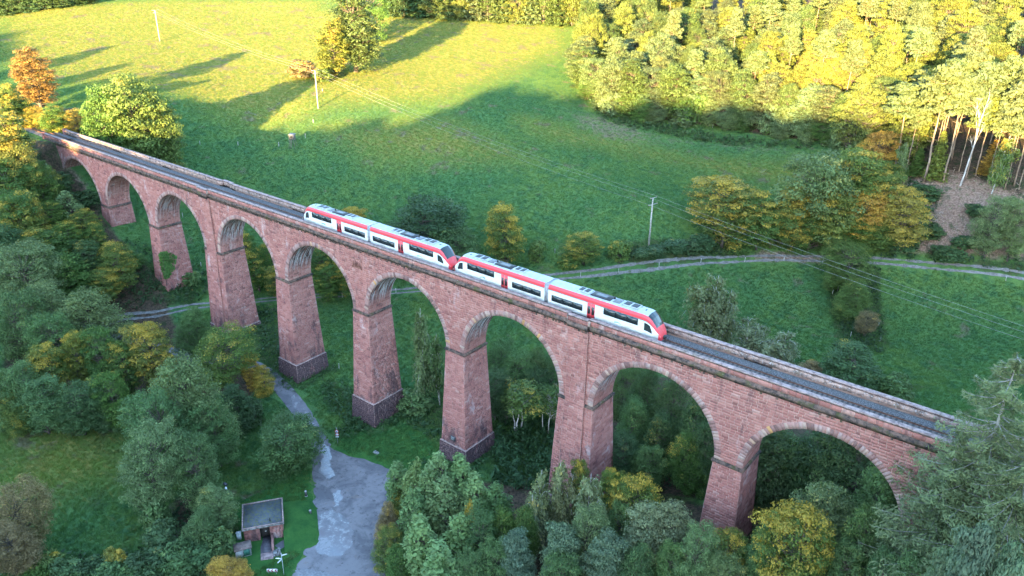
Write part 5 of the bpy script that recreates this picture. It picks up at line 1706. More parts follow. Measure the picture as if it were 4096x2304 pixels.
NAMES = {'round': 'broadleaf_tree', 'tall': 'broadleaf_tree', 'beech': 'beech_tree', 'fine': 'willow_tree', 'poplar': 'aspen_tree', 'shrub': 'shrub', 'birch': 'birch_tree', 'pine': 'pine_tree', 'lowpine': 'pine_tree', 'spruce': 'spruce_tree', 'larch': 'larch_tree', 'limby': 'alder_tree', 'bare': 'dead_tree'}
CATS = {'shrub': 'shrub'}
trnd = random.Random(4)
def tree(kind, x, y, h, w, color, autumn, label, group=None, sink=.15, var=None, z=None):
    L_ = PROTO[kind]
    i = trnd.randrange(len(L_)) if var is None else var
    crown, trunk = L_[i]
    dw, dh = DIM[kind, i]
    o = empty(NAMES[kind], (x, y, (H(x, y) if z is None else z) - sink), label, CATS.get(kind, 'tree'), group)
    o.rotation_euler = (0, 0, trnd.uniform(0, 6.283) if kind != 'bare' else .2)
    sw, sh = w / dw, h / dh
    o.scale = (sw * trnd.uniform(.95, 1.05), sw * trnd.uniform(.95, 1.05), sh)
    for nm, me in (('trunk', trunk), ('crown', crown)):
        if me is None:
            continue
        c = bpy.data.objects.new(nm, me)
        COL.objects.link(c)
        c.parent = o
        v = trnd.uniform(.88, 1.12)
        c.color = (color[0] * v * trnd.uniform(.93, 1.07), color[1] * v, color[2] * v * trnd.uniform(.9, 1.1), autumn)
    return o
COLORS = {'green': (0.08, 0.14, 0.03), 'dk': (0.06, 0.105, 0.038), 'gg': (0.135, 0.185, 0.072), 'gd': (0.09, 0.15, 0.05), 'olive': (0.105, 0.155, 0.036), 'yel': (0.25, 0.215, 0.045), 'yg': (0.145, 0.165, 0.034), 'org': (0.34, 0.2, 0.042), 'br': (0.2, 0.145, 0.065), 'pn': (0.115, 0.165, 0.1), 'pale': (0.112, 0.142, 0.058), 'lg': (0.15, 0.22, 0.08), 'copper': (0.25, 0.155, 0.05), 'lit': (0.086, 0.122, 0.035), 'lar': (0.135, 0.17, 0.072), 'birch': (0.18, 0.2, 0.095)}
TREE_LABELS = [
'tall copper-brown tree glowing in the sun beside the railway',
'',
'highest of three round yellow-green trees just behind the far end of the viaduct',
'left one of three round trees just behind the far end of the viaduct',
'right one of three round trees just behind the far end of the viaduct',
'pale yellow willow-like tree in front of the big round tree',
'small pale tree at the right foot of the big round tree',
'bushy yellow-olive tree lining the railway beyond the viaduct',
'sunlit bushy trees beside the railway beyond the viaduct',
"dark green bush beyond the far parapet near the viaduct's far end",
'dark bushes along the far parapet',
'leafy tree on the wooded bank left of the first piers',
'trees on the wooded bank left of the viaduct',
'thin young birch with pale stem on the bank near the first arch',
'light green aspen standing out of the dark trees on the left bank',
'dark shrub below the first arch of the viaduct',
'dark shrub on the slope below the first pier',
'spreading beech with layered yellow-tipped boughs right of the left bank wood',
'olive-yellow low beech beside the spreading beech, above the lane',
'green shrub right of the spreading beech on the left bank',
'dark herb-like shrub right of the ivy-clad second pier',
'large grey-green tree at the left edge above the lane',
'broad pale grey-green tree whose crown overhangs the start of the lane',
'grey-green tree between the two broad pale trees at the left',
'dull green tree at the left edge under the large grey-green one',
'dark grey-green tree in front of the broad pale tree at left',
'olive-yellow tree above the left-hand meadow, left of two green ones',
'yellowish green tree between the olive and the green tree at left',
'plain green tree left of the bright yellow-green one',
'bright yellow-green tree with golden tips left of the lane',
'green tree with yellow tips close against the bright yellow-green one',
'small grey-green tree standing by the lane in front of the third pier',
'brownish olive round tree in front of the third pier',
'orange-brown tree at the right shoulder of the brownish olive tree',
'small bright yellow tree at the bend of the lane',
'tallest grey-green willow in the middle of the left-hand trees',
'grey-green willow crowding the tallest willow from the left',
'pale grey-green willow leaning over the left-hand meadow edge',
'grey-green willow filling the gap right of the tallest willow',
'dark willow in front of the tallest willow above the creek',
'dark green tree below the brownish olive tree',
'dark shrub between the lane and the willows',
'broad domed grey-green tree beside the lane above the pump house lawn',
'dark bluish green tree at the back edge of the left-hand meadow',
'dark trees at the back of the left-hand meadow',
'light green bushy tree with yellowing leaves behind the pump house',
'grey-green bush left of the pump house above the creek',
'low bush against the left wall of the pump house',
'wide grey-green shrub left of the kiosk',
'orange-yellow small tree at the bottom edge beside the kiosk',
'brownish thinning tree at the lower left corner',
'second brown tree below the thinning one at the lower left edge',
'small yellow shrub at the bottom edge of the left-hand meadow',
'dark green shrub along the bottom edge of the left-hand meadow',
'dark shrubs along the bottom of the left-hand meadow',
'large dark green round tree directly behind the train',
'dark green tree at the left flank of the large dark round tree',
'dark tree at the right flank of the large round tree behind the train',
'yellow autumn tree behind the gap between the two railcars',
'dull green bush right of the yellow autumn tree',
'yellow-green bushy tree by the gravel track behind the train',
'low yellowish bush left of the bushy tree by the gravel track',
'round olive bush standing alone on the gravel track bank',
'golden tree peeping over the parapet behind the rear railcar',
'dark shrub of the hedge between power pole and autumn grove',
'shrubs of the hedge left of the autumn grove',
'green and yellow tree seen through the fourth arch, behind the viaduct',
'trees seen through the fourth arch',
'leafy yellow-green tree seen through the fifth arch, behind the viaduct',
'trees seen through the fifth arch',
'tall slender grey-green tree with pale stems seen through the sixth arch',
'lower slender tree right of the tall one in the sixth arch',
'dark shrub at the foot of the slender trees behind the fifth pier',
'dark grey-green tree seen through the seventh arch, behind the viaduct',
'trees seen through the seventh arch',
'yellowing alder with thin stems beside the sixth pier',
'thin yellow-green alder left of the seventh pier',
'bare-branched pale birch close to the left edge of the seventh pier',
'dark green tree seen through the eighth arch, behind the viaduct',
'trees seen through the eighth arch',
'dark tree seen through the ninth arch, behind the viaduct',
'trees seen through the ninth arch',
'alder with visible fanned stems left in the ninth arch',
'alder with visible fanned stems right in the ninth arch',
'light green aspen with upright boughs in front of the sixth pier',
'light green aspens in front of the sixth pier',
"round brown-orange crown among the aspens at the yard's edge",
'brownish olive tree hanging over the right side of the yard',
"olive-brown bush below the brownish tree at the yard's edge",
'green bush at the bottom right corner of the yard',
'small bright yellow maple crown among the aspens',
'green tree in the wood along the bottom edge',
'mixed green trees at the bottom edge in front of the viaduct',
"white-stemmed birch with pale crown just left of the seventh pier's foot",
'birch with arching white limbs left of the other birches',
'birch with fanned white limbs in front of the seventh pier',
'yellowing birch in front of the arching birch',
"yellow-tipped small beech touching the seventh pier's foot",
'yellowish beech between the birches and the large yellow beech',
'large yellow-green beech with spiky boughs below the eighth arch',
'pale oak in front of the large yellow-green beech',
'pale grey oak right of the other pale oak, below the eighth pier',
'blue-green pine with a brown dead top at the bottom edge',
'blue-green pine left of the pine with the brown dead top',
'bare-branched blue-green pine at the bottom edge below the beech',
'yellowish tree tip at the bottom edge below the eighth pier',
"olive tree with orange tips right of the eighth pier's foot",
'orange-yellow beech in the lower right, in front of a grey-green one',
'grey-green beech behind the orange-yellow one, under the ninth arch',
'dull green tree right of the grey-green beech',
'blue-green pine at the lower right corner',
'pine at the right edge below the large larch',
'low pine left of the pine in the lower right corner',
'large ragged larch with pale bare branches at the right edge',
"ragged larch left of the largest one, hiding the viaduct's near end",
'larch cut off by the right edge of the photograph',
'olive tree of the creek hedge nearest the gravel track',
'smaller olive tree left in the creek hedge by the gravel track',
'middle olive tree of the creek hedge under the wires',
'narrow brownish tree of the creek hedge below the middle one',
'dark domed tree beyond the parapet at the end of the creek hedge',
'brown bush left of the dark domed tree',
'grey-green bush right of the dark domed tree',
'birch with white twin stems behind the front of the train',
'lower birch right of the twin-stemmed birch',
'pale birch behind the parapet, left of its twin',
'pale birch behind the parapet, right of its twin',
'orange-tipped tree at the left end of the autumn grove',
'green tree with orange specks second in the autumn grove',
'orange tree in front of the tall grey-green oak',
'tall grey-green oak, highest crown of the autumn grove',
'tall yellowish tree right of the grey-green oak in the grove',
'yellow-orange tree at the right end of the autumn grove',
'bright orange tree low in the right half of the grove',
'yellow-green tree low in the middle of the grove',
'green tree low below the tall oak',
'small orange tree at the corner of the forest edge',
'small tree at the upper right shoulder of the grove',
'grey willow-like tree at the right edge above the gravel track',
'grey tree cut by the right edge above the gravel track',
'green-yellow tree in the middle of the autumn grove',
'green undergrowth trees filling the autumn grove',
'dark bush growing on the cleared slope',
'dark bushes on the cleared slope',
'tall yellow-green tree at the top, casting a long shadow over the meadow',
'yellower lower tree against the left side of the tall meadow tree',
'dark green tree behind the right side of the tall meadow tree',
'brownish low bush left of the tall meadow tree',
'small sunlit bush at the foot of the tall meadow tree',
'dark tree in the shaded corner at the top of the meadow',
'dark trees in the shaded corner of the meadow',
'sunlit bushy tree in the row closing the meadow at the top',
'trees along the top edge of the meadow',
'dark green tree at the upper left corner beyond the meadow',
'dark trees at the upper left corner',
'broad leafy tree in the front row of the sunlit forest',
'trees of the sunlit forest edge',
'lower leafy tree at the shaded foot of the forest edge',
'low trees at the foot of the forest edge',
'tall pine with a long bare trunk sunlit near the top',
'tall pines with sunlit bare trunks',
'slender pine with a thin crown among the tall bare-trunked pines',
'slender pines at the forest corner',
'pale leafless leaning tree among the tall pines',
'slender white-stemmed birch right of the leafless leaning tree',
'thin pale sapling at the left foot of the tall pines',
'young yellow-green spruce between the pine trunks',
'young orange larch between the pine trunks at right',
'small dark green spruce at the left of the pine trunks',
'yellow-green tree filling the gap left of the pine trunks',
'golden beech at the corner of the forest edge',
'pale sunlit pine crown inside the hillside forest',
'forest trees: pine',
'broad leafy tree inside the sunlit hillside forest',
'forest trees: round',
'golden beech crown inside the sunlit hillside forest',
'forest trees: beech',
'fine-leaved tree inside the sunlit hillside forest',
'forest trees: fine',
'tall leafy tree inside the sunlit hillside forest',
'forest trees: tall']
# kind, x, y, height, width, colour, autumn tint, label, group, place from the left in its group
for kind, x, y, h, w, ck, au, lb, gr, k in [
('tall',-60.3,14.9,19.2,12.6,'copper',0.1,0,-1,-1),
('round',-13.4,19.5,27.4,16.2,'olive',0.1,2,-1,-1),
('round',-16.5,12.9,22.6,12.5,'green',0.1,3,-1,-1),
('round',-11.4,24.5,24.0,12.9,'olive',0.15,4,-1,-1),
('fine',-21.8,19.7,14.6,12.5,'pale',0.55,5,-1,-1),
('fine',-20.4,28.9,11.8,8.8,'lit',0.25,6,-1,-1),
('round',-43.3,0.3,13,6.9,'olive',0.5,7,8,1),
('round',-42.8,3.5,9,5.6,'olive',0.5,7,8,2),
('round',-40.6,5.5,6,4.2,'yel',0.7,7,8,4),
('round',-40.8,3.2,6,4.2,'yel',0.6,7,8,3),
('round',-31.1,5.4,8,6.8,'green',0.4,7,8,6),
('round',-29.4,7.4,7,4.8,'olive',0.4,7,8,7),
('round',-28.4,10.8,8.5,8.3,'yel',0.7,7,8,8),
('round',-24.2,12.2,8,6.2,'green',0.4,7,8,9),
('round',-36.8,4.9,5,4.2,'yg',0.6,7,8,5),
('round',-24.1,16.5,6,4.9,'yel',0.7,7,8,10),
('round',-42.0,-3.0,12,6.8,'olive',0.4,7,8,0),
('round',-16.2,15.7,6,8.3,'dk',0.1,9,10,0),
('round',-15.5,21.1,7,9.1,'green',0.15,9,10,1),
('round',-12.7,24.3,7,8.5,'dk',0.15,9,10,3),
('round',-7.7,26.2,6,7.1,'olive',0.4,9,10,5),
('round',-17.5,25.4,8,8.6,'green',0.2,9,10,2),
('round',-12.0,27.4,6,6.4,'green',0.3,9,10,4),
('tall',-18.1,-10.7,18,12.4,'olive',0.55,11,12,10),
('round',-9.8,-12.0,16,12.2,'yg',0.4,11,12,13),
('round',-7.1,-17.6,16,11.9,'green',0.3,11,12,9),
('round',-7.0,-10.1,13,9.2,'green',0.25,11,12,16),
('round',1.7,-20.6,16,12.2,'green',0.35,11,12,11),
('fine',1.1,-16.2,11,8.3,'br',0.2,11,12,14),
('beech',2.2,-12.2,10,8.5,'green',0.2,11,12,18),
('beech',6.2,-6.9,9,7.3,'olive',0.3,11,12,22),
('beech',10.7,-7.7,9,7.3,'green',0.3,11,12,23),
('round',4.7,-20.9,14,11.6,'yg',0.4,11,12,12),
('round',10.3,-18.6,13,11.0,'green',0.35,11,12,17),
('beech',9.4,-12.7,11,8.9,'green',0.3,11,12,20),
('beech',17.5,-13.2,12,9.9,'dk',0.2,11,12,21),
('round',18.0,-18.5,13,10.8,'green',0.2,11,12,19),
('round',15.9,-23.1,14,11.2,'green',0.2,11,12,15),
('round',8.7,-27.1,15,10.6,'dk',0.2,11,12,8),
('tall',-13.4,-15.7,17,10.3,'yg',0.5,11,12,7),
('birch',-5.9,-8.4,12,4.3,'lg',0.1,13,-1,-1),
('poplar',1.9,-7.9,11,6.7,'lg',0.05,14,-1,-1),
('shrub',-9.5,-4.4,6,7.7,'dk',0.05,15,-1,-1),
('shrub',-3.6,-2.0,5,7.0,'dk',0.05,16,-1,-1),
('beech',21.6,-9.3,13,12.3,'olive',0.35,17,-1,-1),
('beech',22.3,-12.5,9,9.3,'olive',0.42,18,-1,-1),
('shrub',17.8,-2.9,4,6.7,'green',0.2,19,-1,-1),
('shrub',28.7,5.8,4.0,5.6,'gd',0.05,20,-1,-1),
('fine',20.3,-27.5,18,16.2,'gg',0.05,21,-1,-1),
('fine',39.1,-23.7,17,16.2,'gg',0.05,22,-1,-1),
('fine',32.0,-27.9,17,12.1,'gg',0.05,23,-1,-1),
('fine',34.5,-35.7,16,11.6,'gd',0.05,24,-1,-1),
('fine',43.9,-32.6,15,10.9,'gd',0.05,25,-1,-1),
('beech',51.9,-38.2,14,9.4,'olive',0.5,26,-1,-1),
('beech',53.2,-33.4,15,6.7,'yg',0.4,27,-1,-1),
('fine',56.5,-29.9,16,8.6,'green',0.1,28,-1,-1),
('beech',63.5,-23.3,17,11.6,'yg',0.62,29,-1,-1),
('beech',60.5,-28.0,14,7.2,'green',0.4,30,-1,-1),
('fine',54.3,-8.7,11,9.1,'gd',0.05,31,-1,-1),
('fine',70.4,-12.9,15,12.9,'olive',0.3,32,-1,-1),
('beech',74.1,-9.5,9,5.1,'org',0.6,33,-1,-1),
('round',76.4,-7.8,6.5,4.8,'yel',0.75,34,-1,-1),
('fine',84.8,-28.3,21,15.4,'gg',0.02,35,-1,-1),
('fine',88.0,-35.1,18,10.7,'gd',0.02,36,-1,-1),
('fine',94.7,-41.4,17,10.8,'gg',0.04,37,-1,-1),
('fine',90.9,-27.6,14,9.8,'gd',0.02,38,-1,-1),
('fine',99.2,-36.3,14,9.4,'gd',0.02,39,-1,-1),
('round',83.9,-18.9,11,7.9,'dk',0.05,40,-1,-1),
('shrub',83.4,-16.7,6,6.2,'dk',0.02,41,-1,-1),
('round',98.8,-19.1,10,14.1,'gd',0.06,42,-1,-1),
('fine',59.9,-43.0,12,11.7,'gd',0.05,43,44,4),
('fine',64.6,-38.9,11,9.0,'dk',0.05,43,44,6),
('fine',56.1,-46.6,9,6.8,'olive',0.35,43,44,1),
('fine',67.2,-33.7,12,8.2,'green',0.15,43,44,8),
('fine',70.7,-33.2,7,5.5,'green',0.1,43,44,9),
('fine',65.3,-36.1,9,8.3,'dk',0.05,43,44,7),
('fine',61.7,-41.3,8,7.7,'gd',0.05,43,44,5),
('fine',57.3,-45.5,7,6.8,'green',0.15,43,44,3),
('fine',53.6,-47.3,12,8.1,'gd',0.1,43,44,0),
('fine',56.4,-44.4,14,9.9,'gd',0.1,43,44,2),
('fine',74.4,-32.0,9,6.8,'dk',0.05,43,44,10),
('round',105.7,-36.8,9,5.8,'lg',0.2,45,-1,-1),
('fine',108.1,-41.1,8,6.4,'gd',0.1,46,-1,-1),
('shrub',110.6,-40.5,5.5,4.1,'gd',0.15,47,-1,-1),
('shrub',109.6,-43.5,4,6.3,'gd',0.15,48,-1,-1),
('round',117.2,-42.7,5,5.9,'org',0.55,49,-1,-1),
('fine',89.0,-58.8,12,9.8,'br',0.1,50,-1,-1),
('fine',93.7,-61.8,10,8.4,'br',0.15,51,-1,-1),
('shrub',102.4,-52.1,4.5,3.3,'yel',0.5,52,-1,-1),
('shrub',95.9,-58.7,4,4.7,'olive',0.3,53,54,1),
('shrub',99.4,-57.6,4,5.4,'gd',0.05,53,54,2),
('shrub',101.4,-55.3,4,5.0,'dk',0.05,53,54,3),
('shrub',107.4,-49.5,5,6.8,'dk',0.05,53,54,6),
('shrub',106.6,-51.5,4,4.7,'gd',0.05,53,54,5),
('shrub',109.2,-46.6,5,6.2,'gd',0.05,53,54,9),
('shrub',97.1,-61.2,4,5.3,'green',0.2,53,54,0),
('shrub',104.5,-54.4,4,5.3,'gd',0.05,53,54,4),
('shrub',103.2,-45.2,5,5.7,'dk',0.05,53,54,8),
('shrub',97.6,-43.2,5,4.7,'gd',0.05,53,54,7),
('round',65.9,50.5,18,22.8,'dk',0.03,55,-1,-1),
('round',62.7,45.3,14,12.7,'dk',0.06,56,-1,-1),
('round',77.9,50.2,14,13.6,'gd',0.03,57,-1,-1),
('beech',88.1,57.5,18.2,12.6,'olive',0.6,58,-1,-1),
('shrub',92.9,63.7,5.8,5.1,'olive',0.1,59,-1,-1),
('beech',103.6,68.7,9.4,10.4,'olive',0.45,60,-1,-1),
('shrub',100.5,66.0,4.2,6.3,'olive',0.5,61,-1,-1),
('shrub',110.7,74.2,6.2,5.9,'olive',0.35,62,-1,-1),
('beech',45.8,43.5,13,9.9,'yel',0.8,63,-1,-1),
('shrub',116.6,81.1,2.4,6.3,'dk',0.1,64,65,1),
('shrub',119.1,85.8,3.2,7.0,'dk',0.1,64,65,2),
('shrub',121.4,89.5,3.6,6.4,'dk',0.1,64,65,3),
('shrub',123.0,93.4,4.2,7.1,'dk',0.1,64,65,4),
('shrub',114.5,78.6,2.2,5.6,'dk',0.1,64,65,0),
('beech',34.8,18.5,14,8.8,'green',0.45,66,67,0),
('beech',39.0,22.6,12,7.6,'green',0.45,66,67,2),
('beech',38.9,18.0,11,9.4,'green',0.35,66,67,1),
('beech',43.9,19.2,9,6.8,'olive',0.5,66,67,3),
('beech',51.1,27.9,13,10.0,'green',0.42,68,69,0),
('beech',57.1,30.7,12,8.7,'olive',0.5,68,69,2),
('beech',55.3,26.4,10,9.2,'green',0.3,68,69,1),
('beech',59.9,30.4,9,6.8,'green',0.4,68,69,3),
('birch',105.9,8.9,22.4,6.5,'gg',0.03,70,-1,-1),
('birch',107.5,11.6,16.8,5.6,'gd',0.03,71,-1,-1),
('shrub',104.9,7.4,5,6.4,'gd',0.03,72,-1,-1),
('fine',115.3,20.3,14,7.4,'gd',0.05,73,74,1),
('fine',119.3,20.8,13,8.3,'gd',0.05,73,74,3),
('fine',123.2,23.7,14,6.8,'gd',0.08,73,74,5),
('fine',126.3,23.7,12,5.8,'dk',0.05,73,74,6),
('fine',119.7,14.3,12,7.1,'dk',0.05,73,74,0),
('fine',123.8,19.8,11,7.2,'dk',0.05,73,74,4),
('fine',122.4,14.7,10,6.1,'dk',0.1,73,74,2),
('limby',126.6,13.1,11,10.1,'olive',0.3,75,-1,-1),
('limby',130.2,16.8,10,7.9,'green',0.25,76,-1,-1),
('birch',130.4,19.7,10,3.3,'birch',0.2,77,-1,-1),
('fine',140.5,26.5,15,7.8,'gd',0.05,78,79,0),
('fine',147.4,23.2,17,8.7,'dk',0.08,78,79,4),
('fine',153.1,21.3,17,9.2,'dk',0.12,78,79,6),
('fine',158.6,18.6,16,8.9,'dk',0.1,78,79,8),
('fine',148.3,16.8,14,8.0,'gd',0.05,78,79,2),
('fine',154.1,15.7,13,9.0,'dk',0.15,78,79,5),
('fine',160.6,12.7,12,7.8,'green',0.25,78,79,7),
('fine',150.6,10.1,11,7.3,'dk',0.08,78,79,1),
('fine',163.3,13.5,14,7.7,'dk',0.05,78,79,9),
('fine',155.7,9.2,10,7.9,'gd',0.1,78,79,3),
('round',174.6,11.6,16,8.1,'dk',0.05,80,81,1),
('round',180.0,12.6,16,9.0,'dk',0.05,80,81,2),
('round',185.6,10.8,15,7.9,'dk',0.05,80,81,3),
('round',189.7,6.2,14,6.8,'gd',0.05,80,81,4),
('round',171.8,12.5,14,6.2,'dk',0.05,80,81,0),
('limby',175.8,12.4,13,8.2,'gd',0.12,82,-1,-1),
('limby',182.7,13.0,13,8.2,'gd',0.04,83,-1,-1),
('poplar',129.7,-17.6,15,4.6,'lg',0.02,84,85,2),
('poplar',133.8,-15.7,17,6.0,'lg',0.03,84,85,6),
('poplar',135.9,-13.1,15,5.3,'lg',0.03,84,85,9),
('poplar',124.9,-16.2,11,4.4,'lg',0.02,84,85,0),
('poplar',140.0,-14.4,14,4.8,'lg',0.02,84,85,10),
('poplar',136.7,-17.9,14,5.5,'lg',0.02,84,85,7),
('poplar',132.5,-17.8,14,4.9,'lg',0.02,84,85,4),
('poplar',142.7,-13.3,12,4.8,'gd',0.02,84,85,11),
('poplar',140.8,-26.7,15,5.4,'lg',0.02,84,85,3),
('poplar',145.6,-29.4,14,6.2,'lg',0.05,84,85,5),
('poplar',143.7,-22.4,13,5.2,'lg',0.02,84,85,8),
('poplar',133.7,-21.8,13,5.1,'lg',0.03,84,85,1),
('round',125.6,-15.9,8,5.2,'olive',0.65,86,-1,-1),
('fine',129.0,-22.4,9,4.9,'br',0.35,87,-1,-1),
('fine',133.0,-26.9,9,4.7,'olive',0.4,88,-1,-1),
('fine',137.4,-28.1,9,6.3,'green',0.1,89,-1,-1),
('poplar',142.0,-19.0,13,2.5,'yel',0.95,90,-1,-1),
('fine',146.1,-21.0,13,5.9,'gd',0.03,91,92,2),
('fine',147.4,-17.7,13,6.3,'green',0.08,91,92,4),
('fine',150.7,-16.3,13,6.2,'green',0.15,91,92,5),
('fine',149.9,-23.9,12,6.0,'gd',0.03,91,92,3),
('fine',148.1,-26.9,12,5.6,'gd',0.02,91,92,1),
('fine',159.5,-14.7,14,6.6,'gg',0.05,91,92,7),
('fine',161.2,-9.4,13,5.8,'gd',0.05,91,92,8),
('fine',174.2,-12.7,14,5.8,'gg',0.05,91,92,12),
('fine',171.1,-13.4,12,5.9,'gd',0.05,91,92,10),
('fine',177.4,-12.7,11,5.7,'gg',0.1,91,92,13),
('fine',168.0,-15.7,12,6.3,'gd',0.05,91,92,9),
('beech',181.2,-9.0,13,6.2,'gd',0.15,91,92,15),
('fine',181.8,-10.8,10,5.6,'gd',0.1,91,92,14),
('fine',185.1,-8.7,9,5.9,'gd',0.1,91,92,16),
('fine',189.8,-7.6,11,6.2,'gd',0.05,91,92,17),
('fine',193.9,-8.7,11,6.2,'gd',0.02,91,92,18),
('fine',197.2,-9.3,11,6.0,'gd',0.02,91,92,19),
('fine',158.6,-19.5,11,6.2,'gd',0.05,91,92,6),
('fine',147.1,-28.2,10,6.6,'lg',0.05,91,92,0),
('fine',174.4,-13.3,9,5.5,'gd',0.1,91,92,11),
('birch',150.5,-8.8,16,5.4,'birch',0.15,93,-1,-1),
('birch',148.6,-11.2,15,5.4,'birch',0.15,94,-1,-1),
('birch',155.8,-9.1,16,7.0,'birch',0.12,95,-1,-1),
('birch',149.8,-14.1,13,5.3,'birch',0.25,96,-1,-1),
('beech',152.8,-6.0,15,4.0,'olive',0.45,97,-1,-1),
('beech',156.6,-4.5,14,5.0,'olive',0.4,98,-1,-1),
('beech',161.8,-4.9,15,9.3,'olive',0.5,99,-1,-1),
('round',166.2,-9.7,14,6.9,'birch',0.06,100,-1,-1),
('round',169.1,-8.4,14,6.8,'birch',0.05,101,-1,-1),
('lowpine',157.6,-17.8,14,6.9,'pn',0.0,102,-1,-1),
('lowpine',152.6,-20.9,13,6.3,'pn',0.0,103,-1,-1),
('lowpine',164.4,-16.4,13,7.0,'pn',0.0,104,-1,-1),
('beech',172.1,-11.8,8,4.4,'yg',0.3,105,-1,-1),
('beech',177.6,-8.7,11,5.9,'olive',0.5,106,-1,-1),
('beech',185.2,-8.8,16,10.0,'olive',0.68,107,-1,-1),
('beech',185.2,-2.1,14,10.6,'gg',0.12,108,-1,-1),
('fine',190.6,-4.2,14,6.5,'gd',0.05,109,-1,-1),
('lowpine',201.4,-22.3,25,5.5,'pn',0.0,110,-1,-1),
('lowpine',204.1,-22.8,23,4.6,'pn',0.0,111,-1,-1),
('lowpine',199.7,-20.9,21,3.9,'pn',0.0,112,-1,-1),
('larch',199.5,-3.5,31,19.3,'lar',0.04,113,-1,-1),
('larch',197.1,-5.3,24,10.9,'lar',0.03,114,-1,-1),
('larch',203.2,-6.6,27,16.2,'lar',0.03,115,-1,-1),
('fine',156.7,106.4,12,14.6,'olive',0.15,116,-1,-1),
('fine',154.3,105.1,9,7.4,'olive',0.1,117,-1,-1),
('fine',161.3,99.3,9.5,11.8,'olive',0.2,118,-1,-1),
('fine',166.3,92.1,7,6.3,'br',0.2,119,-1,-1),
('round',172.0,60.6,11,12.5,'dk',0.15,120,-1,-1),
('round',165.0,58.0,7,5.9,'br',0.25,121,-1,-1),
('shrub',180.0,62.6,6,6.7,'gd',0.05,122,-1,-1),
('birch',139.0,65.1,19.6,10.2,'birch',0.2,123,-1,-1),
('birch',142.6,65.1,16.8,8.4,'birch',0.15,124,-1,-1),
('birch',151.1,61.7,12.8,8.6,'birch',0.05,125,-1,-1),
('birch',156.4,62.1,11.0,9.0,'birch',0.05,126,-1,-1),
('beech',126.5,99.5,18.6,20.7,'olive',0.66,127,-1,-1),
('beech',133.4,105.2,16.6,16.4,'green',0.42,128,-1,-1),
('beech',138.2,110.8,17.8,13.9,'olive',0.68,129,-1,-1),
('round',142.9,116.6,24.2,23.6,'gg',0.1,130,-1,-1),
('beech',150.3,124.1,22.8,20.1,'olive',0.35,131,-1,-1),
('beech',160.5,123.2,17.6,16.2,'yel',0.35,132,-1,-1),
('beech',155.2,120.1,16.2,13.7,'org',0.8,133,-1,-1),
('beech',148.9,115.8,16.8,15.4,'yg',0.35,134,-1,-1),
('beech',144.3,112.5,14.0,12.9,'green',0.4,135,-1,-1),
('round',147.8,148.7,12.6,11.2,'org',0.55,136,-1,-1),
('round',152.6,144.2,7.2,10.1,'olive',0.4,137,-1,-1),
('fine',181.7,130.6,16,10.9,'gg',0.05,138,-1,-1),
('fine',186.7,131.8,16,9.0,'gg',0.05,139,-1,-1),
('round',129.6,103.4,12.8,12.5,'green',0.42,140,141,0),
('round',135.9,108.2,13.8,12.5,'olive',0.42,140,141,1),
('round',141.2,110.1,10.8,11.1,'green',0.42,140,141,2),
('round',152.2,117.6,10.6,11.7,'green',0.42,140,141,5),
('round',158.0,121.4,10.4,11.0,'olive',0.42,140,141,7),
('round',145.9,118.3,18.4,14.5,'green',0.42,140,141,3),
('round',155.0,123.8,19.0,13.1,'olive',0.42,140,141,6),
('round',148.4,122.2,19.8,14.6,'green',0.42,140,141,4),
('shrub',163.4,140.8,4.2,8.0,'dk',0.1,142,143,2),
('shrub',162.7,133.8,5.0,8.6,'dk',0.1,142,143,1),
('shrub',167.7,130.6,4.2,8.4,'dk',0.1,142,143,3),
('shrub',163.6,125.0,4.8,8.4,'dk',0.1,142,143,0),
('shrub',177.2,131.1,3.4,6.3,'dk',0.1,142,143,5),
('shrub',174.0,126.6,3.8,8.2,'dk',0.1,142,143,4),
('shrub',181.1,134.9,4.2,5.7,'dk',0.1,142,143,7),
('shrub',175.9,139.5,3.2,5.2,'dk',0.1,142,143,6),
('tall',-30.9,114.9,30.8,17.8,'lit',0.25,144,-1,-1),
('tall',-32.8,106.8,20.6,14.7,'yg',0.5,145,-1,-1),
('round',-60.5,149.0,24.8,16.9,'green',0.05,146,-1,-1),
('shrub',-41.2,98.6,6.8,11.0,'br',0.4,147,-1,-1),
('shrub',-30.4,98.4,5.4,7.2,'olive',0.5,148,-1,-1),
('spruce',-86.7,186.0,24.4,13.6,'dk',0.15,149,150,0),
('round',-80.6,189.3,28.4,13.5,'dk',0.15,149,150,1),
('spruce',-75.0,192.9,26.4,13.5,'dk',0.15,149,150,2),
('tall',-69.4,196.5,30.6,13.5,'lit',0.15,151,152,0),
('spruce',-63.8,200.1,28.4,13.5,'lit',0.15,151,152,1),
('round',-58.2,203.6,26.4,13.5,'yg',0.15,151,152,2),
('spruce',-53.0,207.6,30.6,13.5,'pale',0.15,151,152,3),
('tall',-47.4,211.2,28.4,13.4,'lit',0.15,151,152,4),
('spruce',-41.8,214.7,32.6,13.4,'lit',0.15,151,152,5),
('round',-36.3,218.2,30.4,13.4,'yg',0.15,151,152,6),
('spruce',-30.8,221.8,28.4,13.4,'pale',0.15,151,152,7),
('tall',-25.3,225.3,32.4,13.4,'lit',0.15,151,152,8),
('spruce',-19.5,228.4,30.4,13.3,'lit',0.15,151,152,9),
('round',-13.7,231.4,28.2,13.3,'yg',0.15,151,152,10),
('spruce',-7.9,234.5,32.2,13.3,'pale',0.15,151,152,11),
('spruce',-224.0,62.7,18.8,11.5,'dk',0.1,153,154,0),
('round',-217.3,65.2,22.0,11.4,'dk',0.1,153,154,1),
('spruce',-214.4,69.3,19.4,11.4,'dk',0.1,153,154,2),
('round',-212.0,73.6,22.0,11.5,'dk',0.1,153,154,3),
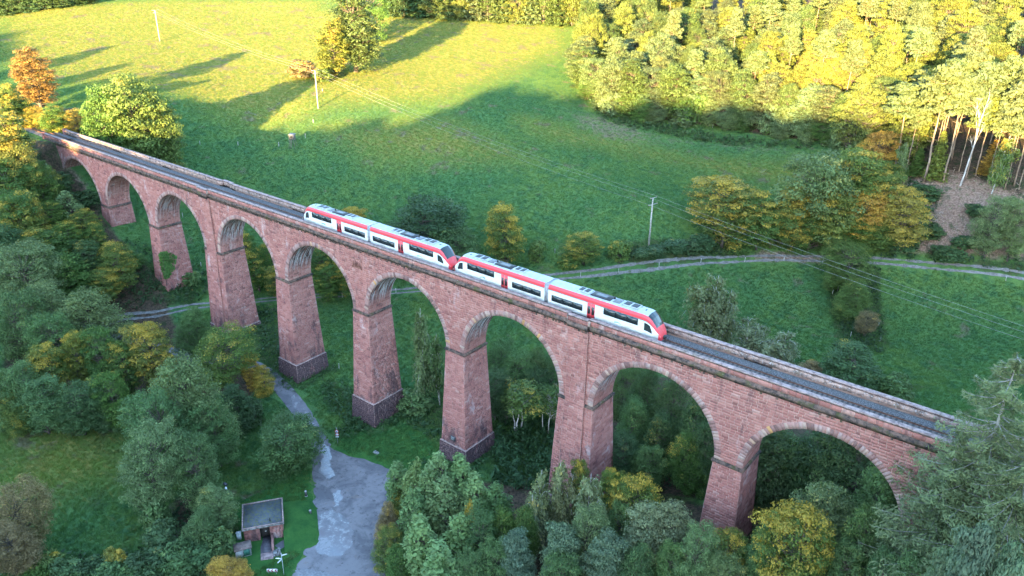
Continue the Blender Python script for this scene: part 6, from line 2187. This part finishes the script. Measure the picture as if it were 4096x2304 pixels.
('spruce',-209.0,77.7,19.4,11.5,'dk',0.1,153,154,4),
('round',-206.6,82.1,16.6,11.6,'dk',0.1,153,154,5),
('spruce',-205.2,87.0,19.2,11.6,'dk',0.1,153,154,6),
('round',-204.9,92.4,16.6,11.8,'dk',0.1,153,154,7),
('spruce',-205.0,98.2,19.4,11.9,'dk',0.1,153,154,8),
('round',-206.2,104.5,16.8,12.0,'dk',0.1,153,154,9),
('round',29.8,174.2,16.6,13.2,'pale',0.12,155,156,0),
('tall',40.9,159.9,17.1,12.6,'lit',0.12,155,156,1),
('fine',49.9,155.4,16.1,13.8,'gg',0.12,155,156,2),
('round',57.1,153.3,19.6,11.1,'pale',0.12,155,156,3),
('tall',63.7,155.9,19.8,11.4,'lit',0.12,155,156,4),
('fine',68.8,161.0,17.1,12.8,'pale',0.12,155,156,5),
('round',75.6,164.7,19.8,13.6,'lit',0.12,155,156,6),
('tall',82.4,168.4,16.0,12.6,'gg',0.12,155,156,7),
('fine',89.8,170.6,18.2,12.5,'pale',0.12,155,156,8),
('round',96.9,173.3,19.1,11.5,'lit',0.12,155,156,9),
('tall',104.5,174.3,19.1,11.1,'pale',0.12,155,156,10),
('fine',111.4,174.2,16.5,11.3,'lit',0.12,155,156,11),
('round',118.4,173.4,17.2,13.0,'gg',0.12,155,156,12),
('tall',125.8,170.9,17.9,13.4,'pale',0.12,155,156,13),
('fine',132.2,168.2,17.2,13.2,'lit',0.12,155,156,14),
('round',138.6,164.3,18.8,12.0,'pale',0.12,155,156,15),
('round',34.9,169.2,9.8,9.9,'gg',0.08,157,158,0),
('fine',36.2,171.7,8.8,8.4,'green',0.08,157,158,3),
('fine',45.6,156.0,7.8,9.9,'green',0.08,157,158,1),
('spruce',44.3,158.1,9.1,8.1,'gg',0.08,157,158,2),
('spruce',52.2,155.6,7.4,9.2,'gg',0.08,157,158,4),
('shrub',52.9,156.2,8.4,7.7,'gg',0.08,157,158,5),
('shrub',58.9,150.1,8.9,7.1,'gg',0.08,157,158,6),
('round',61.1,151.7,7.5,7.8,'green',0.08,157,158,7),
('round',67.3,155.5,9.3,8.4,'green',0.08,157,158,8),
('fine',68.4,156.3,9.7,8.3,'gg',0.08,157,158,9),
('fine',72.6,158.5,7.9,9.8,'gg',0.08,157,158,11),
('spruce',70.6,157.8,7.1,9.0,'gg',0.08,157,158,10),
('spruce',80.0,162.7,11.2,8.3,'gg',0.08,157,158,13),
('shrub',80.1,162.8,9.8,8.0,'green',0.08,157,158,12),
('shrub',84.5,167.0,11.3,8.2,'green',0.08,157,158,14),
('round',87.9,167.4,10.1,7.0,'gg',0.08,157,158,15),
('round',95.3,168.8,7.0,8.9,'gg',0.08,157,158,17),
('fine',92.7,168.3,9.7,8.8,'gg',0.08,157,158,16),
('fine',98.8,171.9,10.6,9.7,'gg',0.08,157,158,19),
('spruce',98.4,171.4,8.7,8.2,'green',0.08,157,158,18),
('spruce',109.0,173.6,8.9,8.9,'green',0.08,157,158,21),
('shrub',107.5,172.4,10.5,7.4,'gg',0.08,157,158,20),
('shrub',113.0,171.7,10.5,7.8,'gg',0.08,157,158,23),
('round',113.2,170.2,7.6,8.8,'gg',0.08,157,158,22),
('round',120.6,170.6,10.0,7.2,'gg',0.08,157,158,25),
('fine',120.6,171.4,7.8,7.0,'green',0.08,157,158,24),
('fine',126.5,168.2,7.4,7.9,'green',0.08,157,158,26),
('spruce',131.0,167.8,11.1,7.5,'gg',0.08,157,158,27),
('spruce',134.0,166.0,9.2,8.6,'gg',0.08,157,158,28),
('shrub',134.9,164.5,9.9,9.0,'gg',0.08,157,158,29),
('shrub',140.0,160.9,9.9,7.9,'gg',0.08,157,158,30),
('round',141.3,159.9,8.6,8.0,'green',0.08,157,158,31),
('pine',152.7,152.2,24.0,12.0,'pale',0.05,159,160,0),
('pine',161.5,146.6,31.6,12.3,'pale',0.05,159,160,2),
('pine',166.4,147.3,28.8,10.1,'pale',0.05,159,160,4),
('pine',173.0,151.1,20.8,8.7,'yg',0.05,159,160,7),
('pine',178.0,149.9,26.4,9.8,'pale',0.05,159,160,9),
('pine',156.0,155.8,24.4,10.6,'pale',0.05,159,160,1),
('pine',182.4,149.2,26.4,9.7,'pale',0.05,159,160,11),
('pine',169.8,155.1,27.8,10.9,'pale',0.05,159,160,6),
('pine',174.6,156.9,28.2,10.1,'pale',0.05,159,160,8),
('pine',179.5,153.8,27.6,9.9,'pale',0.05,159,160,10),
('pine',162.0,154.6,29.0,11.1,'pale',0.05,159,160,3),
('pine',165.6,156.9,29.4,10.4,'pale',0.05,159,160,5),
('pine',183.0,153.7,29.8,9.8,'pale',0.05,159,160,12),
('pine',155.7,150.4,21.4,6.3,'pale',0.05,161,162,0),
('pine',162.2,149.6,25.0,6.2,'pale',0.05,161,162,1),
('pine',168.6,151.9,24.0,6.4,'pale',0.05,161,162,2),
('pine',176.1,148.7,21.0,5.9,'pale',0.05,161,162,4),
('pine',180.4,147.7,21.4,6.2,'pale',0.05,161,162,5),
('pine',171.1,148.8,23.2,5.7,'pale',0.05,161,162,3),
('pine',183.6,148.3,22.2,5.8,'pale',0.05,161,162,6),
('bare',170.4,147.1,26.2,7.3,'pale',0,163,-1,-1),
('birch',178.1,146.0,15.4,7.1,'olive',0.4,164,-1,-1),
('birch',155.6,146.7,10.6,4.2,'gg',0.1,165,-1,-1),
('spruce',163.8,148.5,13.2,6.5,'yg',0.1,166,-1,-1),
('spruce',175.4,152.0,9.4,6.0,'org',0.4,167,-1,-1),
('spruce',158.6,149.2,7.8,5.5,'green',0.1,168,-1,-1),
('round',153.1,156.9,17.2,12.2,'yg',0.3,169,-1,-1),
('beech',138.4,158.4,22.8,16.5,'yg',0.1,170,-1,-1),
('pine',28.6,245.7,22.0,7.3,'pale',0.1,171,172,-1),
('round',86.1,216.6,19.9,11.9,'pale',0.05,173,174,-1),
('beech',138.5,247.3,21.3,11.7,'yg',0.0,175,176,-1),
('beech',133.0,205.7,23.9,12.2,'yg',0.06,175,176,-1),
('pine',163.5,166.2,18.9,7.1,'pale',0.07,171,172,-1),
('pine',88.8,273.9,17.3,8.7,'pale',0.07,171,172,-1),
('fine',67.7,283.7,15.6,10.8,'lit',0.15,177,178,9),
('beech',149.1,207.5,18.5,9.7,'yg',0.03,175,176,-1),
('beech',-17.2,257.3,17.9,11.7,'yg',0.04,175,176,-1),
('beech',75.5,220.1,16.3,10.7,'yg',0.04,175,176,-1),
('round',70.6,261.9,23.6,11.5,'pale',0.02,173,174,-1),
('tall',81.4,186.6,20.1,11.2,'pale',0.02,179,180,8),
('tall',57.9,237.5,16.8,11.3,'pale',0.15,179,180,9),
('pine',110.9,250.0,20.3,7.3,'pale',0.06,171,172,-1),
('pine',29.7,273.8,24.5,7.5,'pale',0.06,171,172,-1),
('round',140.6,192.6,15.1,9.8,'pale',0.06,173,174,-1),
('beech',162.6,274.4,16.3,10.9,'yg',0.06,175,176,-1),
('beech',-4.5,248.3,21.8,11.8,'yg',0.08,175,176,-1),
('beech',133.6,256.1,19.3,12.3,'yg',0.0,175,176,-1),
('round',20.1,201.2,18.2,10.4,'yg',0.12,173,174,-1),
('beech',90.6,203.7,21.7,9.5,'yg',0.0,175,176,-1),
('round',133.6,232.6,23.8,9.9,'pale',0.12,173,174,-1),
('tall',175.9,173.0,17.2,10.0,'pale',0.16,179,180,20),
('pine',109.1,278.0,17.8,7.4,'pale',0.15,171,172,-1),
('fine',25.7,222.7,23.4,11.5,'lit',0.14,177,178,4),
('fine',71.4,181.9,20.4,9.7,'lit',0.07,177,178,6),
('tall',9.7,222.9,21.8,10.6,'pale',0.02,179,180,0),
('pine',75.9,209.1,26.9,7.3,'pale',0.01,171,172,-1),
('round',33.6,218.8,22.2,11.4,'lit',0.15,173,174,-1),
('pine',177.1,197.0,26.0,9.2,'pale',0.04,171,172,-1),
('pine',91.4,250.5,25.2,7.6,'pale',0.04,171,172,-1),
('pine',168.0,209.0,22.1,7.9,'pale',0.02,171,172,-1),
('round',105.6,239.3,22.5,11.0,'yg',0.08,173,174,-1),
('beech',174.6,185.7,23.6,10.1,'yg',0.07,175,176,-1),
('pine',58.7,272.2,27.2,9.3,'pale',0.04,171,172,-1),
('tall',134.0,276.9,23.5,9.7,'pale',0.16,179,180,18),
('round',37.3,236.0,15.3,10.3,'pale',0.07,173,174,-1),
('beech',162.2,222.3,21.4,11.0,'yg',0.12,175,176,-1),
('fine',124.9,269.1,16.2,9.4,'lit',0.03,177,178,14),
('pine',173.4,229.5,18.7,6.9,'pale',0.08,171,172,-1),
('beech',3.0,258.4,23.3,11.7,'yg',0.04,175,176,-1),
('round',22.0,189.0,16.9,11.4,'yg',0.04,173,174,-1),
('tall',39.5,203.3,18.9,12.1,'pale',0.13,179,180,3),
('pine',114.8,268.0,22.7,7.7,'pale',0.07,171,172,-1),
('fine',31.4,191.9,18.4,10.3,'lit',0.1,177,178,0),
('beech',160.6,232.3,17.0,12.3,'yg',0.07,175,176,-1),
('beech',94.0,212.4,17.7,10.0,'yg',0.15,175,176,-1),
('round',141.0,217.1,17.2,9.3,'yg',0.14,173,174,-1),
('pine',8.7,241.0,21.0,8.6,'pale',0.13,171,172,-1),
('round',79.3,260.0,15.6,9.9,'yg',0.15,173,174,-1),
('tall',10.9,269.7,15.2,10.0,'pale',0.13,179,180,4),
('beech',159.5,287.3,22.7,12.0,'yg',0.12,175,176,-1),
('pine',79.7,295.5,20.0,7.9,'pale',0.12,171,172,-1),
('pine',-0.5,226.3,18.4,8.4,'pale',0.12,171,172,-1),
('round',108.1,226.7,19.8,10.4,'pale',0.0,173,174,-1),
('pine',100.9,200.8,25.8,6.8,'pale',0.14,171,172,-1),
('beech',143.0,255.4,19.4,11.8,'yg',0.01,175,176,-1),
('pine',162.4,254.7,23.2,7.3,'pale',0.06,171,172,-1),
('beech',151.7,268.7,22.3,9.1,'yg',0.1,175,176,-1),
('pine',42.7,250.7,19.2,8.3,'pale',0.01,171,172,-1),
('round',87.3,262.0,15.8,10.9,'lit',0.11,173,174,-1),
('round',97.4,280.4,16.8,12.0,'lit',0.04,173,174,-1),
('tall',59.9,219.0,17.6,10.9,'pale',0.05,179,180,6),
('fine',44.0,210.9,21.1,12.2,'lit',0.07,177,178,5),
('beech',64.1,231.0,19.8,11.4,'yg',0.09,175,176,-1),
('fine',141.6,174.7,17.9,11.2,'lit',0.12,177,178,13),
('round',34.4,263.7,15.5,9.9,'lit',0.05,173,174,-1),
('round',186.4,165.2,22.3,9.6,'lit',0.01,173,174,-1),
('beech',49.2,259.0,23.6,10.6,'yg',0.15,175,176,-1),
('pine',127.9,283.3,22.0,8.1,'pale',0.07,171,172,-1),
('beech',7.7,212.7,17.8,10.4,'yg',0.0,175,176,-1),
('pine',72.9,232.3,21.0,8.9,'pale',0.1,171,172,-1),
('tall',149.9,246.9,22.3,10.7,'pale',0.01,179,180,19),
('fine',128.6,213.2,15.3,11.4,'lit',0.06,177,178,12),
('round',29.1,207.1,23.4,11.5,'yg',0.13,173,174,-1),
('fine',-9.0,262.9,22.3,11.4,'lit',0.12,177,178,1),
('round',23.3,255.3,21.0,10.5,'yg',0.02,173,174,-1),
('round',61.6,176.1,23.7,11.8,'pale',0.1,173,174,-1),
('round',40.6,194.7,15.9,12.2,'pale',0.0,173,174,-1),
('round',50.0,201.9,22.3,12.5,'lit',0.14,173,174,-1),
('beech',146.2,185.2,18.1,12.4,'yg',0.01,175,176,-1),
('beech',161.6,199.0,17.9,9.8,'yg',0.05,175,176,-1),
('fine',125.4,221.2,16.1,12.1,'lit',0.09,177,178,11),
('pine',135.1,290.0,24.9,6.9,'pale',0.07,171,172,-1),
('beech',104.8,183.9,18.7,10.7,'yg',0.01,175,176,-1),
('fine',60.2,292.1,19.9,10.1,'lit',0.04,177,178,8),
('round',121.8,290.3,17.7,10.3,'lit',0.01,173,174,-1),
('beech',116.3,183.5,19.5,11.0,'yg',0.02,175,176,-1),
('round',62.3,185.1,17.9,12.4,'pale',0.13,173,174,-1),
('pine',82.1,249.2,21.8,7.2,'pale',0.04,171,172,-1),
('pine',170.6,253.4,24.3,9.4,'pale',0.09,171,172,-1),
('round',128.7,245.2,19.4,9.6,'pale',0.01,173,174,-1),
('pine',114.4,194.8,26.5,9.0,'pale',0.08,171,172,-1),
('pine',80.5,228.4,27.5,8.4,'pale',0.01,171,172,-1),
('pine',142.2,270.3,25.1,8.7,'pale',0.02,171,172,-1),
('tall',144.7,230.1,20.9,10.6,'pale',0.04,179,180,17),
('beech',64.8,199.1,15.5,11.7,'yg',0.13,175,176,-1),
('pine',172.1,165.9,18.9,8.7,'pale',0.02,171,172,-1),
('pine',81.1,236.7,18.5,7.0,'pale',0.15,171,172,-1),
('beech',111.4,213.1,17.5,9.4,'yg',0.1,175,176,-1),
('tall',90.0,194.6,16.5,10.2,'pale',0.01,179,180,13),
('round',19.6,240.6,18.1,9.1,'yg',0.11,173,174,-1),
('pine',177.5,217.6,23.4,8.1,'pale',0.11,171,172,-1),
('fine',62.2,207.5,18.0,10.1,'lit',0.07,177,178,7),
('beech',54.5,180.3,17.9,9.9,'yg',0.09,175,176,-1),
('pine',117.6,223.9,18.3,9.1,'pale',0.09,171,172,-1),
('beech',146.5,282.7,21.2,10.9,'yg',0.16,175,176,-1),
('beech',84.0,283.9,22.5,9.4,'yg',0.04,175,176,-1),
('pine',112.8,288.1,21.1,8.4,'pale',0.16,171,172,-1),
('beech',119.5,212.9,22.5,10.3,'yg',0.06,175,176,-1),
('tall',65.0,248.8,17.2,9.9,'pale',0.01,179,180,12),
('round',11.5,204.9,21.3,11.1,'lit',0.13,173,174,-1),
('beech',151.0,224.7,22.3,11.9,'yg',0.11,175,176,-1),
('beech',42.4,226.3,15.5,11.6,'yg',0.13,175,176,-1),
('beech',125.9,198.9,20.8,9.8,'yg',0.11,175,176,-1),
('round',47.4,237.3,15.7,11.9,'lit',0.06,173,174,-1),
('pine',77.4,175.4,21.6,8.1,'pale',0.02,171,172,-1),
('beech',158.2,244.4,23.6,9.5,'yg',0.13,175,176,-1),
('fine',156.6,212.8,20.6,12.0,'lit',0.14,177,178,15),
('pine',103.5,290.2,26.7,7.8,'pale',0.14,171,172,-1),
('round',67.8,169.7,19.2,9.2,'pale',0.11,173,174,-1),
('fine',91.5,237.5,20.9,10.9,'lit',0.13,177,178,10),
('pine',93.5,297.2,17.4,8.0,'pale',0.13,171,172,-1),
('fine',170.5,242.7,22.1,10.3,'lit',0.05,177,178,16),
('pine',55.1,281.4,18.8,7.4,'pale',0.03,171,172,-1),
('pine',43.5,282.5,21.6,7.9,'pale',0.07,171,172,-1),
('pine',30.4,284.8,24.9,7.3,'pale',0.12,171,172,-1),
('tall',51.0,166.3,20.1,9.4,'pale',0.08,179,180,1),
('tall',42.1,185.1,15.3,10.1,'pale',0.04,179,180,2),
('pine',159.5,173.6,24.6,7.9,'pale',0.03,171,172,-1),
('beech',97.8,226.4,15.8,9.2,'yg',0.11,175,176,-1),
('round',52.6,212.0,23.3,12.0,'lit',0.12,173,174,-1),
('beech',51.2,188.7,19.7,10.9,'yg',0.02,175,176,-1),
('round',104.3,270.2,21.2,9.8,'yg',0.05,173,174,-1),
('beech',107.4,205.8,19.1,9.9,'yg',0.0,175,176,-1),
('round',89.9,229.3,20.5,10.4,'pale',0.01,173,174,-1),
('beech',13.7,257.2,20.1,10.3,'yg',0.04,175,176,-1),
('tall',97.9,263.9,17.0,9.9,'pale',0.13,179,180,15),
('pine',184.0,185.4,21.0,8.7,'pale',0.1,171,172,-1),
('pine',163.2,265.5,25.2,7.9,'pale',0.06,171,172,-1),
('round',77.1,200.9,15.2,10.2,'lit',0.0,173,174,-1),
('beech',122.0,257.3,17.2,10.4,'yg',0.03,175,176,-1),
('pine',156.8,191.7,21.0,7.9,'pale',0.01,171,172,-1),
('pine',154.3,259.1,24.0,8.0,'pale',0.12,171,172,-1),
('tall',101.1,246.1,22.9,11.4,'pale',0.03,179,180,14),
('round',19.5,280.3,18.1,9.8,'yg',0.09,173,174,-1),
('pine',160.9,182.6,27.5,8.2,'pale',0.06,171,172,-1),
('beech',140.1,239.0,17.1,11.6,'yg',0.15,175,176,-1),
('round',86.0,179.5,22.8,12.4,'lit',0.08,173,174,-1),
('tall',55.0,227.6,19.0,9.3,'pale',0.15,179,180,5),
('beech',131.8,177.7,17.8,11.5,'yg',0.1,175,176,-1),
('pine',113.6,238.7,25.9,8.8,'pale',0.06,171,172,-1),
('beech',74.1,271.6,16.7,9.2,'yg',0.15,175,176,-1),
('beech',164.7,189.6,20.8,11.6,'yg',0.12,175,176,-1),
('pine',168.7,281.5,20.9,8.4,'pale',0.15,171,172,-1),
('pine',150.3,173.3,20.0,7.9,'pale',0.08,171,172,-1),
('pine',105.8,218.8,17.8,7.1,'pale',0.13,171,172,-1),
('pine',125.7,187.5,25.5,7.7,'pale',0.12,171,172,-1),
('round',30.2,182.5,23.4,11.2,'yg',0.08,173,174,-1),
('pine',141.5,200.9,24.2,8.7,'pale',0.08,171,172,-1),
('round',135.2,185.1,23.4,11.5,'yg',0.05,173,174,-1),
('tall',52.7,249.0,17.0,10.1,'pale',0.09,179,180,10),
('tall',74.3,192.1,20.8,12.4,'pale',0.11,179,180,7),
('round',43.3,272.6,20.2,9.5,'yg',0.05,173,174,-1),
('fine',22.0,214.9,15.7,11.8,'lit',0.05,177,178,2),
('pine',177.9,208.3,26.8,8.3,'pale',0.09,171,172,-1),
('beech',119.6,246.4,22.2,11.1,'yg',0.06,175,176,-1),
('pine',172.2,262.3,24.7,8.5,'pale',0.07,171,172,-1),
('beech',73.7,252.6,19.8,9.2,'yg',0.12,175,176,-1),
('beech',154.9,166.1,22.9,9.8,'yg',0.15,175,176,-1),
('pine',96.5,181.4,22.7,9.2,'pale',0.12,171,172,-1),
('pine',102.6,254.7,19.7,8.9,'pale',0.13,171,172,-1),
('pine',110.3,258.6,20.4,8.4,'pale',0.11,171,172,-1),
('pine',58.0,194.2,27.0,7.7,'pale',0.07,171,172,-1),
('round',50.3,219.6,21.1,12.4,'pale',0.04,173,174,-1),
('beech',60.2,262.7,23.2,11.7,'yg',0.16,175,176,-1),
('pine',125.1,235.5,25.7,7.7,'pale',0.02,171,172,-1),
('beech',97.9,191.1,19.7,10.3,'yg',0.06,175,176,-1),
('tall',118.5,278.3,16.0,11.6,'pale',0.14,179,180,16),
('round',70.5,242.2,23.2,9.8,'lit',0.13,173,174,-1),
('round',115.7,203.6,15.2,9.8,'yg',0.05,173,174,-1),
('beech',153.4,199.3,21.7,11.2,'yg',0.12,175,176,-1),
('beech',-13.9,243.9,21.9,12.2,'yg',0.08,175,176,-1),
('beech',20.3,264.4,17.4,10.1,'yg',0.0,175,176,-1),
('beech',1.0,268.5,19.7,11.5,'yg',0.02,175,176,-1),
('pine',134.8,267.2,27.2,8.6,'pale',0.06,171,172,-1),
('round',153.1,236.8,16.8,10.4,'pale',0.01,173,174,-1),
('pine',44.6,174.9,18.7,9.0,'pale',0.08,171,172,-1),
('fine',17.4,229.2,19.8,10.1,'lit',0.04,177,178,3),
('round',83.9,208.4,15.4,10.2,'lit',0.02,173,174,-1),
('pine',171.4,273.5,19.7,8.0,'pale',0.16,171,172,-1),
('round',153.0,278.0,20.8,12.1,'lit',0.09,173,174,-1),
('pine',60.4,163.9,19.7,8.5,'pale',0.14,171,172,-1),
('pine',134.0,223.8,18.3,8.4,'pale',0.01,171,172,-1),
('beech',167.1,177.4,20.2,12.2,'yg',0.05,175,176,-1),
('round',184.7,173.4,22.9,10.1,'pale',0.08,173,174,-1),
('pine',50.1,290.7,20.3,8.3,'pale',0.07,171,172,-1),
('tall',69.8,214.3,17.8,10.8,'pale',0.11,179,180,11),
('pine',70.4,293.0,25.7,6.9,'pale',0.07,171,172,-1),
('beech',145.6,263.0,15.4,9.2,'yg',0.03,175,176,-1),
('beech',106.7,192.6,15.4,11.1,'yg',0.09,175,176,-1),
('round',-42,-22,19.0,10.0,'olive',0.4,11,12,6),
('round',-28,-30,16.0,10.0,'olive',0.4,11,12,5),
('round',-60,-35,20.0,10.0,'olive',0.4,11,12,1),
('round',-75,-20,17.0,10.0,'olive',0.4,11,12,3),
('round',-18,-38,15.0,10.0,'olive',0.4,11,12,4),
('round',-95,-25,20.0,10.0,'olive',0.4,11,12,2),
('round',-50,-52,18.0,10.0,'olive',0.4,11,12,0)]:
    tree(kind, x, y, h, w, COLORS[ck], au, TREE_LABELS[lb] + place(k), TREE_LABELS[gr] if gr >= 0 else None)

# ------------------------------------------------------------------ ivy on the second pier
def ivy():
    r = np.random.default_rng(8)
    cx, hw_ = PIERS[1]
    n = 2600
    u = r.random(n)
    z = -12.8 + 6.6 * u
    spread = np.interp(u, (0, .25, .7, .9, 1), (.3, 1.6, 2.3, 1.5, .5))
    s = r.normal(0, .5, n).clip(-1, 1) * spread
    xe, ye = cx + hw_ - .0447 * z, YF - .15 + .043 * z
    P = np.where((s < 0)[:, None], np.stack((xe + s * .7, ye - .12 + 0 * s, z), 1), np.stack((xe + .12 + 0 * s, ye + s * 1.4, z), 1)) + r.normal(0, .08, (n, 3))
    N_ = np.where((s < 0)[:, None], np.array((0, -1., .4)), np.array((1., 0, .4)))
    rt = empty('ivy', (cx + hw_ + .6, YF - .9, H(cx + hw_ + .6, YF - .9)), 'patch of bright green ivy climbing the corner of the second pier', 'ivy')
    o = obj('foliage', leaf_mesh('foliage', P, N_, np.full(n, .30), r.random(n), r.random(n) * .4, r), rt)
    o.color = (.075, .15, .035, .0)
    m = MB()
    m.tube([(cx + hw_ + .75, YF - .85, -14.6), (cx + hw_ + .56, YF - .68, -10.), (cx + hw_ + .40, YF - .50, -6.6)], [.07, .05, .02], 5)
    m.build('stem', BARK, rt)
ivy()
# ------------------------------------------------------------------ undergrowth: nettles, brambles and tall herbs, too many to count
def undergrowth(name, polys, dens, hgt, leaf, color, seed, autumn=.25, upright=0., label=None):
    r = np.random.default_rng(seed)
    P, N_, K, T_ = [], [], [], []
    for poly in polys:
        q = np.asarray(poly, float)
        a, b = q.min(0), q.max(0)
        n = int((b[0] - a[0]) * (b[1] - a[1]) * dens)
        x, y = r.uniform(a[0], b[0], n), r.uniform(a[1], b[1], n)
        ok = inside(x, y, q)
        x, y = x[ok], y[ok]
        cell = .5 + .5 * np.sin(x * .9 + 2 * np.sin(y * .53)) * np.sin(y * 1.1 + 1.7 * np.sin(x * .41))
        ok = r.random(len(x)) < .25 + cell
        x, y, cell = x[ok], y[ok], cell[ok]
        z0_ = grid_height(x, y)
        k = 7
        hh = hgt * (.35 + .9 * cell) * r.uniform(.6, 1.3, len(x))
        X, Y, Hh = np.repeat(x, k), np.repeat(y, k), np.repeat(hh, k)
        t = np.tile(np.linspace(.12, 1, k), len(x))
        sp = .32 if upright else .5
        X = X + r.normal(0, sp * (1.15 - t * (.9 if upright else .3)))
        Y = Y + r.normal(0, sp * (1.15 - t * (.9 if upright else .3)))
        P.append(np.stack((X, Y, np.repeat(z0_, k) + t * Hh), 1))
        N_.append(np.stack((r.normal(0, .5, len(X)), r.normal(0, .5, len(X)), np.ones(len(X))), 1))
        K.append(np.repeat(np.clip(cell * .6 + r.random(len(x)) * .5, 0, 1), k))
        T_.append(t * .6)
    P = np.concatenate(P)
    o = obj(name, leaf_mesh(name, P, np.concatenate(N_), np.full(len(P), leaf), np.concatenate(K), np.concatenate(T_), r, aspect=1.6 + upright, droop=.3), None, kind='stuff')
    o.color = (*color, autumn)
    if label:
        o['label'] = label
for args in [('undergrowth', [[(21, -4.2), (31.5, -4.2), (31.5, 9), (29.2, 9), (29.0, -1.3), (21, -1.3)], [(45.5, -4.2), (56.0, -4.2), (56.0, 9), (53.7, 9), (53.5, -1.3), (45.5, -1.3)], [(70.2, -4.2), (80.7, -4.2), (80.7, 9), (78.4, 9), (78.2, -1.3), (70.2, -1.3)], [(93.8, -4.2), (104.3, -4.2), (104.3, 9), (102.0, 9), (101.8, -1.3), (93.8, -1.3)], [(117.4, -4.2), (127.9, -4.2), (127.9, 9), (125.60000000000001, 9), (125.4, -1.3), (117.4, -1.3)], [(166.8, -4.2), (177.3, -4.2), (177.3, 9), (175.0, 9), (174.8, -1.3), (166.8, -1.3)]], 3.2, 0.75, 0.24, (0.055, 0.1, 0.035), 11, 0.15, 0.3, 'weeds and nettles growing against the pier bases'), ('undergrowth', [[(121.05, 13.42), (134.35, 23.97), (146.03, 5.51), (133.07, -3.23)]], 2.6, 2.1, 0.34, (0.035, 0.075, 0.026), 1, 0.0, 0.6, 'tall dark herbs between the sixth and seventh piers'), ('undergrowth', [[(80.99, 3.3), (88.64, 4.96), (101.6, -1.99), (100.58, -4.92), (91.14, -2.56), (86.4, -1.19)], [(102.37, -1.39), (104.0, 6.56), (115.7, 4.95), (118.67, 1.06), (111.37, 2.58), (105.29, 2.52)], [(95.89, -6.53), (97.28, -3.3), (102.09, -3.72), (101.14, -7.88)]], 2.2, 1.3, 0.3, (0.042, 0.085, 0.03), 2, 0.1, 0.2, 'nettles and brambles around the fourth and fifth piers'), ('undergrowth', [[(8.76, -0.7), (13.81, 4.11), (28.85, 6.36), (35.14, 4.7), (30.36, -6.64), (25.62, -13.95), (18.16, -11.77)], [(23.16, 0.81), (23.67, 11.36), (33.43, 8.68), (32.37, 2.56)], [(42.67, 11.5), (49.82, 15.13), (75.88, 0.07), (68.29, -2.61)]], 1.5, 1.2, 0.32, (0.042, 0.075, 0.028), 3, 0.25, 0.2, 'rough herbs on the bank below the second and third piers'), ('undergrowth', [[(107.42, 72.43), (126.36, 101.11), (132.45, 103.55), (128.4, 97.28), (116.73, 78.74)], [(150.74, 111.63), (161.53, 117.18), (172.51, 86.58), (166.51, 81.26)]], 1.4, 1.4, 0.34, (0.04, 0.07, 0.028), 4, 0.2, 0.1, 'brambles along the gravel track and creek'), ('undergrowth', [[(47.76, -46.48), (67.48, -29.93), (69.12, -30.86), (50.83, -47.74)], [(95.6, -40.05), (95.19, -36.23), (109.97, -39.29), (114.21, -42.9), (107.66, -48.58)], [(86.53, -61.96), (103.65, -45.51), (109.38, -48.02), (91.31, -63.81)]], 1.6, 1.5, 0.3, (0.04, 0.075, 0.03), 5, 0.2, 0.2, 'rank growth round the left-hand meadow'), ('undergrowth', [[(151.46, 151.69), (162.25, 145.7), (167.78, 140.54), (167.71, 130.6), (158.73, 131.19), (150.81, 142.05)], [(178.09, 128.69), (189.95, 133.37), (191.01, 130.52), (177.5, 126.98)], [(159.56, 129.01), (166.21, 126.53), (174.77, 128.16), (178.32, 127.95), (159.44, 119.21)]], 1.1, 1.3, 0.4, (0.038, 0.068, 0.03), 6, 0.15, 0.1, 'bramble thickets on the cleared slope'), ('undergrowth', [[(162.96, 19.75), (183.76, 50.85), (193.46, 19.24), (189.22, 11.52), (169.36, 9.15)], [(136.63, 25.78), (154.68, 42.46), (164.7, 15.9), (149.2, 7.51)]], 0.9, 1.6, 0.36, (0.03, 0.06, 0.024), 7, 0.1, 0.1, 'dark growth under the trees below the right-hand arches'), ('undergrowth', [[(44.52, 154.54), (60.88, 144.18), (127.98, 167.2), (126.04, 170.26), (57.38, 152.79)]], 1.3, 1.6, 0.42, (0.05, 0.08, 0.03), 8, 0.2, 0.1, 'low growth along the foot of the forest')]:
    undergrowth(*args)
# cut branches lying on the bare slope
def brush():
    r = np.random.default_rng(15)
    m = MB()
    for poly, n in [([(154.97, 146.8), (168.39, 142.33), (177.24, 137.44), (177.47, 130.37), (165.71, 126.13), (160.18, 128.9), (165.73, 135.97)], 260), ([(144.13, 157.98), (184.23, 150.2), (185.46, 146.1), (154.51, 142.53)], 160), ([(42.71, 153.98), (62.16, 142.2), (122.39, 171.57), (97.9, 159.91), (62.11, 139.18)], 60)]:
        q = np.asarray(poly, float)
        a, b = q.min(0), q.max(0)
        for k in range(n):
            x, y = r.uniform(a[0], b[0]), r.uniform(a[1], b[1])
            if not inside(np.array([x]), np.array([y]), q)[0]:
                continue
            an, ln = r.uniform(0, 6.28), r.uniform(.5, 3.2)
            dx, dy = math.cos(an) * ln, math.sin(an) * ln
            z0_, z1_ = float(grid_height(x, y)), float(grid_height(x + dx, y + dy))
            m.tube([(x, y, z0_ + .05), (x + dx * .5, y + dy * .5, (z0_ + z1_) / 2 + r.uniform(.05, .3)), (x + dx, y + dy, z1_ + .08)], [r.uniform(.03, .08), .04, .02], 4, False)
    m.build('brushwood', bark('dry_wood', (.20, .15, .11), (.44, .34, .27)), None, kind='stuff')
brush()
